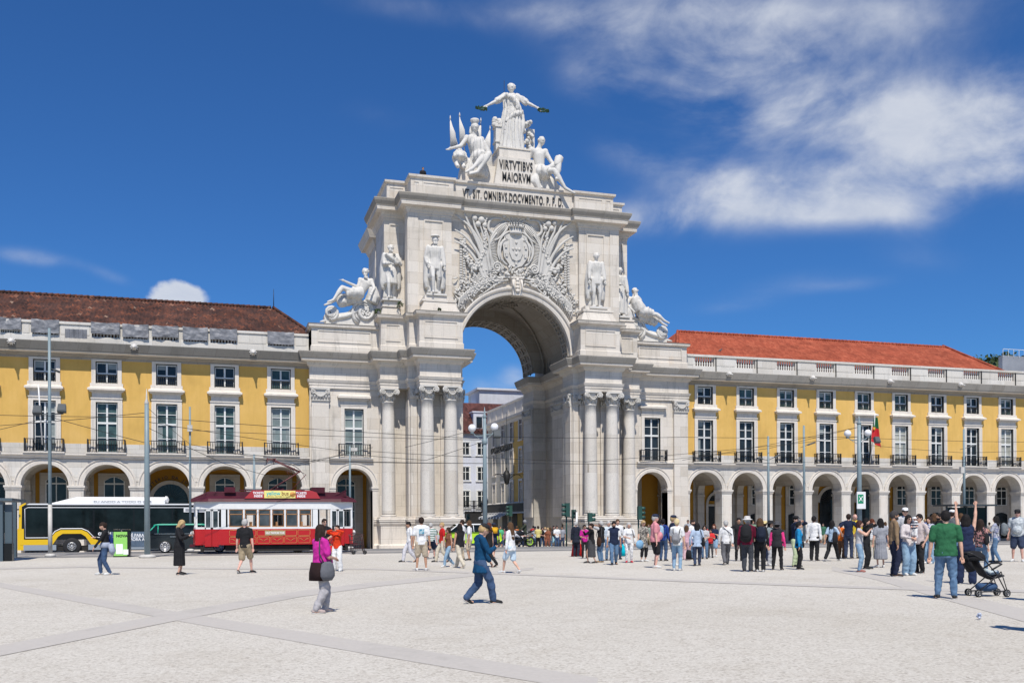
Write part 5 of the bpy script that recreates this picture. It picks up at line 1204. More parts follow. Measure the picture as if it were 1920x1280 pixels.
drape(t, d, .10, (3.0, 3.0, .35), .045); hairball(t, fi['hc'], .052*H)
for i, nme in ((0, 'wreath'), (1, 'wreath')):
    w = MB(); dd = (fi['wri'][i]-fi['elb'][i]).normalized(); c = fi['wri'][i]+dd*.62; rr_ = .40
    for k in range(34):
        a = 2*math.pi*k/34; p = c+Vector((rr_*math.cos(a), rr_*math.sin(a), .10*math.sin(a))); tg = Vector((-math.sin(a), math.cos(a), rnd.uniform(-.6,.6)))
        w.tube([p, p+tg*.10+Vector((0,0,rnd.uniform(-.05,.08))), p+tg*.2], [.05,.075,.02], 5, flat=.5); w.ball(p, .06, n=5, m=4)
    w.build(nme, plain('verdigris_wreath', (.025,.075,.035), .6, .2, var=.3), t)
place(t, (Xa(963, 71.8), 71.9, 30.5), R(-6))
# side pillar with trophy behind
p = MB(); x = Xa(939, 72.2); p.box(x-.34, x+.28, 71.9, 72.6, 28.9, 32.4); p.box(x-.4, x+.34, 71.82, 72.68, 31.2, 31.33); p.box(x-.42, x+.36, 71.82, 72.68, 32.4, 32.52)
for k in range(14): p.ball((x-.05+rnd.uniform(-.35,.35), 72.2, 32.75+rnd.uniform(-.15,.35)), rnd.uniform(.15,.28), n=7, m=5)
tag(p.build('pillar', M_STAT), 'white stone pillar topped by a helmet left of the crowning figure', 'pillar')
p = MB(); x = Xa(991, 72.4)
for k in range(70): p.ball((x+rnd.uniform(-.55,.5)-.1, 72.2+rnd.uniform(-.2,.3), 30.3+rnd.random()**1.2*3.0), rnd.uniform(.10,.22), n=6, m=4)
p.box(x+.05, x+.62, 72.3, 72.8, 30.6, 32.7); tag(p.build('fruit_heap', M_STAT), 'heap of carved fruit and a block right of the crowning figure', 'carving')
# --- seated figures: own skeletons
def seated(t, H, pts, draped, extra=None):
    "pts: joint dictionary in units of H (x right in photo, -y to viewer)"
    V = lambda q: Vector(q)*H; b = MB(); P = {k: V(q) for k, q in pts.items()}
    b.tube([P['pel'], P['pel'].lerp(P['chest'], .35), P['chest'], P['neck']], [.092*H,.080*H,.102*H,.042*H], 14, flat=.7, up=(0,1,0)); b.ball(P['pel'], .095*H, n=12, m=8)
    b.tube([P['neck'], P['head']], [.036*H,.034*H], 10)
    b.ball(P['head'], .050*H, .060*H, .070*H, 14, 10); b.ball(P['head']+Vector((0,-.02,-.03))*H, .036*H, .04*H, .04*H, 12, 8); b.tube([P['head']+Vector((0,-.056,.012))*H, P['head']+Vector((0,-.07,-.012))*H], [.007*H,.011*H], 6)
    for q in 'lr':
        limb(b, P['chest'].lerp(P['sh'+q], .5), P['sh'+q], .06*H, .05*H); limb(b, P['sh'+q], P['el'+q], .040*H, .031*H); limb(b, P['el'+q], P['wr'+q], .031*H, .020*H)
        dd = (P['wr'+q]-P['el'+q]).normalized(); b.ball(P['wr'+q]+dd*.03*H, .026*H, n=8, m=6); 
        for k in range(4): b.tube([P['wr'+q]+dd*.04*H+Vector(((k-1.5)*.012*H,0,0)), P['wr'+q]+dd*.09*H+Vector(((k-1.5)*.014*H,0,-.01*H))], [.011*H,.008*H], 5)
        limb(b, P['hi'+q], P['kn'+q], .066*H, .044*H, bulge=.006*H); limb(b, P['kn'+q], P['an'+q], .042*H, .026*H, bulge=.010*H)
        limb(b, P['an'+q], P['to'+q], .027*H, .018*H)
    o = empty_mesh('body', M_STAT, t); skin_job(o, b, H*.012, 0, None, (1,1,1), 1)
    d = MB()
    for ch in draped:
        rs_ = ch[-1]; d.tube([V(q) for q in ch[:-1]], [r*H for r in rs_], 12)
    if d.f: drape(t, d, .018*H, (12/H, 12/H, 2.5/H), H*.015)
    return P
# valour, left, with plumed helmet, flags and a lion
t = marble_thing('seated_warrior_statue', 'x', None); t['label'] = 'seated stone warrior in a tall helmet left of the crowning figure'
H = 4.9
P = seated(t, H, dict(pel=(0,0,.22),chest=(-.03,0,.46),neck=(-.03,0,.57),head=(-.02,-.01,.68),shl=(-.14,0,.52),shr=(.08,0,.52),ell=(-.24,-.04,.38),wrl=(-.37,-.06,.33),elr=(.15,-.02,.38),wrr=(.12,-.05,.24),
    hil=(-.06,0,.19),hir=(.06,0,.20),knl=(.04,-.24,.18),knr=(.13,-.22,.24),anl=(-.13,-.30,-.02),anr=(-.10,-.26,-.03) if False else (-.06,-.28,-.06),tol=(-.24,-.34,-.10),tor=(-.18,-.34,-.12)),
    [[(-.10,-.02,.54),(-.02,-.06,.44),(.02,-.05,.33),(.02,-.04,.24),[.05,.10,.11,.10]],[(0,-.02,.24),(.02,-.12,.22),(.05,-.2,.20),[.11,.10,.08]],[(.10,.02,.50),(.17,.03,.32),(.18,.04,.10),[.05,.08,.07]],[(0,.1,.2),(0,.1,.0),(0,.05,-.1),[.2,.24,.2]]])
hm = MB(); c = P['head']; hm.ball(c+Vector((0,.03,.06)), .30, .34, .30, 12, 8); hm.lathe([(.26,0),(.24,.28),(.34,.40),(.30,.50),(.05,.52)], c+Vector((0,.02,.10)), 14); hm.tube([c+Vector((-.22,.15,.1)), c+Vector((-.26,.18,-.3)), c+Vector((-.24,.16,-.6))], [.10,.13,.06], 8); hm.build('helmet', M_STAT, t)
for (x0, x1, z1) in ((-.26,-.36,.80),(-.14,-.22,.86),(.08,.10,.82),(.16,.24,.72)):
    f = MB(); b0 = Vector((x0*.6-.05,.10,.30))*H; tp = Vector((x1,.10,z1))*H; f.tube([b0, tp], .035, 6); f.tube([tp, tp+Vector((0,0,.10)), tp+Vector((0,0,.34))], [.03,.12,.01], 6, flat=.5)
    sd_ = 1 if x1 < 0 else -1
    for k in range(5): f.tube([tp+Vector((0,0,-.1)), tp+Vector((sd_*(.05+.06*k),0,-.9)), tp+Vector((sd_*(.05+.10*k),.02,-2.0))], [.03,.085,.05], 6)
    f.build('furled_flag', M_STAT, t)
place(t, (Xa(899, 71), 71.5, 28.3), 0, 1.08)
t = thing('lion_statue', 'stone lion crouching at the left end of the crowning group', 'statue'); b = MB(); 
b.tube([(.75,.5,.15),(.3,.45,.35),(-.15,.2,.5),(-.35,-.05,.62)], [.45,.52,.48,.4], 12); b.ball((-.40,-.28,.72), .40, .36, .40, 12, 9); b.ball((-.46,-.62,.60), .20, .22, .19, 10, 7)
for sx in (-1,1): b.ball((-.40+sx*.26,-.22,1.05), .10, n=6, m=5); b.tube([(-.40+sx*.22,0,.3), (-.42+sx*.24,-.4,-.1), (-.42+sx*.24,-.66,-.25)], [.2,.15,.13], 8)
for k in range(60):
    a = rnd.uniform(0, 6.28); b.ball((-.38+.44*math.cos(a), -.12+rnd.uniform(-.15,.3), .72+.46*math.sin(a)), .13, n=6, m=5)
b.tube([(.9,.5,.1),(1.2,.4,-.1),(.9,.1,-.2)], .08, 6)
o = empty_mesh('body', M_STAT, t); skin_job(o, b, .05, .03, None, (7,7,7), 1); place(t, (Xa(876, 71), 71.35, 28.75), 0)
# genius, right
t = marble_thing('seated_youth_statue', 'x', None); t['label'] = 'seated bare chested stone youth right of the crowning figure'
P = seated(t, 4.9, dict(pel=(0,0,.20),chest=(-.02,0,.44),neck=(-.01,0,.55),head=(.03,-.02,.65),shl=(-.13,0,.50),shr=(.09,0,.50),ell=(-.18,.02,.33),wrl=(-.19,-.04,.16),elr=(.16,-.06,.34),wrr=(.22,-.14,.24),
    hil=(-.06,0,.17),hir=(.06,0,.18),knl=(.14,-.26,.13),knr=(.25,-.16,.28),anl=(.30,-.30,-.13),anr=(.20,-.20,.02),tol=(.42,-.38,-.22),tor=(.14,-.34,-.02)),
    [[(-.10,.0,.16),(.02,-.14,.14),(.08,-.2,.12),[.12,.10,.08]],[(-.12,-.05,.14),(-.12,-.10,-.02),(-.04,-.14,-.14),[.08,.09,.05]],[(0,.1,.15),(.08,.1,.0),(.1,.06,-.2),[.18,.22,.2]],[(.22,-.16,.24),(.27,-.12,.36),(.26,-.06,.36),[.04,.07,.05]]])
c = P['head']; hairball(t, c, .055*4.9)
place(t, (Xa(1021, 71)-.1, 71.5, 28.1), 0, 1.06)
# --- standing figures on the attic pedestals
def standing(label, x, zfoot, Yp, H, kind, rz=0):
    t = marble_thing('standing_statue', 'x', None, group='standing statues on the attic pedestals'); t['label'] = label; t['group'] = 'standing statues on the attic pedestals'
    arms = {'coat':('pocket','relax'),'tunic':('hold','strap'),'frock':('relax','relax'),'robe':('hold','relax')}[kind]
    fi = figure(t, H, 'm', 'step' if kind != 'frock' else 'stand', arms, skin=M_STAT, face=False, vx=H*.012, fat=1.05, hair=None); V = fi['V']; d = MB(); dz = fi['dz']
    hem = {'coat':.22,'tunic':.30,'frock':.26,'robe':.06}[kind]
    d.tube([V(0,0,.42 if kind != 'robe' else .06), V(0,0,.52+dz), V(0,0,.62+dz), V(0,0,.73+dz), V(0,0,.80+dz), V(0,0,.83+dz)], [H*q for q in (.105,.10,.086,.106,.10,.05)], 16, flat=.72, up=(0,1,0))
    for i in (0,1): limb(d, fi['shs'][i], fi['elb'][i], .042*H, .034*H); limb(d, fi['elb'][i], fi['wri'][i].lerp(fi['elb'][i], .15), .034*H, .027*H)
    if kind == 'tunic': d.tube([V(0,0,.27), V(0,0,.50), V(0,0,.58)], [.12*H,.105*H,.085*H], 18, flat=.8, up=(0,1,0)); d.tube([V(-.1,-.07,.79), V(.02,-.10,.70), V(.1,-.08,.62)], .03*H, 8)
    for i, sx in enumerate((-1,1)):
        d.tube([V(sx*.10,.05,.80), V(sx*.135,.05,.55), V(sx*.14,.06,hem), V(sx*.13,.06,hem-.10 if kind != 'robe' else .02)], [.05*H,.055*H,.05*H,.035*H], 10)
        if kind in ('coat','frock'): limb(d, fi['hips'][i], V(sx*.06,fi['hips'][i].y/H-.01,.30), .064*H, .046*H)
    d.tube([V(0,.09,.8), V(0,.11,.5), V(0,.10,.05)], [.07*H,.12*H,.13*H], 12, flat=.5, up=(0,1,0))
    drape(t, d, .035, (5, 5, .8), H*.014); 
    hairball(t, fi['hc'], .050*H, .3 if kind in ('coat','tunic') else 0)
    for i in (0,1):
        m = MB(); a = V((-.06,.06)[i],-.0,.03); m.tube([a+V(0,.03,-.01), a+V(0,-.03,-.01), a+V(0,-.10,-.018)], [.028*H,.032*H,.018*H], 8); m.build('shoe', M_STAT, t)
    if kind == 'coat':
        m = MB(); m.lathe([(.075*H,0),(.078*H,.012*H),(.066*H,.022*H),(.05*H,.03*H),(.01*H,.032*H)], fi['hc']+V(0,.004,.052), 14); m.build('flat_cap', M_STAT, t)
    b_ = MB(); b_.box(-.17*H, .17*H, -.12*H, .12*H, -.06*H*.5, .0); b_.build('base', M_STAT, t)
    place(t, (x, Yp, zfoot), rz); return t
zs = 18.3
standing('bearded stone statue in flat cap and open coat on the pedestal left of the archway', Xa(818, 69.4), zs+.05, 69.4, 4.45, 'coat')
standing('stone statue in a short tunic on the far left attic pedestal', Xa(735, 71.2), 18.2, 71.2, 4.25, 'tunic')
standing('stone statue in frock coat and long hair on the pedestal right of the archway', Xa(1120, 69.4), zs-.15, 69.4, 4.35, 'frock')
standing('mostly hidden robed stone statue on the far right attic pedestal', Xa(1164, 71.2), 18.0, 71.2, 4.1, 'robe')
# --- reclining river gods on scrolls
def scroll(sgn, cx, Y):
    t = thing('carved_scroll', 'big carved volute scroll under the reclining figure on the %s side of the arch' % ('left' if sgn < 0 else 'right'), 'carving', group='carved volute scrolls'); mb = MB()
    s = -sgn    # small curl outwards
    def P(x, z): return (cx+sgn*-x if False else cx-s*x*-1*-1, Y, z)
    # local: u from inner big curl (0) outwards to the small curl (4.6 m)
    for off, r in ((0,.16),(.24,.12),(.46,.10)):
        pts = []
        for i in range(20): a = R(-60+i*30); q = (1.0-off)*(1-i/19*.85); pts.append((cx+sgn*(-1.2+q*math.cos(a)), Y-.1+off*.2, 17.35+q*math.sin(a)))
        mb.tube(pts, r*.8, 7)
        pts = [(cx+sgn*(-1.3+u*2.75), Y-.05+off*.2, 16.62+off*.55+1.45*(1-off*.3)*(1-u)**1.7*(1 if u > .12 else 1)-.12*math.sin(math.pi*u*1.6)) for u in [k/16 for k in range(2, 17)]]
        mb.tube(pts, r, 7)
    for off in (0, .2):
        pts = []
        for i in range(18): a = R(-90+i*34); q = (.55-off)*(1-i/17*.85); pts.append((cx+sgn*(1.30-q*math.cos(a)), Y-.15, 17.15+q*math.sin(a)))
        mb.tube(pts, .12, 7)
    poly = [(cx+sgn*x, z) for x, z in [(-2.0,16.32),(1.7,16.32),(1.8,16.9),(1.5,17.4),(.9,16.95),(.3,17.1),(-.4,17.7),(-1.0,18.2),(-1.7,18.1),(-2.1,17.4)]]
    mb.prism(poly, Y-.02, Y+.7); mb.tube([(cx+sgn*1.7, Y-.1, 16.5), (cx+sgn*2.1, Y-.2, 16.42)], [.12,.05], 6)
    for k in range(24): mb.ball((cx+sgn*-1.2+rnd.uniform(-.35,.35), Y-.12, 17.35+rnd.uniform(-.35,.35)), .11, n=6, m=4)
    mb.build('volute', M_STAT, t)
for sgn, cx, lab, xr_ in ((-1, Xa(655, 72.0), 'bearded bare chested stone river god reclining on the left side of the arch', 0), (1, Xa(1216, 72.0), 'draped bearded stone river god reclining on the right side of the arch', 0)):
    scroll(sgn, cx, 72.0)
    t = marble_thing('reclining_statue', 'x', None); t['label'] = lab; t['group'] = 'reclining river gods'; g = sgn
    def q(x, y, z): return (g*x, y, z)
    P = seated(t, 4.1, dict(pel=q(-.18,0,.16),chest=q(-.30,0,.37),neck=q(-.31,0,.47),head=q(-.29,-.02,.57),shl=(g*-.30-.10,0,.42),shr=(g*-.30+.10,0,.42),ell=(g*-.30-(.18 if g > 0 else .15),-.04,.28),wrl=(g*-.2-(.2 if g > 0 else .30),-.1,.24+(.12 if g < 0 else -.05)),elr=(g*-.30+(.14),-.08,.27),wrr=(g*-.30+(.24 if g > 0 else .10),-.12,.20),
        hil=q(-.16,-.06,.14),hir=q(-.16,.06,.14),knl=q(.14,-.10,.24 if g < 0 else .12),knr=q(.16,.06,.12),anl=q(.30,-.12,.0),anr=q(.34,.05,-.02),tol=q(.40,-.12,-.04),tor=q(.44,.05,-.06)),
        [[q(-.22,-.05,.18),q(-.05,-.08,.16),q(.06,-.06,.14),[.11,.10,.07]],[q(-.2,.05,.1),q(0,.05,.06),q(.2,.05,-.02),[.12,.10,.07]],[q(-.42,0,.30),q(-.44,.02,.14),q(-.40,.02,.02),[.07,.12,.12]]]+([[q(-.32,-.03,.44),q(-.28,-.05,.34),q(-.2,-.05,.2),[.09,.12,.12]]] if g > 0 else []))
    hairball(t, P['head'], .058*4.1, .9)
    place(t, (cx-sgn*.05, 71.8, 17.95), 0)
# ================================================================ street beyond the arch
M_WH = render_wall('white_render', (.58,.60,.63)); M_CRM = render_wall('cream_render', (.50,.46,.37)); M_MANS = tile_mat('mansard_tiles', [(0,(.06,.025,.022)),(.6,(.10,.04,.035)),(1,(.15,.06,.05))], .4)
WB = thing('white_building', 'white building with brown mansard roof seen through the archway', 'building', (34, 112, -.36)); Y = 110.0
mb = MB(); mb.box(22, 48, Y, Y+12, -.4, 12.2); mb.build('wall', M_WH, WB)
mb = MB(); mb.box(22, 48, Y-.35, Y, 12.1, 12.35); mb.frus(22, 48, Y-.3, Y+12, 12.35, 14.0, .2, .9); mb.frus(22.3, 47.7, Y+.75, Y+11, 14.0, 16.2, 2.0, 3.0)
for k in range(60): mb.tube([(22+k*.43, Y-.38, 12.38), (22+k*.43, Y-.28, 12.48)], .10, 5); mb.tube([(22+k*.43, Y+.58, 14.02), (22+k*.43, Y+.70, 14.12)], .10, 5)
mb.build('roof', M_MANS, WB)
for k, xx in enumerate((Xa(873, Y), Xa(903, Y), Xa(932, Y))):
    for (z0, z1) in ((Za(873,851,Y), Za(873,830,Y)), (Za(873,899,Y), Za(873,876,Y)), (Za(873,950,Y), Za(873,921,Y))):
        f = MB(); w = .52
        for s_ in (-1,1): f.box(*sorted((xx+s_*w, xx+s_*(w+.12))), Y-.06, Y, z0-.1, z1+.1); f.box(*sorted((xx+s_*(w-.08), xx+s_*w)), Y-.04, Y, z0, z1)
        f.box(xx-w-.2, xx+w+.2, Y-.12, Y, z0-.2, z0-.1); f.box(xx-w-.12, xx+w+.12, Y-.065, Y, z1+.1, z1+.2); f.box(xx-.04, xx+.04, Y-.045, Y, z0, z1); f.box(xx-w+.08, xx+w-.08, Y-.043, Y, z1-.55, z1-.48)
        o = f.build('window', M_FR, WB); g = MB(); g.box(xx-w+.02, xx+w-.02, Y-.02, Y+.01, z0, z1); g.build('pane', M_GL[0], o)
    railing(o, xx, 2.2, Y, z0-.15, z0+.75, .4, 12)
d_ = MB(); xx = Xa(899, Y); d_.box(xx-.7, xx+.7, Y-.1, Y+1.4, 12.5, 14.6); d_.box(xx-.85, xx+.85, Y-.2, Y+1.4, 14.6, 14.75); o = d_.build('dormer', M_WH, WB); g = MB(); g.box(xx-.35, xx+.35, Y-.13, Y-.09, 12.8, 14.1); g.build('pane', M_GL[0], o)
d_ = MB(); d_.box(Xa(898,116), 48, 115.5, 121, 15.6, 18.1); d_.box(Xa(878,118), Xa(900,118), 117, 121, 14.5, 16.3); d_.box(Xa(896,116)-.2, 48.2, 115.2, 121.2, 18.1, 18.35); d_.build('roof_storey', M_WH, WB)
g = MB(); g.box(Xa(868,110)+.2, Xa(868,110)+2.4, Y-.05, Y+.02, -.3, 2.9); g.build('shop_opening', M_DARK, WB)
CB = thing('cream_building', 'cream and ochre building with shop lettering lining the street beyond the archway', 'building', (33, 95, -.36)); XF = 29.0
def yx(x): return XF/kx(x)
def zx(x, y): return Za(x, y, yx(x))
Yc = yx(962.5); Y1 = 104.5
mb = MB(); mb.box(XF, XF+12, Yc, Y1, -.4, 12.3); mb.build('cream_wall', M_CRM, CB)
mb = MB(); mb.box(XF, XF+12, 84, Yc, -.4, 12.3); mb.build('ochre_wall', M_YEL, CB)
mb = MB(); P = [(XF, Y1), (XF, 84)]
mb.mould(P, [(0,11.9),(.1,12.0),(.15,12.2),(.4,12.3),(.45,12.55),(0,12.6)]); mb.mould(P, [(.05,12.6),(.05,13.9),(.15,13.95),(.15,14.1),(-.3,14.12)]); mb.mould(P, [(0,3.2),(.08,3.3),(.1,3.6),(0,3.7)])
for k in range(9): mb.box(XF-.09, XF, 84+k*2.4, 84.5+k*2.4, 12.7, 13.9)
mb.box(XF, XF+12, 84, Y1, 12.3, 13.0); mb.box(XF+.6, XF+5, 86, 88.6, 13, 15.1); mb.build('cornice', M_ST2, CB)
for xx in (927.5, 944, 960.5, 977.5):
    yc = yx(xx)
    for r_, (za, zb) in enumerate(((zx(960,826), zx(960,790)), (zx(960,884), zx(960,847)), (zx(960,940), zx(960,906)))):
        f = MB(); w = .48
        for s_ in (-1,1): f.box(XF-.09, XF, *sorted((yc+s_*w, yc+s_*(w+.22))), za-.1, zb+.15); f.box(XF-.05, XF, *sorted((yc+s_*(w-.07), yc+s_*w)), za, zb)
        f.box(XF-.1, XF, yc-w-.25, yc+w+.25, zb+.15, zb+.38); f.box(XF-.14, XF, yc-w-.25, yc+w+.25, za-.25, za-.1); f.box(XF-.05, XF, yc-.04, yc+.04, za, zb); f.box(XF-.052, XF, yc-w, yc+w, zb-.6, zb-.54)
        o = f.build('window', M_ST2, CB); g = MB(); g.box(XF-.02, XF+.01, yc-w, yc+w, za, zb); g.build('pane', M_GL[0], o)
g = MB(); z0, z1 = zx(960, 959.5), zx(960, 943.5)
for a, b in ((XF-.75, XF-.70),): g.box(a, b, 84, Y1, z1-.06, z1); g.box(a, b, 84, Y1, z0, z0+.05)
for k in range(150): g.box(XF-.74, XF-.71, 84+k*.137, 84.05+k*.137, z0, z1)
g.build('balcony_railing', M_IRON, CB)
g = MB(); g.box(XF-.8, XF, 84, Y1, z0-.14, z0-.02); g.build('balcony_slab', M_ST2, CB)
for k in range(5): g = MB(); g.box(XF-.03, XF+.0, 86.2+k*3.6, 88.0+k*3.6, -.3, 2.5); g.build('shop_opening', M_DARK, CB)
M_AWW = plain('awning_white', (.7,.7,.68), .8); M_AWK = plain('awning_black', (.03,.03,.03), .8)
g = MB(); ya, yb = yx(966), yx(921); n = 16
for k in range(n):
    y0, y1 = ya+(yb-ya)*k/n, ya+(yb-ya)*(k+1)/n; g.add([(XF-.1,y0,2.75),(XF-.1,y1,2.75),(XF-1.6,y1,2.15),(XF-1.6,y0,2.15),(XF-1.6,y1,1.95),(XF-1.6,y0,1.95)], [(0,1,2,3),(3,2,4,5)], k % 2)
g.build('awning', [M_AWW, M_AWK], CB)
text(CB, 'O CAFE DA BAIXA', .95, M_IRON, Matrix.Translation((XF-.12, (yx(923)+yx(962))/2, zx(945, 846))) @ Matrix.Rotation(R(-90), 4, 'Z') @ UP, 'lettering', .05, 1.0, .012)
br = MB()
for i in range(10): br.tube([(XF-.2-i*.28, yx(982)-.0, zx(982,893)+.25*math.sin(i*.9)), (XF-.48-i*.28, yx(982), zx(982,893)+.25*math.sin((i+1)*.9))], .035, 5)
br.tube([(XF, yx(982), zx(982,889)), (XF-3.0, yx(982), zx(982,889))], .03, 5); br.build('lamp_bracket', M_IRON, CB)
L_ = MB(); p = Vector((Xa(950.5, 78), 78, Za(950, 905, 78))); L_.lathe([(.10,-.12),(.20,.0),(.34,.75),(.30,.80),(.16,1.05),(.05,1.12),(.05,1.3)], p, 6); L_.tube([p+Vector((0,0,1.3)), p+Vector((0,0,6.0))], .015, 4)
tag(L_.build('street_lantern', M_IRON), 'black iron lantern hanging from wires inside the archway', 'lantern')
# wooded hill and grey shed at the far right, tree top beyond the roofs
M_LEAF = plain('foliage', (.045,.075,.022), .8, var=.55, scale=.25)
hl = MB(); n = 60; vs = []; X0, X1 = Xa(1815, 420), Xa(2300, 420)
for j in range(14):
    for i in range(n):
        x = X0+(X1-X0)*i/(n-1); t = min(1, max(0, (x-Xa(1822,420))/14)); h = 90*(t**.45)*(1-.0*i/n)
        vs.append((x, 400+j*10, -2+(h+2)*min(1, j/3)**.6+4*noise.noise((x*.05, j*.5, 0))))
hl.add(vs, [(j*n+i, j*n+i+1, (j+1)*n+i+1, (j+1)*n+i) for j in range(13) for i in range(n-1)], 0, True)
def clumps(mb, c, r, n, sz, rz=1.0, rr=random.Random(3)):
    for k in range(n):
        a = rr.uniform(0, 6.283); b = math.asin(rr.uniform(-.5, 1)); q = r*rr.uniform(.6, 1.0); p = (c[0]+q*math.cos(a)*math.cos(b), c[1]+q*math.sin(a)*math.cos(b), c[2]+q*math.sin(b)*rz)
        s_ = sz*rr.uniform(.5, 1.4); u = Vector((rr.gauss(0,1), rr.gauss(0,1), rr.gauss(0,1))).normalized()*s_; w = Vector((rr.gauss(0,1), rr.gauss(0,1), rr.gauss(0,1))).normalized()*s_
        P_ = Vector(p); mb.add([P_-u, P_+w, P_+u, P_-w], [(0,1,2,3)])
for (x, y, z) in [v for v in vs if v[2] > 20][::2]: clumps(hl, (x, y, z+.5), 4.5, 30, 1.1)
tag(hl.build('hill', M_LEAF, recalc=False), kind='structure')
GB = thing('grey_building', 'grey metal clad building behind the far right end of the tiled roof', 'building', (90, 112, -.4))
mb = MB(); mb.prism_x([(105,-.4),(105.7,-.4),(105.7,23.8),(105,23.9)], Xa(1881,105), 120); mb.build('wall', plain('grey_cladding', (.30,.31,.33), .5, .2, .15, .5), GB)
mb = MB()
for k in range(30): xx = Xa(1881,105)+k*.9; mb.box(xx, xx+.04, 104.9, 104.95, 23.7, 24.8)
mb.box(Xa(1881,105), 118, 104.9, 104.95, 24.75, 24.8); mb.build('roof_railing', M_FR, GB)
tr = thing('tree', 'dark green tree crown showing above the roofs through the archway', 'tree', (Xa(931,135), 135, -.4))
mb = MB(); mb.tube([(Xa(931,135), 135, -.4), (Xa(931,135), 135, 10), (Xa(931,135)+.4, 135, 18)], [.4,.3,.12], 8); mb.build('trunk', plain('bark', (.10,.07,.05), .9), tr)
mb = MB(); clumps(mb, (Xa(931,135), 135, 18.2), 2.6, 700, .35, .75); mb.build('crown', M_LEAF, tr, recalc=False)

# ================================================================ vehicles
def wheel(parent, x, z, r, y, w=.25, spokes=8, rimc=(.55,.55,.56), rim=.62, hub=.0, name='wheel'):
    ty = MB(); ty.lathe([(r*.55, -w/2+.02),(r*.92, -w/2),(r, -w/2+.04),(r, w/2-.04),(r*.92, w/2),(r*.55, w/2-.02)], (x, y, z), 26, axis='Y'); t = ty.build('tyre' if name == 'wheel' else name, plain('rubber', (.015,.015,.016), .8), parent)
    rm = MB(); yo = y-w/2-.004
    rm.lathe([(r*rim, 0),(r*rim, -.015),(r*(rim-.07), -.015),(r*(rim-.07), 0)], (x, yo, z), 24, axis='Y'); rm.lathe([(r*.16,0),(r*.16,-.03),(r*.02,-.035)], (x, yo, z), 10, axis='Y')
    for k in range(spokes):
        a = 2*math.pi*k/spokes; rm.tube([(x+r*.14*math.cos(a), yo-.012, z+r*.14*math.sin(a)), (x+r*(rim-.03)*math.cos(a), yo-.008, z+r*(rim-.03)*math.sin(a))], [r*.045, r*.06], 5)
    rm.build('rim', plain('rim%.2f' % rimc[0], rimc, .35, .6), t)
    return t
M_BLK = plain('bus_black', (.010,.011,.012), .2, spec=.3); M_YLW = plain('bus_yellow', (.80,.50,.01), .3); M_SIL = plain('bus_silver', (.36,.40,.43), .35, .2); M_WHT = plain('paint_white', (.78,.78,.77), .35, var=.04)
M_BGL = glass_mat('bus_glass', (.008,.012,.013), .05, .5, .25) ; M_UND = plain('underframe', (.02,.018,.016), .85, var=.3); M_WTX = plain('white_letter', (.85,.85,.85), .5)
bus = thing('city_bus', 'yellow and black city bus with white roof pod behind the lamp posts', 'bus')
L = 12.0; W = 2.5
def side_poly(mb, poly, y0, y1, mat=0): mb.prism(poly, y0, y1, mat)
mb = MB(); mb.prism([(.25,.9),(.05,1.3),(.0,2.75),(.35,2.98),(L,2.98),(L,.9)], 0, W); mb.build('body', M_BLK, bus)
mb = MB(); mb.prism([(.0,.33),(1.95,.33),(2.1,.9),(2.35,1.15),(3.25,1.15),(3.5,.9),(3.65,.33),(L,.33),(L,.62),(3.85,.62),(3.6,1.1),(3.35,1.30),(2.2,1.30),(1.85,.95),(.02,.95)] if False else [(.02,.60),(1.75,.60),(2.05,1.08),(2.3,1.25),(3.3,1.25),(3.55,1.08),(3.85,.60),(L,.60),(L,.92),(4.0,.92),(3.65,1.33),(3.35,1.48),(2.2,1.48),(1.9,1.33),(1.6,.92),(.0,.92)], -.03, .08)
mb.box(-.12, .22, -.02, W+.02, .30, 1.55); mb.prism([(-.06,1.5),(.10,1.5),(.12,2.85),(.34,3.0),(.30,3.08),(-.02,2.9)], -.025, .10)
mb.build('yellow_band', M_YLW, bus)
mb = MB(); mb.box(.2, 1.95, -.028, W, .28, .60); mb.box(3.7, 8.3, -.028, W, .28, .60); mb.box(9.9, L, -.028, W, .28, .60); mb.build('silver_skirt', M_SIL, bus)
mb = MB(); mb.tube([(.30,-.035,1.02),(1.6,-.035,1.02),(1.9,-.035,1.40),(2.2,-.035,1.55),(3.35,-.035,1.55),(3.68,-.035,1.40),(4.02,-.035,1.02),(8.0,-.035,1.02)], .028, 5); mb.tube([(.30,-.035,1.02),(.28,-.035,2.72),(.45,-.035,2.80),(L,-.035,2.80)], .022, 5); mb.build('white_line', M_WTX, bus)
mb = MB(); mb.prism([(.35,2.96),(L,2.96),(L,3.04),(.5,3.04)], -.01, W+.01); mb.build('roof', M_WHT, bus)
pod = MB(); pod.prism_x([(.3,3.04),(.28,3.22),(.42,3.40),(.7,3.46),(1.9,3.46),(2.2,3.25),(2.2,3.04)], 3.0, 8.0); pod.add([(3.0,.3,3.04),(3.0,.28,3.22),(3.0,.42,3.40),(3.0,.7,3.46),(3.0,1.9,3.46),(3.0,2.2,3.25),(1.5,.5,3.04),(1.5,2.0,3.04)], [(0,1,6),(1,2,6),(2,3,6),(3,4,7,6),(4,5,7)]); pod.lathe([(.30,0),(.26,.12),(.06,.2)], (8.0, 1.1, 3.3), 16, axis='X', sx=2.6, sy=.8); pod.build('roof_pod', M_WHT, bus)
for (a, b) in ((.36,1.58),(1.66,3.95),(4.05,6.2),(6.28,8.4),(8.48,11.6)):
    g = MB(); g.box(a, b, -.012, .02, 1.10 if a > 4 or a < 1 else 1.62, 2.74); g.build('window', M_BGL, bus)
mb = MB(); mb.box(.7, 1.2, .5, 1.2, 1.0, 1.5); mb.build('driver_seat', M_UND, bus)
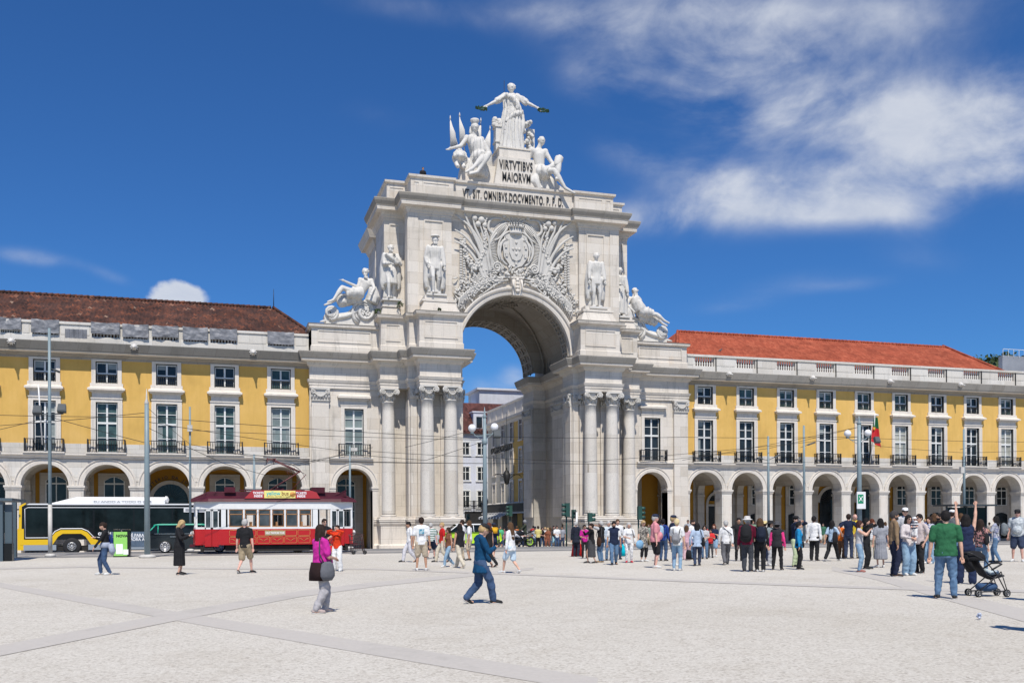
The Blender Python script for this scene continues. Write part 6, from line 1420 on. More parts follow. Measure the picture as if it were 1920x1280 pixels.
for (x, z) in ((2.8,.5),(9.1,.5)): wheel(bus, x, z, .50, .10, .3, 10, (.5,.5,.5), .5)
mb = MB(); mb.box(.3, L-.1, .15, W-.1, .22, .5); mb.build('underside', M_UND, bus)
mb = MB(); mb.box(8.3, L-.3, -.045, -.02, .62, 1.28); mb.box(4.95, 8.1, -.05, -.03, .45, 1.35); mb.build('advert_panel', plain('advert_blue', (.10,.14,.19), .4, var=.4, scale=2), bus)
text(bus, 'carris', .34, M_WTX, Matrix.Translation((4.62, -.045, 1.16)) @ UP, 'lettering', .004, 1, .01); text(bus, 'EU ANDO A TODO O GÁS', .21, plain('grey_letter', (.30,.31,.33)), Matrix.Translation((5.6, .262, 3.09)) @ UP, 'lettering', .004, 1.3)
text(bus, '112 É PARA QUEM\nDEMORA A SUBIR', .25, M_WTX, Matrix.Translation((6.6, -.055, 1.05)) @ UP, 'lettering', .003, .9, .006)
text(bus, 'dr.co.  pt', .30, M_WTX, Matrix.Translation((8.9, -.03, 1.40)) @ UP, 'lettering', .004, 1, .01)
mb = MB(); mb.box(9.1, 11.7, -.05, -.02, 2.52, 2.78); mb.build('side_display', M_WHT, bus); mb = MB(); mb.box(9.2, 11.6, -.055, -.045, 2.57, 2.73); mb.build('display_text_strip', plain('grey_letter', (.3,.31,.33)), bus)
dm = MB(); dm.tube([(.0,-.25,2.7),(-.25,-.3,2.6),(-.3,-.3,2.2)], .04, 6); dm.box(-.38,-.26,-.36,-.22,1.9,2.35); dm.build('wing_mirror', M_BLK, bus)
bus.location = (Xa(37, 62.2), 62.2, gz(62)+.006); 
M_TR = plain('tram_red', (.46,.012,.014), .25, var=.06); M_TM = plain('tram_maroon', (.070,.011,.020), .55, var=.3, spec=.25); M_TW = plain('tram_white', (.74,.74,.72), .35, var=.05); M_WOOD = plain('varnished_wood', (.33,.16,.06), .4, var=.2); M_GOLD = plain('gold_line', (.60,.36,.10), .4); M_TGL = glass_mat('tram_glass', (.05,.055,.06), .04, .7, .7)
tram = thing('tram', 'old red and white tram with maroon roof and raised pantograph', 'tram'); L = 8.3; W = 2.25
def tr_outline(y0, y1, ins=0):      # plan with tapered rounded ends
    return [(.0+ins,.75),(.10+ins,.35),(1.3,.0+ins*.3),(L-1.3,.0+ins*.3),(L-.10-ins,.35),(L-ins,.75),(L-ins,W-.75),(L-.1-ins,W-.35),(L-1.3,W),(1.3,W),(.1+ins,W-.35),(ins,W-.75)]
mb = MB(); mb.prism_z(tr_outline(0,0), .48, 1.33); mb.build('lower_body', M_TR, tram)
mb = MB()
mb.prism_z(tr_outline(0,0,.02), 1.33, 1.44); mb.prism_z(tr_outline(0,0,.02), 2.40, 2.82)
for x in (1.30, 1.62, 2.48, 3.18, 3.87, 4.57, 5.27, 5.97, 6.32, 6.98): mb.box(x, x+.085, .02, .10, 1.44, 2.40); mb.box(x, x+.085, W-.1, W-.02, 1.44, 2.40)
mb.box(1.30, 1.78, .02, .1, 1.44, 2.40); mb.box(6.02, 6.42, .02, .1, 1.44, 2.40)
for (x, y) in ((.04,.72),(.12,.36),(L-.12,.72),(L-.2,.36),(.04,W-.8),(L-.12,W-.8)): mb.box(x, x+.09, y, y+.09, 1.44, 2.40)
mb.box(.04, .1, 1.0, 1.1, 1.44, 2.4); mb.box(L-.1, L-.04, 1.0, 1.1, 1.44, 2.4)
mb.build('upper_frame', M_TW, tram)
mb = MB(); vs = []; 
prof = [(-.06,2.80),(.02,2.96),(.35,3.10),(.62,3.14),(.64,3.30),(.9,3.36),(W/2,3.38)]
full = prof+[(W-a, b) for a, b in prof[::-1][1:]]
mb.prism_x(full, .75, L-.75)
for s_, xa, xb in ((-1, .75, -.12), (1, L-.75, L+.12)):
    e = [(W/2+(a-W/2)*.72, 2.80+(b-2.80)*.32) for a, b in full]; n = len(full); mb.add([(xa,a,b) for a,b in full]+[(xb,a,b) for a,b in e], [(i,(i+1)%n,(i+1)%n+n,i+n) for i in range(n)]+[tuple(range(n,2*n))])
mb.build('roof', M_TM, tram)
for k, (a, b) in enumerate([(1.78,2.48),(2.57,3.18),(3.27,3.87),(3.96,4.57),(4.66,5.27),(5.36,5.97)]):
    f = MB()
    for yy in (.035, W-.075): f.box(a, b, yy, yy+.04, 1.44, 1.50); f.box(a, b, yy, yy+.04, 2.34, 2.40); f.box(a, b, yy, yy+.04, 2.10, 2.15); f.box(a, a+.04, yy, yy+.04, 1.5, 2.34); f.box(b-.04, b, yy, yy+.04, 1.5, 2.34)
    o = f.build('window', M_WOOD, tram); g = MB(); g.box(a+.03, b-.03, .05, .058, 2.14, 2.36) if k % 2 else g.box(a+.03, b-.03, .05, .058, 1.47, 2.36); g.build('pane', M_TGL, o)
g = MB(); g.box(.14, 1.28, .12, .14, 1.45, 2.4) if False else None
mb = MB(); mb.box(.35, L-.35, .3, W-.25, .50, .62); 
for k in range(7): mb.box(1.9+k*.65, 2.3+k*.65, .25, .9, .6, 1.05); mb.box(2.2+k*.65, 2.3+k*.65, .25, .9, 1.0, 1.72); mb.box(1.9+k*.65, 2.3+k*.65, 1.35, W-.2, .6, 1.05); mb.box(2.2+k*.65, 2.3+k*.65, 1.35, W-.2, 1.0, 1.72)
mb.build('seats', M_WOOD, tram)
for (x0, side) in ((.58, 0), (L-1.28, 1)):
    d = MB(); yy = .12 if True else 0
    for a in (x0, x0+.36):
        d.box(a, a+.33, .035, .075, .40, 1.33, 0); d.box(a, a+.05, .03, .075, 1.33, 2.38, 1); d.box(a+.28, a+.33, .03, .075, 1.33, 2.38, 1); d.box(a, a+.33, .03, .075, 1.33, 1.42, 1); d.box(a, a+.33, .03, .075, 2.30, 2.38, 1)
    o = d.build('folding_door', [M_TR, M_TW], tram); g = MB(); g.box(x0+.04, x0+.66, .05, .06, 1.4, 2.32); g.build('pane', M_TGL, o)
    s_ = MB(); s_.box(x0-.05, x0+.75, -.15, .1, .22, .26); s_.tube([(x0-.05,-.15,.24),(x0-.05,-.0,.5)], .02, 5); s_.tube([(x0+.75,-.15,.24),(x0+.75,-.0,.5)], .02, 5); s_.build('step', M_UND, tram)
for x in (.03, L-.06):
    g = MB(); g.box(x, x+.03, .82, W-.82, 1.46, 2.38); g.build('end_window', M_TGL, tram)
g = MB(); g.box(.12, .16, .40, .72, 1.46, 2.38); g.box(L-.16, L-.12, .40, .72, 1.46, 2.38); g.build('quarter_window', M_TGL, tram)
mb = MB(); mb.box(1.6, L-1.6, .35, W-.3, .16, .46); mb.box(2.4, L-2.4, .15, .3, .12, .42); 
for x in (.35, L-.5): mb.box(x, x+.15, .3, W-.3, .1, .45)
mb.build('truck', M_UND, tram)
for x in (3.0, L-3.0): wheel(tram, x, .34, .34, .42, .12, 6, (.08,.06,.05), .8)
mb = MB()
for k in range(6):
    a, b = (1.80+k*.695, 2.43+k*.695)
    for (z0, z1) in ((.56,.90),(.96,1.27)):
        pts = [(a+.04,-.006,z0),(b-.04,-.006,z0),(b,-.006,z0+.04),(b,-.006,z1-.04),(b-.04,-.006,z1),(a+.04,-.006,z1),(a,-.006,z1-.04),(a,-.006,z0+.04),(a+.04,-.006,z0)]; mb.tube(pts, .009, 4)
    for s_ in (-1,1): mb.tube([((a+b)/2, -.008, .66),((a+b)/2+s_*.08,-.008,.74),((a+b)/2+s_*.18,-.008,.80),((a+b)/2+s_*.26,-.008,.78)], .009, 4)
mb.build('gold_lining', M_GOLD, tram)
mb = MB(); mb.box(3.58, 4.62, -.02, .01, .99, 1.24); mb.build('name_plate', plain('name_plate', (.42,.33,.18), .4), tram); text(tram, 'HILLS TRAMCAR TOUR', .15, M_WTX, Matrix.Translation((4.10, -.025, 1.06)) @ UP, 'lettering', .003, .62, .004)
mb = MB(); mb.prism([(2.55,2.98),(6.45,2.98),(6.25,3.32),(5.95,3.42),(2.95,3.42)], -.03, .03); bo = mb.build('roof_board', plain('board_red', (.38,.03,.035), .4), tram)
mb = MB(); mb.box(3.55, 5.15, -.045, -.028, 3.0, 3.40); mb.build('yellow_sign', plain('sign_yellow', (.80,.72,.22), .5), bo)
text(tram, 'TICKETS\nINSIDE', .17, M_WTX, Matrix.Translation((3.25, -.035, 3.22)) @ UP, 'lettering', .003, .85, .006); text(tram, 'TICKETS\nINSIDE', .17, M_WTX, Matrix.Translation((5.45, -.035, 3.22)) @ UP, 'lettering', .003, .85, .006)
text(tram, 'yellow', .30, plain('teal_letter', (.03,.42,.48)), Matrix.Translation((4.02, -.05, 3.16)) @ UP, 'lettering', .003, .9, .004); text(tram, 'bus', .30, plain('brown_letter', (.18,.05,.02)), Matrix.Translation((4.62, -.05, 3.16)) @ UP, 'lettering', .003, .9, .004)
text(tram, 'OFFICIAL SIGHTSEEING TOURS', .085, plain('brown_letter', (.18,.05,.02)), Matrix.Translation((4.30, -.05, 3.05)) @ UP, 'lettering', .002)
mb = MB(); mb.lathe([(.13,-.02),(.15,0),(.15,.02)], (5.0, -.04, 3.2), 16, axis='Y'); mb.build('round_emblem', plain('emblem_orange', (.55,.25,.05)), bo)
mb = MB(); mb.box(6.05, 6.75, .5, 1.6, 3.3, 3.62); mb.prism([(7.2,3.1),(7.9,3.1),(7.9,3.5)], .6, .7); mb.box(1.55, 2.1, .4, 1.2, 3.3, 3.6); mb.box(4.2, 4.6, .9, 1.4, 3.36, 3.6); mb.box(2.3, 5.6, 1.0, 1.12, 3.42, 3.48); mb.build('roof_equipment', M_TM, tram)
pg = MB(); M_PG = plain('pantograph_red', (.12,.03,.03), .5)
for yy in (.75, 1.45):
    pg.tube([(3.95,yy,3.50),(5.45,yy,4.50)], .035, 6); pg.tube([(5.45,yy,4.50),(4.05,yy,5.15)], .028, 6)
pg.tube([(5.0,.9,3.45),(5.80,1.1,4.35),(5.45,1.1,4.55)], .022, 5); pg.tube([(5.45,.7,4.5),(5.45,1.5,4.5)], .05, 6); pg.tube([(3.95,.7,3.5),(3.95,1.5,3.5)], .04, 6); pg.tube([(3.6,.75,3.45),(5.7,.75,3.45)], .03, 6); pg.tube([(3.6,1.45,3.45),(5.7,1.45,3.45)], .03, 6)
for xx in (3.75, 4.15): pg.tube([(xx,.25,4.95),(xx,.4,5.18),(xx,1.8,5.18),(xx,1.95,4.95)], .025, 6)
pg.tube([(3.75,.7,5.17),(4.15,.7,5.17)], .02, 5); pg.tube([(3.75,1.5,5.17),(4.15,1.5,5.17)], .02, 5)
for k in range(5): pg.tube([(5.3-.1*k,.8,4.42-.066*k),(5.15-.1*k,.8,4.72-.04*k)], .012, 4)
pg.build('pantograph', M_PG, tram)
hd = MB()
for x in (-.05, L+.05): hd.ball((x, W/2, 1.1), .12, .14, .14, 12, 8)
hd.build('headlamp', M_TW, tram); mb = MB(); mb.box(-.18, .3, .5, W-.5, .38, .5); mb.box(L-.3, L+.18, .5, W-.5, .38, .5); mb.build('bumper', M_TM, tram)
tram.location = (Xa(362, 51.2), 51.0, gz(51)+.012); tram.scale = (.982, 1, .95)
# taxi
def car_body(mb, prof, hw, n=1, mat=0, tuck=.12):
    mb.prism(prof, -hw, hw, mat)
tx = thing('taxi', 'black estate taxi with a green roof between the post and the tram', 'taxi'); M_TXB = plain('taxi_black', (.015,.02,.024), .15, spec=.6); M_TXG = plain('taxi_green', (.02,.38,.25), .3)
def smooth_car(root, Lc, lower, upper_pts, roofmat, bodymat, hw=.88):
    mb = MB(); k = len(lower)
    for (y0, y1, ins) in ((-hw, -hw+.10, .0),):
        pass
    rings = [(-hw, .04), (-hw-.0, .0), (-hw+.02, .0)]
    vs = []; fs = []; ys = [(-hw+.06,.05),(-hw,.0),(hw,.0),(hw-.06,.05)]
    cxm = sum(p[0] for p in lower)/k; czm = sum(p[1] for p in lower)/k
    for (y, ins) in ys:
        for (x, z) in lower: vs.append((x+(cxm-x)*ins*.5, y, z+(czm-z)*ins))
    m = k
    for j in range(3):
        for i in range(m): fs.append((j*m+i, j*m+(i+1)%m, (j+1)*m+(i+1)%m, (j+1)*m+i))
    fs += [tuple(range(m)), tuple(range(3*m, 4*m))]; mb.add(vs, fs); mb.build('body', bodymat, root)
    g = MB(); (a, b, c, d, zb, zt) = upper_pts; yi = hw-.06; yt = hw-.26
    g.add([(a,-yi,zb),(d,-yi,zb),(c,-yt,zt),(b,-yt,zt),(a,yi,zb),(d,yi,zb),(c,yt,zt),(b,yt,zt)], [(0,1,2,3),(4,7,6,5),(0,3,7,4),(1,5,6,2)]); g.build('windows', M_BGL, root)
    r = MB(); r.tube([(a,-yi,zb+.01),(b,-yt,zt)], .035, 6); r.tube([(d,-yi,zb+.01),(c,-yt,zt)], .035, 6); mid = (b+c)/2
    for q in (b+(c-b)*.05, mid, ): r.tube([(q+.02*(zt-zb),-yi-.002,zb),(q,-yt-.006,zt)], .025, 5)
    nseg = 6; vs = []
    for j in range(nseg+1):
        y = -yt-.02+2*(yt+.02)*j/nseg; cr_ = .06*math.sin(math.pi*j/nseg)
        for x in (b-.1, b+.1, (b+c)/2, c-.1, c+.1): vs.append((x, y, zt+cr_-(.03 if x in (b-.1, c+.1) else 0)))
    r.add(vs, [(j*5+i, j*5+i+1, (j+1)*5+i+1, (j+1)*5+i) for j in range(nseg) for i in range(4)], 0, True); r.tube([(b-.1,-yt-.02,zt-.03),(b+.1,-yt-.02,zt),(c-.1,-yt-.02,zt),(c+.1,-yt-.02,zt-.03)], .035, 6); r.build('roof', roofmat, root)
smooth_car(tx, 4.6, [(0,.35),(0,.85),(.1,1.02),(1.0,1.05),(3.3,1.0),(4.2,.88),(4.5,.68),(4.6,.35),(4.2,.22),(.2,.22)], (.05,.45,2.9,3.5,1.02,1.50), M_TXG, M_TXB)
for x in (.95, 3.72): wheel(tx, x, .33, .33, -.80, .22, 10, (.62,.62,.63), .78)
mb = MB(); mb.box(-.02,.05,-.86,-.5,.78,.98); mb.build('tail_light', plain('tail_red', (.35,.01,.01), .2), tx); mb = MB(); mb.box(1.2, 1.5, -.89, -.87, .85, .88); mb.box(2.3, 2.6, -.89, -.87, .85, .88); mb.box(.4, 3.3, -.885, -.86, 1.01, 1.035); mb.build('trim', plain('chrome', (.5,.5,.5), .2, .9), tx)
tx.location = (Xa(276, 54.6), 55.4, gz(55)+.008); tx.rotation_euler = (0,0,R(-3))
pc = thing('car', 'lime green and white car half hidden behind the walkers in front of the arch', 'car'); 
smooth_car(pc, 4.3, [(0,.5),(.05,.9),(1.0,1.0),(3.3,1.02),(4.1,.95),(4.2,.5),(4.0,.30),(.2,.30)], (.6,1.3,3.3,4.0,1.0,1.50), M_WHT, plain('lime_green', (.50,.78,.03), .3))
for x in (.85, 3.4): wheel(pc, x, .33, .33, -.80, .22, 7, (.3,.3,.3), .65)
pc.location = (Xa(947, 60)-4.3, 61.2, gz(60)+.006)
# motorcycle
mc = thing('motorcycle', 'black sports motorcycle with lime green wheel rims carrying a rider', 'motorcycle'); M_BK = plain('moto_black', (.014,.014,.015), .3); M_LIM = plain('lime_rim', (.45,.8,.03), .3)
for x in (.0, 1.42):
    w = MB(); pts = [(x+.27*math.cos(a), 0, .32+.27*math.sin(a)) for a in [2*math.pi*k/24 for k in range(25)]]; w.tube(pts, .062, 8); o = w.build('tyre', plain('rubber', (.015,.015,.016), .8), mc)
    w = MB(); w.tube([(x+.20*math.cos(a), -.02, .32+.20*math.sin(a)) for a in [2*math.pi*k/24 for k in range(25)]], .022, 6)
    for k in range(5): a = 2*math.pi*k/5; w.tube([(x,0,.32),(x+.2*math.cos(a),0,.32+.2*math.sin(a))], .018, 5)
    w.build('rim', M_LIM, o)
mb = MB(); mb.tube([(0,-.1,.32),(.28,-.1,.95)], .03, 6); mb.tube([(0,.1,.32),(.28,.1,.95)], .03, 6); mb.tube([(.2,0,.75),(.45,0,.9),(.8,0,.86),(1.05,0,.82)], [.13,.18,.17,.10], 10); mb.tube([(.35,0,.5),(.7,0,.45),(.9,0,.55)], [.15,.2,.14], 10); mb.tube([(1.42,-.08,.32),(.85,-.08,.5)], .035, 6); mb.tube([(.95,0,.82),(1.35,0,.92),(1.75,0,1.02)], [.12,.10,.04], 8, flat=.7); mb.tube([(1.5,0,.9),(1.85,0,.55)], [.03,.02], 5); mb.tube([(.9,-.16,.42),(1.5,-.2,.62)], [.05,.06], 7); mb.build('frame', M_BK, mc)
mb = MB(); mb.tube([(.05,0,.95),(.2,0,1.0),(.35,0,.9)], [.06,.16,.14], 9); mb.tube([(.12,-.14,.6),(.45,-.2,.75),(.7,-.18,.6)], [.04,.12,.06], 7); mb.build('fairing', plain('moto_silver', (.45,.45,.46), .3), mc)
mb = MB(); mb.tube([(.3,-.35,1.02),(.32,0,1.0),(.3,.35,1.02)], .02, 6); mb.build('handlebar', M_BK, mc)
mc.location = (Xa(953, 58), 58.0, gz(58)+.01); mc.scale = (1.0,1.0,1.0)

# ================================================================ street furniture
M_POLE = plain('grey_green_pole', (.20,.26,.28), .5, var=.12, scale=2); M_CONC = plain('pale_mast', (.52,.50,.46), .7, var=.15, scale=3); M_LH = plain('lamp_grey', (.09,.10,.105), .7, spec=.15); M_GLOBE = plain('globe_white', (.80,.80,.80), .2)
def pole(name, label, x, ytop, Y, w, mat, cat='lamp post', group=None, split=None, base=True):
    X = Xa(x, Y); z0 = gz(Y); zt = Za(x, ytop, Y); t = thing(name, label, cat, (X, Y, z0), group); d = Y/(CT-(x-960)/FPX*ST); r = w*d/FPX/2
    mb = MB(); mb.tube([(X,Y,z0),(X,Y,z0+(zt-z0)*.6),(X,Y,zt)], [r*1.15, r, r*.8], 12); mb.build('post', mat, t)
    if split: m2 = MB(); m2.tube([(X,Y,z0),(X,Y,Za(x,split,Y))], [r*1.3, r*1.22], 12); m2.build('pale_sleeve', M_CONC, t)
    if base: m3 = MB(); m3.lathe([(r*3.2,z0),(r*3.2,z0+.10),(r*2.4,z0+.14),(r*1.3,z0+.16)], (X,Y,0), 12); m3.build('footing', M_CONC, t)
    return t, X, z0, zt, r
def pt(x, y, Y): return Vector((Xa(x, Y), Y, Za(x, y, Y)))
def floodlight(parent, x, y, Y, s_=.42):
    p = pt(x, y, Y); mb = MB(); mb.M = Matrix.Translation(p) @ Matrix.Rotation(R(-25), 4, 'X'); mb.frus(-s_/2, s_/2, -.10, .12, -s_/2, s_/2, .03, 0); mb.M = None; o = mb.build('floodlight', M_LH, parent)
    g = MB(); g.M = Matrix.Translation(p) @ Matrix.Rotation(R(-25), 4, 'X'); g.box(-s_*.4, s_*.4, -.115, -.10, -s_*.38, s_*.38); g.build('lens', plain('lens_grey', (.10,.11,.115), .7, spec=.1), o)
def led_head(parent, x0, y0, x1, y1, Y):
    a, b = pt(x0, y0, Y), pt(x1, y1, Y); mb = MB(); mb.tube([a, a.lerp(b,.45), a.lerp(b,.55), b], [.05,.05,.17,.15], 8, flat=.35, up=(0,0,1)); mb.build('lamp_head', M_LH, parent)
t, X, z0, zt, r = pole('lamp_post', 'tall grey mast with a pale lower sleeve and two floodlights in front of the bus', 94, 615, 50.5, 6.0, M_POLE, split=945); led_head(t, 91, 688, 113, 697, 50.5)
mb = MB(); mb.tube([pt(64,777,50.5), pt(120,775,50.5)], .03, 6); mb.build('cross_arm', M_LH, t); floodlight(t, 71, 768, 50.5, .40); floodlight(t, 117, 765, 50.5, .40)
t, X, z0, zt, r = pole('tram_wire_post', 'thick grey green post with pointed tip standing on a concrete footing', 276, 757, 47.0, 9.5, M_POLE, 'post'); mb = MB(); mb.lathe([(r*.8,zt),(r*.9,zt+.05),(r*.3,zt+.25),(r*.35,zt+.33),(.01,zt+.7)], (X,47.0,0), 10); mb.build('finial', M_CONC, t)
t, *_ = pole('tram_wire_post', 'thin grey post with a small box near its top behind the tram', 357, 762, 60, 4.2, M_POLE, 'post'); p = pt(357, 803, 60); mb = MB(); mb.box(p.x-.14, p.x+.14, p.y-.2, p.y, p.z-.18, p.z+.2); mb.build('box', M_CONC, t)
pole('tram_wire_post', 'short topped grey post behind the tram roof', 477, 851, 58, 4.6, M_POLE, 'post')
t, *_ = pole('tram_wire_post', 'grey post with a small lamp in front of the side arch left of the columns', 656.5, 836, 58, 4.2, M_POLE, 'post'); p = pt(661, 842, 58); mb = MB(); mb.box(p.x-.1, p.x+.28, p.y-.2, p.y, p.z-.10, p.z+.10); mb.build('lamp_head', M_CONC, t)
def globe_post(label, x, ytop, Y, w, gl, flood=None, collar=None):
    t, X, z0, zt, r = pole('lamp_post', label, x, ytop, Y, w, M_POLE, 'lamp post', 'lamp posts with white globes')
    mb = MB(); mb.lathe([(r*.9,zt),(r*1.1,zt+.08),(r*.5,zt+.2),(r*.4,zt+.35),(.01,zt+.62)], (X,Y,0), 10)
    if collar: zc = Za(x, collar, Y); mb.lathe([(r*1.0,zc-.1),(r*1.35,zc-.06),(r*1.35,zc+.16),(r*1.0,zc+.2)], (X,Y,0), 12)
    mb.build('finial', M_POLE, t)
    for (gx, gy, gr) in gl:
        p = pt(gx, gy, Y); a = MB(); a.tube([(X, Y, p.z-.42), (X+(p.x-X)*.7, Y, p.z-.45), (p.x, Y, p.z-.25)], .035, 6); a.tube([(X, Y, p.z-.75), (X+(p.x-X)*.6, Y, p.z-.5)], .02, 5); a.build('arm', M_POLE, t)
        g = MB(); g.ball(p, gr, n=20, m=14); g.build('globe', M_GLOBE, t); g = MB(); g.lathe([(.10,-.02),(.12,.06),(.05,.10)], (p.x, Y, p.z-gr-.08), 10); g.build('globe_holder', M_POLE, t)
    if flood: floodlight(t, *flood, Y-.1, .42)
    return t
globe_post('grey post with two white globe lamps standing before the archway', 909.5, 783, 52.0, 8.0, [(886,802,.22),(928,800,.22)], (932,813), 829)
globe_post('grey post with two white globe lamps standing before the flag', 1611.5, 795, 56.0, 8.4, [(1590,812,.24),(1628,811,.24)], (1645,824))
def thin_post(label, x, ytop, Y, heads, box=None):
    t, *_ = pole('lamp_post', label, x, ytop, Y, 4.6, M_POLE, 'lamp post', 'thin lamp posts before the right building')
    for h in heads: led_head(t, *h, Y)
    if box: p = pt(*box, Y); mb = MB(); mb.box(p.x-.2, p.x+.1, p.y-.2, p.y, p.z-.25, p.z+.2); mb.build('box', M_CONC, t)
thin_post('thin grey lamp post with two wing shaped lamp heads', 1441, 817, 56, [(1439,862,1421,858),(1443,861,1463,852)])
thin_post('thin grey lamp post with one lamp head right of the twin headed post', 1508, 797, 58, [(1502,838,1528,829)])
thin_post('thin grey lamp post with one lamp head and a box near the right edge', 1808, 804, 58, [(1801,842,1829,834)], (1803, 880))
sg = thing('emergency_sign', 'white sign with a green assembly point pictogram on the globe lamp post', 'sign', (Xa(1615,55.6), 55.6, gz(56))); a, b = pt(1606.5, 921, 55.6), pt(1622.5, 953, 55.6)
mb = MB(); mb.box(a.x, b.x, 55.55, 55.62, b.z, a.z); mb.build('plate', M_WHT, sg); a2, b2 = pt(1609.5, 926, 55.5), pt(1620, 943, 55.5); mb = MB(); mb.box(a2.x, b2.x, 55.535, 55.548, b2.z, a2.z); mb.build('green_field', plain('sign_green', (.01,.25,.12), .5), sg)
mb = MB(); c_ = (a2+b2)/2
for k in range(4): dx_, dz_ = ((-.09,.12),(.09,.12),(-.09,-.12),(.09,-.12))[k]; mb.tube([(c_.x+dx_*1.5,55.53,c_.z+dz_*1.4),(c_.x+dx_*.6,55.53,c_.z+dz_*.5)], [.035,.02], 5)
mb.ball((c_.x,55.53,c_.z), .07, .02, .09, 8, 6); mb.build('pictogram', M_WTX, sg)
# flag and bare flag staff
fl = thing('flag', 'drooping green and red national flag on a white staff at a balcony', 'flag', (Xa(1640,71.3), 71.3, 7))
mb = MB(); mb.tube([pt(1632,868,71.7), pt(1640,800,71.0), pt(1641.5,774,70.7)], .035, 6); mb.build('staff', M_WHT, fl)
for nm_, m_, rng in (('green_half', plain('flag_green', (.005,.12,.04), .8), (0,.38)), ('red_half', plain('flag_red', (.50,.01,.015), .8), (.38,1))):
    mb = MB(); vs = []; nx, ny = 14, 16
    for j in range(ny+1):
        t_ = rng[0]+(rng[1]-rng[0])*j/ny; y = 782+(835-782)*t_; w = 5.0+15*t_**1.1
        for i in range(nx+1): u = i/nx; q = pt(1641-t_*3+ (u-.18)*w, y+u*t_*5-(1-u)*t_*8, 70.95); vs.append((q.x, q.y+.10*math.sin(u*11+t_*3), q.z))
    mb.add(vs, [(j*(nx+1)+i, j*(nx+1)+i+1, (j+1)*(nx+1)+i+1, (j+1)*(nx+1)+i) for j in range(ny) for i in range(nx)], 0, True); mb.build(nm_, m_, fl)
mb = MB(); p = pt(1640, 803, 70.85); mb.ball(p, .10, .03, .13, 10, 8); mb.build('emblem', plain('flag_yellow', (.65,.45,.03), .7), fl)
mb = MB(); mb.tube([pt(73,720,71.0), pt(80,833,71.9)], .045, 6); tag(mb.build('flag_staff', M_WHT), 'bare white flag staff leaning from a balcony behind the tall mast', 'flag staff')
# wires
def wire(pts, Ys, r=.013, sag=.0):
    P = [pt(x, y, Yy) for (x, y), Yy in zip(pts, Ys)]; Q = []
    for a, b in zip(P, P[1:]):
        for k in range(8): t_ = k/8; q = a.lerp(b, t_); q.z -= sag*4*t_*(1-t_)*(b-a).length; Q.append(q)
    Q.append(P[-1]); mb = MB(); mb.tube(Q, r, 4); o = mb.build('overhead_wire', M_IRON)
    o['category'] = 'wire'; o['group'] = 'overhead wires'; return o
WR = [([(-60,776),(276,781)],[50,47]),([(276,781),(909,822)],[47,52]),([(-40,800),(276,773)],[52,47]),([(-60,818),(95,781),(276,830)],[56,50.5,47]),([(276,762),(357,832),(477,856)],[47,60,58]),
      ([(276,790),(656,846)],[47,58]),([(357,806),(909,824)],[60,52]),([(656,843),(1100,865),(1611,818)],[58,55,56]),([(-40,856),(500,862),(1000,868),(1500,866),(1960,862)],[52,52,52,52,52]),([(300,836),(600,862),(909,868)],[52,52,52]),
      ([(909,818),(1280,819),(1611,818)],[52,56,56]),([(1611,820),(1960,828)],[56,58]),([(1611,800),(1441,840),(1200,866)],[56,56,56]),([(1611,832),(1808,848),(1960,843)],[56,58,58]),([(1280,862),(1611,800)],[56,56]),
      ([(476,857),(560,872),(656,848)],[58,55,58]),([(656,850),(800,862),(909,826)],[58,52,52]),([(276,800),(420,868),(560,905)],[47,52,60]),([(760,838),(909,800)],[56,52]),([(540,872),(700,838)],[52,58])]
WL = ['long wire from the left edge to the thick post','long wire from the thick post to the globe lamp post before the archway','rising wire from the left edge to the thick post','wire sagging past the tall mast','steep wire falling from the thick post tip behind the tram',
      'wire from the thick post to the post with a small lamp','wire from the boxed thin post to the globe lamp post','wire crossing the columns towards the flag','level contact wire running across the whole square','second contact wire left of the archway',
      'upper wire between the two globe lamp posts','wire from the flag side lamp post to the right edge','wire falling left from the flag side lamp post past the twin headed post','wire sagging to the right edge past the boxed lamp post','thin wire rising to the flag side lamp post',
      'slack wire between the two posts behind the tram','slack wire ending at the globe lamp post before the archway','wire falling behind the tram pantograph','short wire left of the globe lamp post before the archway','short oblique wire left of the columns']
for (p_, y_), l_ in zip(WR, WL): wire(p_, y_, .013, .004)['label'] = 'thin black overhead '+l_ if len(l_.split()) < 13 else l_
# traffic lights
M_TL = plain('traffic_green', (.02,.07,.055), .5)
def tlight(label, x, y, Y, face, rows=3, red=False, n_top=None):
    p = pt(x, y, Y); g0 = gz(Y); t = thing('traffic_light', label, 'traffic light', (p.x, Y, g0), 'traffic lights by the archway'); mb = MB(); mb.tube([(p.x,Y,g0),(p.x,Y,p.z+.1)], .055, 8); mb.build('post', M_TL, t)
    h = .30*rows; mb = MB(); mb.box(p.x-.13, p.x+.13, Y-.32, Y-.06, p.z-h/2, p.z+h/2)
    for k in range(rows):
        zz = p.z+h/2-.15-.30*k; mb.tube([(p.x+face*.13, Y-.19, zz), (p.x+face*.38, Y-.19, zz+.0)], [.125,.115], 10) if face else mb.tube([(p.x, Y-.32, zz), (p.x, Y-.5, zz)], [.11,.10], 10)
    mb.build('signal_head', M_TL, t)
    for k in range(rows):
        zz = p.z+h/2-.15-.30*k; g = MB(); lit = red and k == 0
        g.ball((p.x+face*.38, Y-.19, zz), .012 if face else .09, .09 if face else .02, .09, 8, 6) if face else g.ball((p.x, Y-.505, zz), .09, .015, .09, 8, 6); g.build('lens', plain('lens_red', (.6,.02,.02), .3) if lit else plain('lens_dark', (.05,.06,.055), .3), t)
tlight('tall green traffic light turned left at the right pier of the archway', 1062, 955, 60, -1, 3)
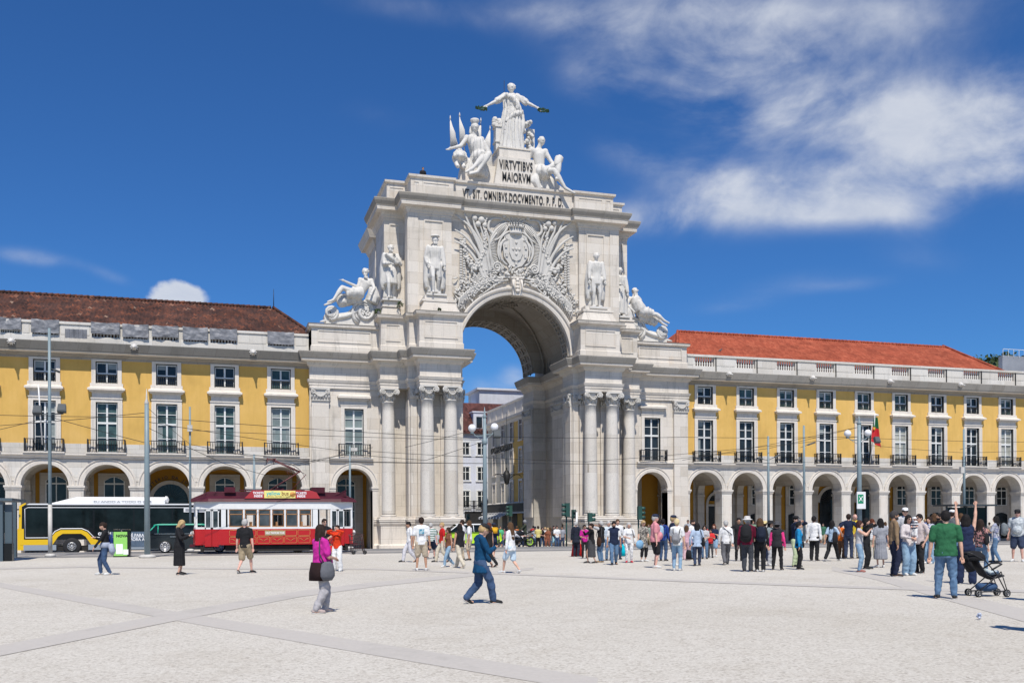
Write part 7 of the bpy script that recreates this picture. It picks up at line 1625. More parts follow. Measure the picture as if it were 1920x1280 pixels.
tlight('dark traffic light seen from behind beside the right pier', 1074, 963, 61, 0, 2); tlight('green traffic light turned right before the paired columns', 1104, 969, 60, 1, 2, True)
tlight('green traffic light turned right before the side arch', 1197, 961, 59, 1, 3); tlight('green traffic light turned left under the striped awning', 956, 957, 78, -1, 3); tlight('dark traffic light left of the globe lamp post beyond the archway', 877, 969, 84, 0, 2)
# shelters, litter kiosk, cart
def shelter(label, x0, x1, Y, dep=1.4, ytop=945):
    a, b = Xa(x0, Y), Xa(x1, Y); z0 = gz(Y); z1 = Za((x0+x1)/2, ytop, Y); t = thing('bus_shelter', label, 'bus shelter', ((a+b)/2, Y, z0)); mb = MB()
    for x in (a, (a+b)/2, b): mb.box(x-.05, x+.05, Y, Y+.1, z0, z1)
    mb.box(a-.2, b+.2, Y-.8, Y+dep, z1, z1+.12); mb.box(a, b, Y+.02, Y+.08, z0+.35, z0+.42); mb.build('frame', plain('shelter_dark', (.04,.05,.055), .4), t)
    g = MB(); g.box(a+.05, b-.05, Y+.04, Y+.055, z0+.42, z1-.1); g.build('glass_panel', M_BGL, t)
    mb = MB(); mb.box(a+.3, b-.3, Y-.4, Y-.1, z0+.42, z0+.48); mb.box(a+.5, a+.56, Y-.3, Y-.2, z0, z0+.42); mb.box(b-.56, b-.5, Y-.3, Y-.2, z0, z0+.42); mb.build('bench', M_IRON, t)
shelter('dark glass bus shelter behind the crowd at the right', 1776, 1850, 57, 1.2, 948)
sh_ = thing('bus_shelter', 'dark grey shelter posts cut off by the left edge of the photo', 'bus shelter', (Xa(5,45), 45, 0)); mb = MB()
for (x0, x1, Yy) in ((-30,5,45),(9,22,45.2),(22,30,50)): mp = MB(); mp.box(Xa(x0,Yy), Xa(x1,Yy), Yy, Yy+.3, gz(Yy), Za(10,940 if x1 != 22 else 945,Yy)); mp.build('shelter_post', plain('shelter_slate', (.07,.10,.12), .5), sh_)
mb.box(Xa(-40,45), Xa(24,45), 44.9, 48, Za(10,938,45), Za(10,933,45)); mb.build('frame', plain('shelter_slate', (.07,.10,.12), .5), sh_); mb = MB(); mb.box(Xa(8,45.2)-.02, Xa(22,45.2)+.02, 45.12, 45.55, gz(45), Za(15,1018,45)); mb.build('bin', M_BLK, sh_)
a = gp(226, 1043.5); k_ = thing('litter_kiosk', 'black street bin with a lime green poster beside the woman in jeans', 'bin', tuple(a)); Yk = a.y
xa, xb = Xa(213, Yk), Xa(241, Yk); zt = Za(226, 993, Yk); mb = MB(); mb.box(xa-.02, xb+.06, Yk, Yk+.62, a.z, zt-.05); mb.tube([(xa-.02,Yk+.31,zt-.05),(xb+.06,Yk+.31,zt-.05)], [.31,.31], 14, flat=.3, up=(0,0,1)); mb.build('housing', M_BLK, k_)
mb = MB(); mb.box(xa, xb-.06, Yk-.02, Yk, a.z+.06, zt-.08); mb.build('poster', plain('poster_green', (.28,.62,.13), .5), k_)
mb = MB(); mb.box(xa+.42, xa+.64, Yk-.03, Yk-.02, a.z+.12, a.z+.36); mb.box(xa+.1, xa+.4, Yk-.028, Yk-.02, a.z+.15, a.z+.62); mb.build('poster_panels', M_WTX, k_); text(k_, 'NOVA', .16, M_IRON, Matrix.Translation(((xa+xb)/2+.03, Yk-.03, zt-.32)) @ UP, 'lettering', .002, 1.1, .006)
p = gp(671, 1038.5); ct = thing('luggage_cart', 'dark wire cart standing at the front of the tram', 'cart', tuple(p)); mb = MB(); mb.M = Matrix.Translation(p)
for x in (-.28,.32):
    for y in (0,.5): mb.tube([(x,y,.1),(x-.1,y,1.0)], .022, 5)
for z in (.3,.5,.7,.9): mb.tube([(-.3-z*.08,0,z),(.34-z*.1,0,z),(.34-z*.1,.5,z),(-.3-z*.08,.5,z),(-.3-z*.08,0,z)], .016, 5)
for k in range(7): mb.tube([(-.3+k*.1,0,.2),(-.36+k*.1,0,.95)], .012, 4)
mb.tube([(-.35,0,1.0),(-.2,0,1.08),(.1,0,1.02),(.3,0,.98)], .02, 5); mb.M = None; mb.build('basket', plain('cart_maroon', (.05,.02,.02), .6), ct)
for x in (-.22,.34): wheel(ct, p.x+x, p.z+.10, .10, p.y, .05, 5, (.2,.2,.2), .7)
# ministry lettering round the third arcade door
x0_ = wxL[6]
for i, ch in enumerate('MINISTERIO DA JUSTIÇA'):
    if ch == ' ': continue
    a_ = math.pi*(1-(i+.8)/22.0); M_ = Matrix.Translation((x0_+1.70*math.cos(a_), 76.95, 3.30+1.70*math.sin(a_))) @ Matrix.Rotation(-(a_-math.pi/2), 4, 'Y') @ UP
    text(LW, ch, .30, M_LET, M_, 'letter', .02, 1.0, .012)
# ================================================================ people
BLK=(.02,.02,.022); WHT=(.74,.74,.73); NAVY=(.018,.026,.055); GRY=(.24,.24,.25); DGR=(.07,.07,.075); LGR=(.48,.48,.49); KH=(.36,.29,.19); CRM=(.58,.52,.41); BEI=(.50,.42,.31); RED=(.50,.02,.02); MAR=(.14,.012,.035); PNK=(.62,.05,.26); BLU=(.02,.16,.40)
JN=('denim',(.022,.048,.11),(.045,.09,.18)); MJ=('denim',(.065,.13,.23),(.12,.21,.33)); LJ=('denim',(.17,.28,.40),(.27,.40,.52)); DJ=('denim',(.012,.02,.05),(.03,.05,.10))
HB=(.025,.014,.010); HK=(.012,.010,.010); HBR=(.085,.045,.022); HBL=(.42,.29,.14); HG=(.42,.41,.39); HA=(.10,.028,.014); SW=(.60,.60,.58); SB=(.02,.02,.02)
def person(label, x, fy, hy, face, sex='m', legs='stand', arms=('down','down'), top=None, bot=None, shoe=SB, skin='l', hair=None, hat=None, fat=1.0, sun=False, jacket=None, tilt=0.0, head=0.0, Y=None, cat='person', group=None, H=None, seat=None):
    if Y is None: p, d = ground_at(x, fy)
    else: z = gz(Y) if Y < 66.2 else -.45; p = Vector((Xa(x, Y), Y, z)); d = Y/(CT-(x-960)/FPX*ST)
    hh = H or ((984-.0045*x)-hy)*d/FPX+CH-p.z
    if hat: hh *= .99
    hh = hh/.992
    t = thing('person', label, cat); t.location = (0,0,0)
    vx = .017 if d < 24 else .021 if d < 40 else .027 if d < 56 else .034
    fi = figure(t, hh, sex, legs, arms, top, bot, shoe, SK[skin], hair, hat, fat, R(head), R(tilt), vx, sun=sun, jacket=jacket, seat=seat, face=not (120 < face % 360 < 240))
    for o in t.children:
        if o.name.split('.')[0] in ('body','trousers','skirt','shorts','hair') : pass
    tc_ = Vector((-p.x, -p.y)).normalized(); rt = Vector((-tc_.y, tc_.x)); a = R(face); dr = tc_*math.cos(a)+rt*math.sin(a)*(1 if True else 1)
    rz = math.atan2(dr.x, -dr.y); t.location = p; t.rotation_euler = (0,0,rz); fi['t'] = t; fi['H'] = hh; return fi
def item(fi, name, label, cat, mb, mat, parts=()):
    o = mb.build(name, mat) if not parts else None
    if parts:
        o = thing(name, label, cat)
        for (n_, m_, mt) in parts: m_.build(n_, mt, o)
    o.location = fi['t'].location; o.rotation_euler = fi['t'].rotation_euler; tag(o, label, cat); return o
def backpack(fi, label, col, w=.15, h=.26, zc=.70):
    H = fi['H']; b = MB(); k = 6
    b.tube([(0,.145*H*.95,(zc-h/2)*H), (0,.16*H,(zc-h*.3)*H), (0,.165*H,zc*H), (0,.155*H,(zc+h*.35)*H), (0,.13*H,(zc+h/2)*H)], [w*.36*H, w*.52*H, w*.54*H, w*.48*H, w*.25*H], 12, flat=.72, up=(0,1,0))
    b.tube([(0,.205*H,(zc-h*.3)*H), (0,.22*H,(zc-.1*h)*H), (0,.205*H,(zc+.02)*H)], [w*.3*H, w*.36*H, w*.25*H], 10, flat=.4, up=(0,1,0))
    s = MB()
    for sx in (-1,1): s.tube([(sx*.055*H,.10*H,(zc+h*.42)*H), (sx*.07*H,.02*H,.835*H), (sx*.068*H,-.085*H,.76*H), (sx*.085*H,-.06*H,.66*H), (sx*.075*H,.10*H,.60*H)], .010*H, 6, flat=.5)
    return item(fi, 'backpack', label, 'backpack', None, None, (('bag_body', b, cloth(col)), ('straps', s, cloth(DGR))))
def sbag(fi, label, col, side=1, z=.50, w=.16, h=.15, y=.02, strap=True, name='shoulder_bag'):
    H = fi['H']; b = MB(); x = side*.135*H
    b.tube([(x*1.0,y*H,(z-h*.55)*H), (x*1.04,y*H,(z-h*.3)*H), (x*1.02,y*H,z*H), (x,y*H,(z+h*.4)*H), (x*.97,y*H,(z+h*.52)*H)], [w*.34*H, w*.52*H, w*.52*H, w*.42*H, w*.25*H], 12, flat=.40, up=(1,0,0))
    s = MB(); s.tube([(x,(y-.04)*H,(z+h*.4)*H), (side*.12*H,-.06*H,.66*H), (side*.07*H*(1 if strap is True else -1),-.04*H,.825*H), (side*.07*H*(1 if strap is True else -1),.05*H,.825*H), (side*.12*H,.08*H,.66*H), (x,(y+.04)*H,(z+h*.4)*H)], .008*H, 6)
    return item(fi, name, label, 'bag', None, None, (('bag_body', b, cloth(col)), ('strap', s, cloth(DGR))))
def phone(fi, label, cam=False):
    H = fi['H']; m = (fi['wri'][0]+fi['wri'][1])/2 if cam != 'r' and cam != 'l' else fi['wri'][1 if cam == 'r' else 0]; m = m+Vector((0,-.055*H,.02*H)); b = MB(); b.box(m.x-.038, m.x+.038, m.y-.006, m.y+.006, m.z-.02, m.z+.12)
    b.box(m.x-.030, m.x-.010, m.y-.010, m.y-.006, m.z+.085, m.z+.11)
    return item(fi, 'phone', label, 'phone', b, plain('phone_black', (.015,.015,.016), .2))
def P(*a, **k): return person(*a, **k)
def wear(f, name, m, mat):
    o = m.build(name, mat); o.parent = f['t']; return o
f = P('woman in black top and jeans with shirt tied round her hips beside green bin', 197, 1077, 976, 262, 'f', 'step', ('phone','fwd'), ('long',BLK), ('jeans',JN), SW, 'l', ('bun',HB), tilt=18)
m = MB(); H = f['H']; m.tube([(0,0,.50*H),(0,0,.56*H),(0,0,.60*H)], [.115*H,.108*H,.095*H], 14, flat=.85, up=(0,1,0)); m.tube([(.05*H,.10*H,.56*H),(.10*H,.14*H,.44*H),(.06*H,.13*H,.38*H)], [.05*H,.06*H,.03*H], 8); m.tube([(-.05*H,.10*H,.56*H),(-.03*H,.13*H,.42*H)], [.05*H,.03*H], 8)
wear(f, 'tied_shirt', m, cloth((.34,.38,.47))); sbag(f, 'dark blue bag on the back of the woman beside the green bin', (.02,.05,.20), -1, .64, .12, .2, .06)
f = P('blonde woman all in black looking at her phone in front of the taxi', 336, 1077, 973, 75, 'f', 'stand', ('phone','phone'), ('long',BLK), ('skirt',BLK), SB, 'l', ('bob',HBL), tilt=22); phone(f, 'phone held by the blonde woman in black')
f = P('grey haired man in black T-shirt and khaki shorts walking beside the tram', 459, 1074, 970, 152, 'm', 'walk', ('down','down'), ('tshirt',BLK), ('shorts',KH), SB, 'p', ('short',HG), fat=1.08)
f = P('large woman in bright pink top with long dark hair and grey bag, nearest the camera', 601, 1148, 980, 118, 'f', 'step2', ('hold','fwd'), ('tshirt',(.55,.03,.30)), ('trousers',(.40,.385,.395)), (.45,.36,.33), 'l', ('vlong',(.030,.013,.010)), fat=1.2)
m = MB(); H = f['H']; m.tube([(0,.01*H,.36*H),(0,.01*H,.45*H),(0,.01*H,.56*H)], [.138*H,.136*H,.110*H], 16, flat=.85, up=(0,1,0)); wear(f, 'cardigan', m, cloth((.025,.014,.014))); sbag(f, 'big grey cloth shoulder bag of the woman in the pink top', (.13,.135,.15), -1, .47, .17, .19, -.01)
f = P('bearded man in black polo shirt between the tram and the woman in pink', 608, 1066, 972, 20, 'm', 'stand', ('down','hold'), ('tshirt',BLK), ('trousers',BLK), SB, 'l', ('short',HB), sun=True)
f = P('woman in orange red top and white wide trousers photographing with raised phone', 632, 1070, 984, 335, 'f', 'wide', ('cam','cam'), ('long',(.66,.05,.015)), ('wide',WHT), SW, 'l', ('short',HB), tilt=-8); phone(f, 'pale phone raised by the woman in orange red'); sbag(f, 'round red bag hanging beside the white trousers', (.52,.03,.015), -1, .46, .20, .18, .0, strap='x')
P('young man in white T-shirt and pale trousers walking left before the pedestal', 768, 1053, 975, 285, 'm', 'walk', ('down','down'), ('tshirt',WHT), ('trousers',(.60,.59,.62)), SB, 'm', ('short',HK), tilt=14)
f = P('man seen from behind in white T-shirt with a blue picture and beige shorts', 790, 1069, 969, 182, 'm', 'wide', ('down','down'), ('tshirt',WHT), ('shorts',BEI), SW, 'm', ('short',HB), fat=1.06)
H = f['H']; m = MB(); n = 6; m.add([((-.05+.10*i/n)*H, (.082+.012*math.sin(math.pi*i/n))*H*1.0, z_*H) for z_ in (.685,.775) for i in range(n+1)], [(i,i+1,i+2+n,i+1+n) for i in range(n)]); wear(f, 'shirt_print', m, cloth(('blot',(.03,.22,.34),(.35,.50,.55))))
P('grey haired man in green and white striped shirt behind the man in beige shorts', 808, 1047, 978, 165, 'm', 'walk', ('down','down'), ('tshirt',('stripes',(.01,.12,.07),WHT)), ('shorts',NAVY), SB, 'p', ('short',HG), fat=1.12)
f = P('small dark haired woman with a grey bag behind the striped shirt', 817, 1044, 993, 170, 'f', 'stand', ('down','down'), ('tshirt',LGR), ('jeans',DJ), SB, 'd', ('curly',HK)); sbag(f, 'grey bag beside the striped shirt man', GRY, 1, .52, .15, .2)
P('blond man in red T-shirt under an open white shirt walking left', 829, 1053, 977, 285, 'm', 'walk', ('down','down'), ('tshirt',RED), ('trousers',CRM), SB, 'l', ('short',HBL))
P('woman in brown sleeveless top, sunglasses and pale blue jeans turning round', 841, 1062, 986, 300, 'f', 'walk2', ('down','down'), ('tank',(.20,.085,.05)), ('jeans',LJ), SW, 'm', ('long',HB), sun=True)
P('woman in black sleeveless top and cream trousers with long black hair striding right', 862, 1064, 979, 215, 'f', 'stride', ('fwd','down'), ('tank',BLK), ('trousers',CRM), CRM, 'm', ('long',HK), fat=1.1)
P('dark haired man in white shirt half hidden behind the woman in cream trousers', 867, 1049, 974, 250, 'm', 'stand', ('down','down'), ('tshirt',WHT), ('trousers',BEI), SB, 'l', ('short',HB))
P('long haired youth in white T-shirt and khaki shorts left of the blue jacket man', 880, 1050, 975, 262, 'm', 'stand', ('down','down'), ('tshirt',WHT), ('shorts',BEI), SB, 'm', ('bob',HBR))
f = P('man in blue jacket, black cap and dark jeans looking down at his phone', 900, 1131, 975, 108, 'm', 'walk', ('phone','fwd'), ('coat',(.008,.058,.135)), ('trousers',JN), SB, 'l', ('short',HBL), ('cap',BLK), tilt=24); phone(f, 'phone held by the man in the blue jacket', 'l')
P('dark red haired woman in black clothes behind the blue jacket man', 917, 1062, 977, 240, 'f', 'stride', ('down','fwd'), ('tank',BLK), ('slim',BLK), SB, 'l', ('long',HA))
f = P('man in navy cap and shirt with an ochre jumper over his shoulders', 926, 1047, 978, 200, 'm', 'walk', ('down','down'), ('tshirt',NAVY), ('shorts',NAVY), SB, 'l', ('short',HB), ('cap',NAVY))
H = f['H']; m = MB(); m.tube([(-.12*H,-.02*H,.80*H),(-.06*H,.07*H,.83*H),(.06*H,.07*H,.83*H),(.12*H,-.02*H,.80*H)], .035*H, 8); m.tube([(0,.09*H,.82*H),(0,.12*H,.70*H)], [.08*H,.06*H], 8, flat=.4, up=(0,1,0)); wear(f, 'jumper', m, cloth((.62,.33,.02)))
P('woman with long light brown hair, white sweatshirt and pale denim shorts', 958, 1074, 976, 232, 'f', 'walk2', ('fwd','down'), ('jacket',WHT), ('shorts',('denim',(.45,.58,.68),(.58,.69,.76))), SW, 'l', ('vlong',HBR), tilt=6)
# rider
f = P('rider in olive jacket and grey helmet on the motorcycle', 997, 1040, 984, 275, 'm', 'stand', ('handle','handle'), ('jacket',(.05,.06,.04)), ('jeans',BLK), SB, 'l', None, ('hood',(.25,.25,.25)), Y=58.0, H=1.72, seat=True)
f['t'].location = Vector((Xa(984,58.05), 58.02, gz(58)+.0))
# middle group
f = P('white haired man in long dark suit beside the traffic lights', 1080, 1043, 977, 150, 'm', 'stand', ('down','down'), ('coat',(.022,.026,.04)), ('trousers',(.022,.026,.04)), SB, 'l', ('short',HG))
H = f['H']; p = gp(1085, 1043); sc = thing('red_cover', 'red folded umbrella cover standing behind the man in the dark suit', 'cover', tuple(p)); m = MB(); m.M = Matrix.Translation(p+Vector((.1,.5,0))); m.tube([(0,0,0),(.0,0,.5),(0,0,.95)], [.42,.30,.10], 9, flat=.6); m.M = None; m.build('cloth', cloth(RED), sc); m = MB(); m.tube([p+Vector((.1,.5,.9)), p+Vector((.1,.5,2.0))], [.05,.04], 7); m.build('pole', M_FR, sc)
P('woman with sunglasses and magenta waistcoat next to the dark suit man', 1096, 1046, 983, 10, 'f', 'stand', ('hold','down'), ('tshirt',(.50,.02,.25)), ('slim',BLK), SB, 'm', ('short',HK), sun=True)
f = P('woman in black photographing towards the left with a camera', 1109, 1055, 979, 285, 'f', 'step', ('phonehi','cam'), ('long',BLK), ('skirt',DGR), SB, 'l', ('bun',HB)); phone(f, 'black camera of the woman in black')
f = P('man in black waistcoat over grey sleeves aiming a camera left', 1127, 1054, 976, 240, 'm', 'stand', ('cam','cam'), ('tshirt',LGR), ('jeans',MJ), (.3,.2,.1), 'm', ('short',HG), jacket=('vest',BLK)); sbag(f, 'brown bag of the man in the black waistcoat', (.06,.03,.02), 1, .50, .13, .2)
P('grey haired man in pale shirt behind the waistcoat photographer', 1141, 1050, 976, 20, 'm', 'stand', ('down','down'), ('shirt',(.55,.62,.68)), ('jeans',MJ), SB, 'l', ('short',HG))
P('man with black beard in open navy jacket over a white T-shirt, walking forward', 1151, 1058, 975, 3, 'm', 'walk', ('down','down'), ('tshirt',WHT), ('jeans',MJ), SB, 'm', ('beard',HK), jacket=('vest',NAVY))
P('man in white shirt hidden behind the bearded man', 1158, 1048, 973, 10, 'm', 'stand', ('down','down'), ('shirt',WHT), ('jeans',JN), SB, 'l', ('short',HBR))
f = P('grey haired woman in white T-shirt with red shoes', 1179, 1054, 979, 8, 'f', 'stand', ('hold','down'), ('tshirt',WHT), ('slim',('blot',LGR,WHT)), (.45,.02,.04), 'l', ('bob',HG)); sbag(f, 'white bag of the woman with red shoes', WHT, 1, .55, .14, .14, -.02)
p = gp(1167, 1042); m = MB(); m.tube([p+Vector((0,0,.02)), p+Vector((0,0,.22)), p+Vector((0,0,.40)), p+Vector((0,0,.55))], [.20,.24,.17,.05], 10, flat=.6); tag(m.build('carrier_bag', cloth((.0,.42,.52))), 'turquoise carrier bag beside the bearded man', 'bag')
f = P('blonde woman in grey patterned shirt and black cropped trousers', 1206, 1052, 975, 35, 'f', 'stand', ('down','hold'), ('dress',('blot',(.10,.09,.08),(.38,.35,.30))), ('capri',BLK), SW, 'l', ('short',HBL), sun=True); H = f['H']; m = MB(); m.lathe([(.02,-.02),(.17,-.015),(.17,.015),(.02,.02)], (-.16*H,-.08*H,.42*H), 16, axis='Y'); item(f, 'round_fan', 'light blue round fan held by the woman in the patterned shirt', 'fan', m, cloth((.22,.42,.62)))
P('heavy man in pink T-shirt, navy cap and black shorts facing right', 1228, 1064, 963, 100, 'm', 'stand', ('down','down'), ('tshirt',(.66,.27,.30)), ('shorts',BLK), SW, 'p', ('short',HG), ('cap',NAVY), fat=1.28)
f = P('man in blue top with a light rucksack behind the man in the pink T-shirt', 1243, 1051, 972, 160, 'm', 'stand', ('down','down'), ('long',(.02,.05,.22)), ('jeans',JN), SB, 'd', ('short',HK)); backpack(f, 'pale blue rucksack behind the man in the pink T-shirt', (.30,.42,.52))
P('tall man in navy cap and dark T-shirt behind the short haired blonde woman', 1262, 1060, 965, 110, 'm', 'stand', ('hip','down'), ('tshirt',NAVY), ('shorts',JN), SW, 'l', ('short',HBL), ('cap',NAVY))
f = P('short haired blonde woman in white T-shirt and pale ankle jeans seen from behind', 1269, 1069, 972, 172, 'f', 'stand', ('down','fwd'), ('tshirt',WHT), ('slim',LJ), SW, 'l', ('short',(.62,.50,.28))); backpack(f, 'small dark grey rucksack on the short haired blonde woman', GRY, .15, .18, .62)
P('woman in pale pink seen between the blonde woman and the puffer jacket', 1287, 1049, 984, 165, 'f', 'stand', ('down','fwd'), ('long',(.62,.38,.44)), ('wide',(.62,.42,.46)), SW, 'l', ('long',HBR))
p = gp(1291, 1050); m = MB(); m.tube([p+Vector((0,0,.05)), p+Vector((0,0,.3)), p+Vector((0,0,.42))], [.16,.15,.10], 9, flat=.7); tag(m.build('bag', cloth(BLK)), 'small black bag standing on the ground beside the puffer jacket woman', 'bag')
P('man in white T-shirt left of the puffer jacket woman', 1298, 1048, 974, 60, 'm', 'stand', ('down','down'), ('tshirt',WHT), ('jeans',MJ), SB, 'l', ('beard',HB))
f = P('woman in pale blue puffer jacket and dark jeans walking away', 1307, 1060, 978, 182, 'f', 'step', ('down','bag'), ('jacket',(.42,.52,.66)), ('jeans',DJ), SB, 'l', ('bob',HK)); sbag(f, 'black bag over the shoulder of the puffer jacket woman', BLK, -1, .55, .17, .2)
P('woman in jeans facing the camera right behind the puffer jacket', 1321, 1047, 984, 0, 'f', 'stand', ('hold','hold'), ('tshirt',LGR), ('jeans',MJ), SB, 'l', ('long',HK), sun=True)
P('child in red shirt with a white band', 1332, 1045, 991, 5, 'm', 'stand', ('phone','phone'), ('tshirt',('stripes',RED,(.62,.02,.02))), ('slim',DGR), SB, 'm', ('short',HK))
P('woman in navy top behind the child in red', 1339, 1043, 982, 350, 'f', 'stand', ('phone','phone'), ('tshirt',NAVY), ('shorts',LJ), SW, 'l', ('long',HA))
f = P('old man with white shirt and grey trousers walking away', 1361, 1058, 973, 188, 'm', 'walk', ('back','relax'), ('shirt',WHT), ('trousers',(.13,.13,.14)), SB, 'l', ('short',HG)); sbag(f, 'black strap bag of the old man in the white shirt', BLK, -1, .50, .09, .10, .0, strap='x')
P('dark haired man in black holding one arm out before the second arcade door', 1385, 1051, 970, 10, 'm', 'stand', ('out','down'), ('long',BLK), ('slim',BLK), SB, 'm', ('short',HK))
f = P('man in pale sun hat and maroon shirt with a black rucksack', 1401, 1071, 967, 172, 'm', 'stand', ('hold','down'), ('long',MAR), ('trousers',(.055,.06,.07)), SB, 'l', ('short',HG), ('brim',(.55,.53,.50)), fat=1.1); backpack(f, 'large black rucksack on the man in the maroon shirt', BLK, .19, .30)
f = P('brown haired woman in black with a dark rucksack beside the maroon shirt', 1425, 1071, 971, 186, 'f', 'stand', ('down','down'), ('long',BLK), ('trousers',BLK), SW, 'l', ('bob',HBR)); backpack(f, 'black rucksack with a blue flash', (.015,.02,.035), .17, .26)
P('person in yellow straw hat behind the two rucksacks', 1434, 1052, 976, 175, 'f', 'stand', ('down','down'), ('long',NAVY), ('trousers',NAVY), SB, 'l', ('short',HB), ('brim',(.62,.50,.24)))
P('woman in black hat and grey jacket left of the pink sleeves', 1444, 1060, 975, 60, 'f', 'stand', ('down','down'), ('long',(.22,.26,.27)), ('trousers',LGR), SW, 'l', ('bob',HK), ('brim',BLK))
f = P('woman in grey hat with pink sleeves under a black quilted waistcoat', 1457, 1068, 977, 172, 'f', 'wide', ('down','down'), ('long',(.70,.05,.22)), ('slim',BLK), SB, 'l', ('short',HK), ('brim',DGR), jacket=('vest',(.03,.03,.035)), fat=1.08)
P('man in black cap filming behind the bright blue jacket', 1491, 1062, 966, 60, 'm', 'stand', ('cam','cam'), ('long',NAVY), ('trousers',(.50,.58,.36)), SB, 'l', ('short',HK), ('cap',BLK))
f = P('short haired woman in bright blue jacket and black trousers', 1497, 1067, 978, 95, 'f', 'stand', ('down','down'), ('jacket',(.02,.24,.48)), ('trousers',BLK), SB, 'l', ('short',HK)); sbag(f, 'small black bag in front of the bright blue jacket', BLK, 1, .52, .10, .12, -.08)
f = P('man in white hooded sweatshirt and black trousers seen from behind', 1526, 1051, 967, 165, 'm', 'stand', ('down','down'), ('jacket',WHT), ('trousers',BLK), SB, 'd', ('short',HK))
f = P('long haired woman in light blue top and black trousers striding with a black bag', 1560, 1051, 973, 150, 'f', 'stride', ('strap','back'), ('tshirt',(.42,.55,.68)), ('trousers',BLK), SW, 'm', ('vlong',HK)); sbag(f, 'big black bag behind the striding long haired woman', BLK, -1, .56, .20, .26, .10)
P('person in orange sleeves left of the navy polo shirt', 1577, 1046, 979, 150, 'm', 'stand', ('down','down'), ('long',(.75,.17,.02)), ('trousers',(.13,.07,.04)), SB, 'm', ('short',HK))
P('man in navy polo shirt and dark jeans seen from behind', 1591, 1047, 963, 176, 'm', 'stand', ('hip','hip'), ('tshirt',NAVY), ('jeans',DJ), SB, 'l', ('short',HB))
P('older man with glasses in yellow shirt under the green sign', 1603, 1046, 963, 15, 'm', 'stand', ('down','down'), ('tshirt',(.70,.52,.05)), ('trousers',CRM), SB, 'p', ('ring',HG))
f = P('woman in light grey sleeveless top and blue jeans filming to the right', 1611, 1072, 975, 85, 'f', 'stand', ('phonehi','phonehi'), ('tank',LGR), ('jeans',LJ), (.3,.12,.1), 'l', ('vlong',(.05,.02,.015))); phone(f, 'phone of the woman in the light grey sleeveless top')
P('black haired woman in black leggings raising a camera behind the jeans woman', 1624, 1066, 971, 70, 'f', 'stand', ('cam','cam'), ('long',BLK), ('slim',BLK), SB, 'l', ('bob',HK))
f = P('curly haired woman in striped white top and beige trousers', 1635, 1047, 971, 178, 'f', 'step', ('down','down'), ('tshirt',('stripes',WHT,LGR)), ('trousers',(.45,.42,.34)), SW, 'l', ('curly',HA)); sbag(f, 'black handbag of the curly haired woman', BLK, 1, .58, .1, .14)
P('woman in long silver grey dress with black hair', 1651, 1063, 971, 200, 'f', 'stand', ('down','down'), ('tshirt',(.30,.31,.34)), ('wide_skirt',(.26,.27,.30)), SW, 'l', ('long',HK), fat=1.1)
P('bearded man in tan sweater and navy trousers facing right', 1676, 1080, 957, 110, 'm', 'stand', ('down','down'), ('long',(.25,.17,.10)), ('trousers',(.02,.025,.05)), (.06,.04,.03), 'm', ('beard',(.05,.045,.045)))
P('man in white cap looking over the heads', 1697, 1055, 951, 10, 'm', 'stand', ('down','down'), ('tshirt',LGR), ('trousers',NAVY), SB, 'l', ('short',HB), ('cap',WHT), sun=True)
f = P('woman with sunglasses and wide pale jeans cradling a baby', 1703, 1078, 965, 30, 'f', 'stand', ('hold','hold'), ('long',(.60,.55,.55)), ('wide',LJ), SW, 'l', ('long',HK), sun=True)
P('dark haired man with sunglasses in pinkish T-shirt and black trousers', 1724, 1074, 963, 320, 'm', 'stand', ('hold','pocket'), ('tshirt',(.55,.47,.45)), ('trousers',BLK), SB, 'l', ('short',HK), sun=True)
# baby held between them
p = f['t'].location; bb = P('baby with a white sun hat in the arms of the woman with sunglasses', 1715, 1078, 990, 330, 'm', 'stand', ('hold','hold'), ('tshirt',('stripes',WHT,NAVY)), ('shorts',WHT), WHT, 'p', None, ('brim',WHT), Y=p.y-.20, H=.72); bb['t'].location.z = p.z+.92
P('woman in patterned blouse reaching one hand up', 1743, 1056, 968, 320, 'f', 'stand', ('selfie','down'), ('tshirt',('blot',(.10,.12,.25),(.6,.6,.62))), ('wide',LJ), SW, 'l', ('long',HB))
P('brown haired person in black behind the patterned blouse', 1752, 1048, 962, 200, 'm', 'stand', ('down','down'), ('long',BLK), ('trousers',BLK), SB, 'l', ('bob',HBR)); P('bearded man in black looking left behind the green T-shirt', 1762, 1050, 962, 300, 'm', 'stand', ('down','down'), ('tshirt',BLK), ('trousers',BLK), SB, 'm', ('beard',HK))
P('man in white cap and grey top just left of the raised arms', 1785, 1052, 955, 160, 'm', 'stand', ('down','down'), ('tshirt',(.12,.13,.14)), ('jeans',MJ), SB, 'l', ('short',HB), ('cap',WHT)); P('woman in white top right behind the raised arms', 1802, 1050, 962, 185, 'f', 'stand', ('down','down'), ('tshirt',WHT), ('trousers',BLK), SB, 'l', ('bob',HBR))
P('man in green T-shirt and blue jeans standing with his back to the camera', 1773, 1122, 957, 184, 'm', 'wide', ('down','down'), ('tshirt',(.03,.13,.06)), ('jeans',MJ), SB, 'l', ('short',HK), fat=1.22)
P('woman in navy sleeveless suit with both arms raised', 1811, 1094, 964, 182, 'f', 'wide', ('up','up'), ('tank',(.02,.03,.07)), ('wide',(.02,.03,.07)), NAVY, 'l', ('bob',HK), fat=1.06)
f = P('long haired woman in floral black top and blue jeans right of the navy suit', 1838, 1073, 971, 150, 'f', 'step', ('down','down'), ('tshirt',('blot',BLK,(.45,.22,.20))), ('jeans',MJ), SB, 'l', ('vlong',HB)); sbag(f, 'black bag between the navy suit and the floral top', BLK, -1, .62, .12, .2)
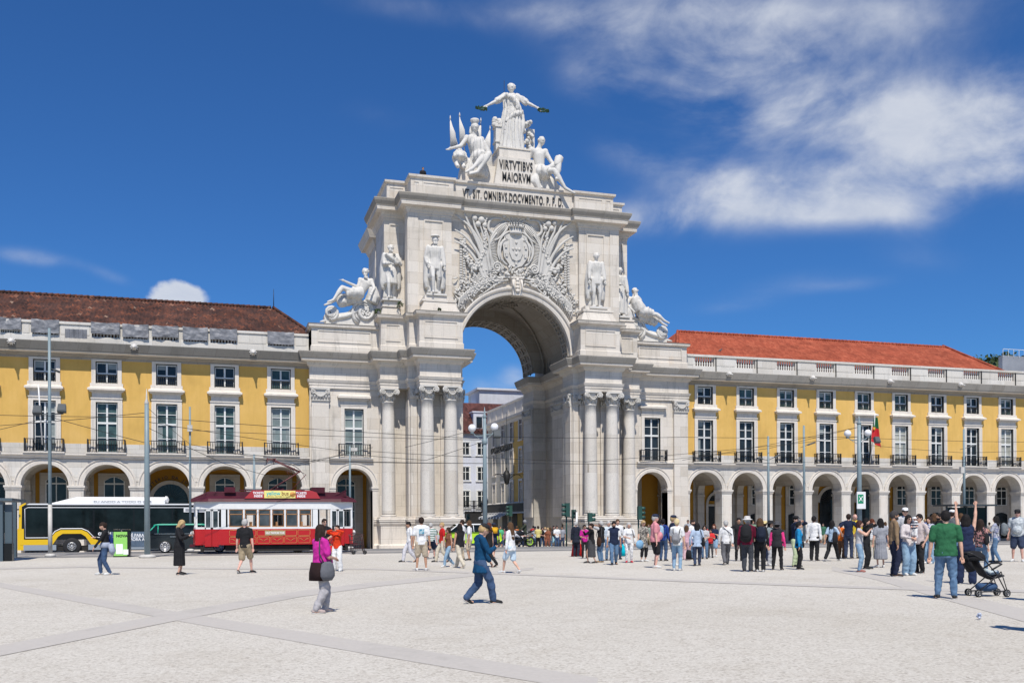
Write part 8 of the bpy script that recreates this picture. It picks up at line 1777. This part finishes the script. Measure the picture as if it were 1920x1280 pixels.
f = P('long haired woman in checked shirt with grey rucksack looking at her phone', 1868, 1054, 965, 250, 'f', 'step', ('phone','phone'), ('tshirt',('blot',(.25,.27,.4),LGR)), ('slim',MJ), SB, 'm', ('vlong',HK)); backpack(f, 'grey rucksack of the woman in the checked shirt', (.17,.19,.20), .17, .24); phone(f, 'phone of the woman in the checked shirt')
P('man in black cap, grey marbled shirt and dark shorts at the right edge', 1908, 1052, 954, 352, 'm', 'wide', ('down','down'), ('tshirt',('blot',(.34,.38,.40),(.50,.53,.54))), ('shorts',DJ), SW, 'p', ('short',HB), ('cap',BLK), fat=1.2, sun=True)
P('bystander outside the right edge of the photo whose shadow falls on the paving', 1968, 1188, 955, 180, 'm', 'stand', ('down','down'), ('tshirt',NAVY), ('jeans',JN), SB, 'l', ('short',HB))
P('second bystander beyond the right edge casting a small shadow', 1962, 1128, 958, 180, 'm', 'stand', ('down','down'), ('tshirt',GRY), ('jeans',JN), SB, 'l', ('short',HB))
# the crowd on the pavement inside and before the archway
CR = [(938,'green T-shirt','dark shorts',(.10,.45,.22),DJ,'short',HBR,'m','beside the green and white car'),(946,'mauve top','jeans',(.30,.14,.2),MJ,'long',HK,'f','behind the handlebars'),
 (969,'orange T-shirt','black trousers',(.65,.18,.04),BLK,'short',HBR,'m','between the sweatshirt woman and the rider'),(977,'white top','dark trousers',WHT,NAVY,'long',HK,'f','just left of the rider'),(984,'black and white top','black skirt',('blot',BLK,WHT),BLK,'bob',HK,'f','immediately behind the rider'),
 (1003,'navy cap and pale shirt','jeans',(.5,.55,.6),JN,'short',HB,'m','right behind the rider'),(1009,'yellow and white shirt','black trousers',(.65,.55,.2),BLK,'short',HB,'m','second right of the rider'),(1016,'black jacket','blue trousers',BLK,JN,'bob',HK,'f','beside the yellow shirt'),
 (1022,'white blouse','brown skirt',WHT,(.2,.09,.05),'long',HBL,'f','left of the brown coat'),(1027,'rust coat','rust trousers',(.25,.09,.05),(.22,.08,.05),'long',HBL,'f','in the middle of the archway crowd'),(1032,'dark grey shirt','wide blue jeans',DGR,MJ,'long',HBR,'f','left of the aqua shorts'),
 (1038,'black shirt with aqua shorts','',BLK,(.35,.6,.68),'short',HK,'m','centre right of the archway crowd'),(1044,'white T-shirt','jeans',WHT,JN,'short',HB,'m','behind the aqua shorts'),(1054,'grey shirt','dark jeans',(.30,.31,.34),DJ,'short',HB,'m','standing alone against the right pier'),
 (1000,'red shirt','black trousers',(.4,.02,.02),BLK,'short',HK,'m','deep inside the archway'),(1047,'pale blue shirt','beige trousers',(.4,.5,.62),BEI,'short',HG,'m','deep at the right pier')]
for i, (x, a, b, tc1, tc2, hk, hc_, sx, where) in enumerate(CR):
    deep = i >= 14; Yp = 76.5 if deep else 67.6+(i % 3)*.7
    lab = ('woman' if sx == 'f' else 'man')+' in '+a+(' and '+b if b else '')+' '+where
    P(lab, x, 0, 0, (10, 340, 185, 30)[i % 4], sx, ('stand','step','stand','wide')[i % 4], (('hold','down'),('down','down'),('phone','phone'),('hold','hold'))[i % 4], ('tshirt', tc1), ('shorts' if 'shorts' in a+b else 'skirt' if 'skirt' in b else 'jeans', tc2), SW if i % 2 else SB, 'lmlp'[i % 4], (hk, hc_), ('cap', NAVY) if 'cap' in a else None, Y=Yp, H=1.74 if sx == 'm' else 1.64, group='crowd under the archway')
for i, (x, c1, c2, sx, lab) in enumerate([(695,LGR,DJ,'m',''),(1243,0,0,'m','')][:0]): pass
# people half seen through the gaps further right
for i, (x, Yp, c1, c2, sx, hk, hc_, lab) in enumerate([(1290,60,(.35,.37,.4),JN,'m','short',HB,'man in grey T-shirt far behind the pale pink woman'),(1322,63,(.5,.03,.03),DGR,'f','long',HBR,'woman in red far behind the child'),(1412,61,(.2,.3,.2),KH,'m','short',HBR,'man in sage T-shirt behind the sun hat'),
    (1506,62,LGR,JN,'f','long',HBL,'blonde woman in grey between the blue jacket and the white sweatshirt'),(1543,63,(.06,.16,.10),BEI,'m','short',HK,'man in dark green left of the striding woman'),(1660,61,(.6,.6,.62),JN,'f','long',HBR,'woman in white behind the silver dress'),
    (1734,60,(.15,.2,.4),BEI,'m','short',HBL,'fair haired man in blue behind the patterned blouse'),(1855,63,(.4,.35,.3),JN,'m','short',HB,'man in taupe T-shirt beyond the floral top'),(1216,63,(.25,.3,.25),KH,'m','short',HBR,'man in dull green T-shirt beyond the patterned shirt woman'),
    (1170,64,(.1,.1,.12),JN,'f','long',HK,'woman in charcoal beyond the turquoise bag'),(1650,64,DGR,BLK,'m','short',HK,'man in charcoal T-shirt beyond the silver dress'),(850,63,(.02,.02,.02),BLK,'m','short',HK,'man in black far behind the brown top woman')]):
    P(lab, x, 0, 0, (0,190,20,170)[i % 4], sx, 'stand', ('down','down'), ('tshirt',c1), ('jeans',c2), SB, 'lm'[i % 2], (hk, hc_), Y=Yp, H=1.75 if sx == 'm' else 1.64)
# statue of two heads on the roof terrace
P('person looking over the parapet at the very top of the arch', 796, 0, 0, 10, 'm', 'stand', ('down','down'), ('tshirt',BLK), ('jeans',JN), SB, 'l', ('short',HBR), Y=71.2, H=1.6)['t'].location.z = 26.75
# pushchair
p, d = ground_at(1846, 1117); pr = thing('pushchair', 'black folding pushchair with grey seat right of the man in the green T-shirt', 'pushchair'); s = 1.0
m = MB()
for y in (-.22,.22):
    m.tube([(-.30,y,.12),(.10,y,.42),(.30,y,.60)], .016, 6); m.tube([(.42,y,.12),(.20,y,.52),(-.10,y,.86),(-.42,y,1.02),(-.50,y,1.05)], .016, 6); m.tube([(-.30,y,.12),(.42,y,.14)], .014, 6); m.tube([(.30,y,.60),(.46,y,.12)], .014, 6)
m.tube([(-.50,-.22,1.05),(-.54,0,1.06),(-.50,.22,1.05)], .018, 6); m.tube([(.05,-.22,.64),(.30,-.24,.78),(.36,0,.80),(.30,.24,.78),(.05,.22,.64)], .022, 8); m.build('frame', plain('buggy_black', (.02,.02,.022), .5), pr)
m = MB(); m.tube([(-.34,0,.98),(-.22,0,.76),(-.05,0,.52),(.12,0,.44),(.42,0,.50)], [.20,.21,.21,.20,.17], 10, flat=.20, up=(.6,0,.8)); m.build('seat', cloth((.03,.03,.035)), pr)
m = MB(); m.lathe([(.02,.24),(.16,.22),(.26,.12),(.28,.0)], (-.30,0,.86), 14, sx=1.1, sy=.85); m.tube([(-.52,0,1.0),(-.46,0,.80),(-.36,0,.62)], [.16,.20,.18], 10, flat=.4, up=(1,0,0)); m.build('hood', cloth(BLK), pr)
m = MB(); m.tube([(.0,0,.62),(.12,0,.56),(.32,0,.58)], [.12,.14,.10], 9, flat=.5); m.build('cushion', cloth((.45,.52,.55)), pr); m = MB(); m.tube([(-.18,0,.24),(.05,0,.22),(.26,0,.24)], [.14,.19,.14], 9, flat=.6); m.build('basket', cloth((.05,.10,.20)), pr)
for (x, y) in ((-.30,-.24),(-.30,.24),(.44,-.22),(.44,.22)): wheel(pr, x, .09, .09, y, .035, 5, (.3,.3,.3), .7)
pr.location = p; pr.rotation_euler = (0,0,R(-14)); pr.scale = (.80,.80,.84)
p = gp(1836, 1161); m = MB(); m.M = Matrix.Translation(p)
for k in range(9): m.ball((random.Random(k).uniform(-.03,.03), random.Random(k+20).uniform(-.03,.03), .03+.008*k), .028, .02, .02, 6, 4)
tag(m.build('crumpled_cup', plain('plastic', (.45,.50,.62), .2)), 'small crumpled plastic cup lying on the paving at the lower right', 'litter')
# two birds
def bird(label, x, y, Y):
    q = pt(x, y, Y); b = thing('pigeon', label, 'bird', tuple(q)); m = MB(); m.M = Matrix.Translation(q)
    m.tube([(-.18,0,.06),(-.08,0,.12),(.02,0,.15),(.10,0,.20),(.13,0,.27)], [.02,.06,.075,.05,.035], 9); m.ball((.14,0,.29), .035, n=8, m=6); m.tube([(.17,0,.29),(.21,0,.28)], [.012,.003], 5)
    for s_ in (-1,1): m.tube([(.02,s_*.03,.08),(.03,s_*.03,.0)], .008, 4)
    m.M = None; m.build('body', plain('pigeon_grey', (.07,.07,.08), .7, var=.3, scale=20), b)
bird('dark pigeon perched on the right parapet near the arch', 1352, 659.5, 72.5)
# weeds growing in the joints of the arch
for (x, y, Y, lab) in ((752, 572, 70.55, 'small green weed beside the far left statue pedestal'), (710, 584, 71.6, 'green weed at the big curl of the left volute'), (826, 580, 68.5, 'tiny weed on the cornice under the flat capped statue')):
    q = pt(x, y, Y); m = MB(); clumps(m, q, .28 if x != 826 else .12, 90, .06); tag(m.build('weed', M_LEAF, recalc=False), lab, 'plant')
flush_jobs()
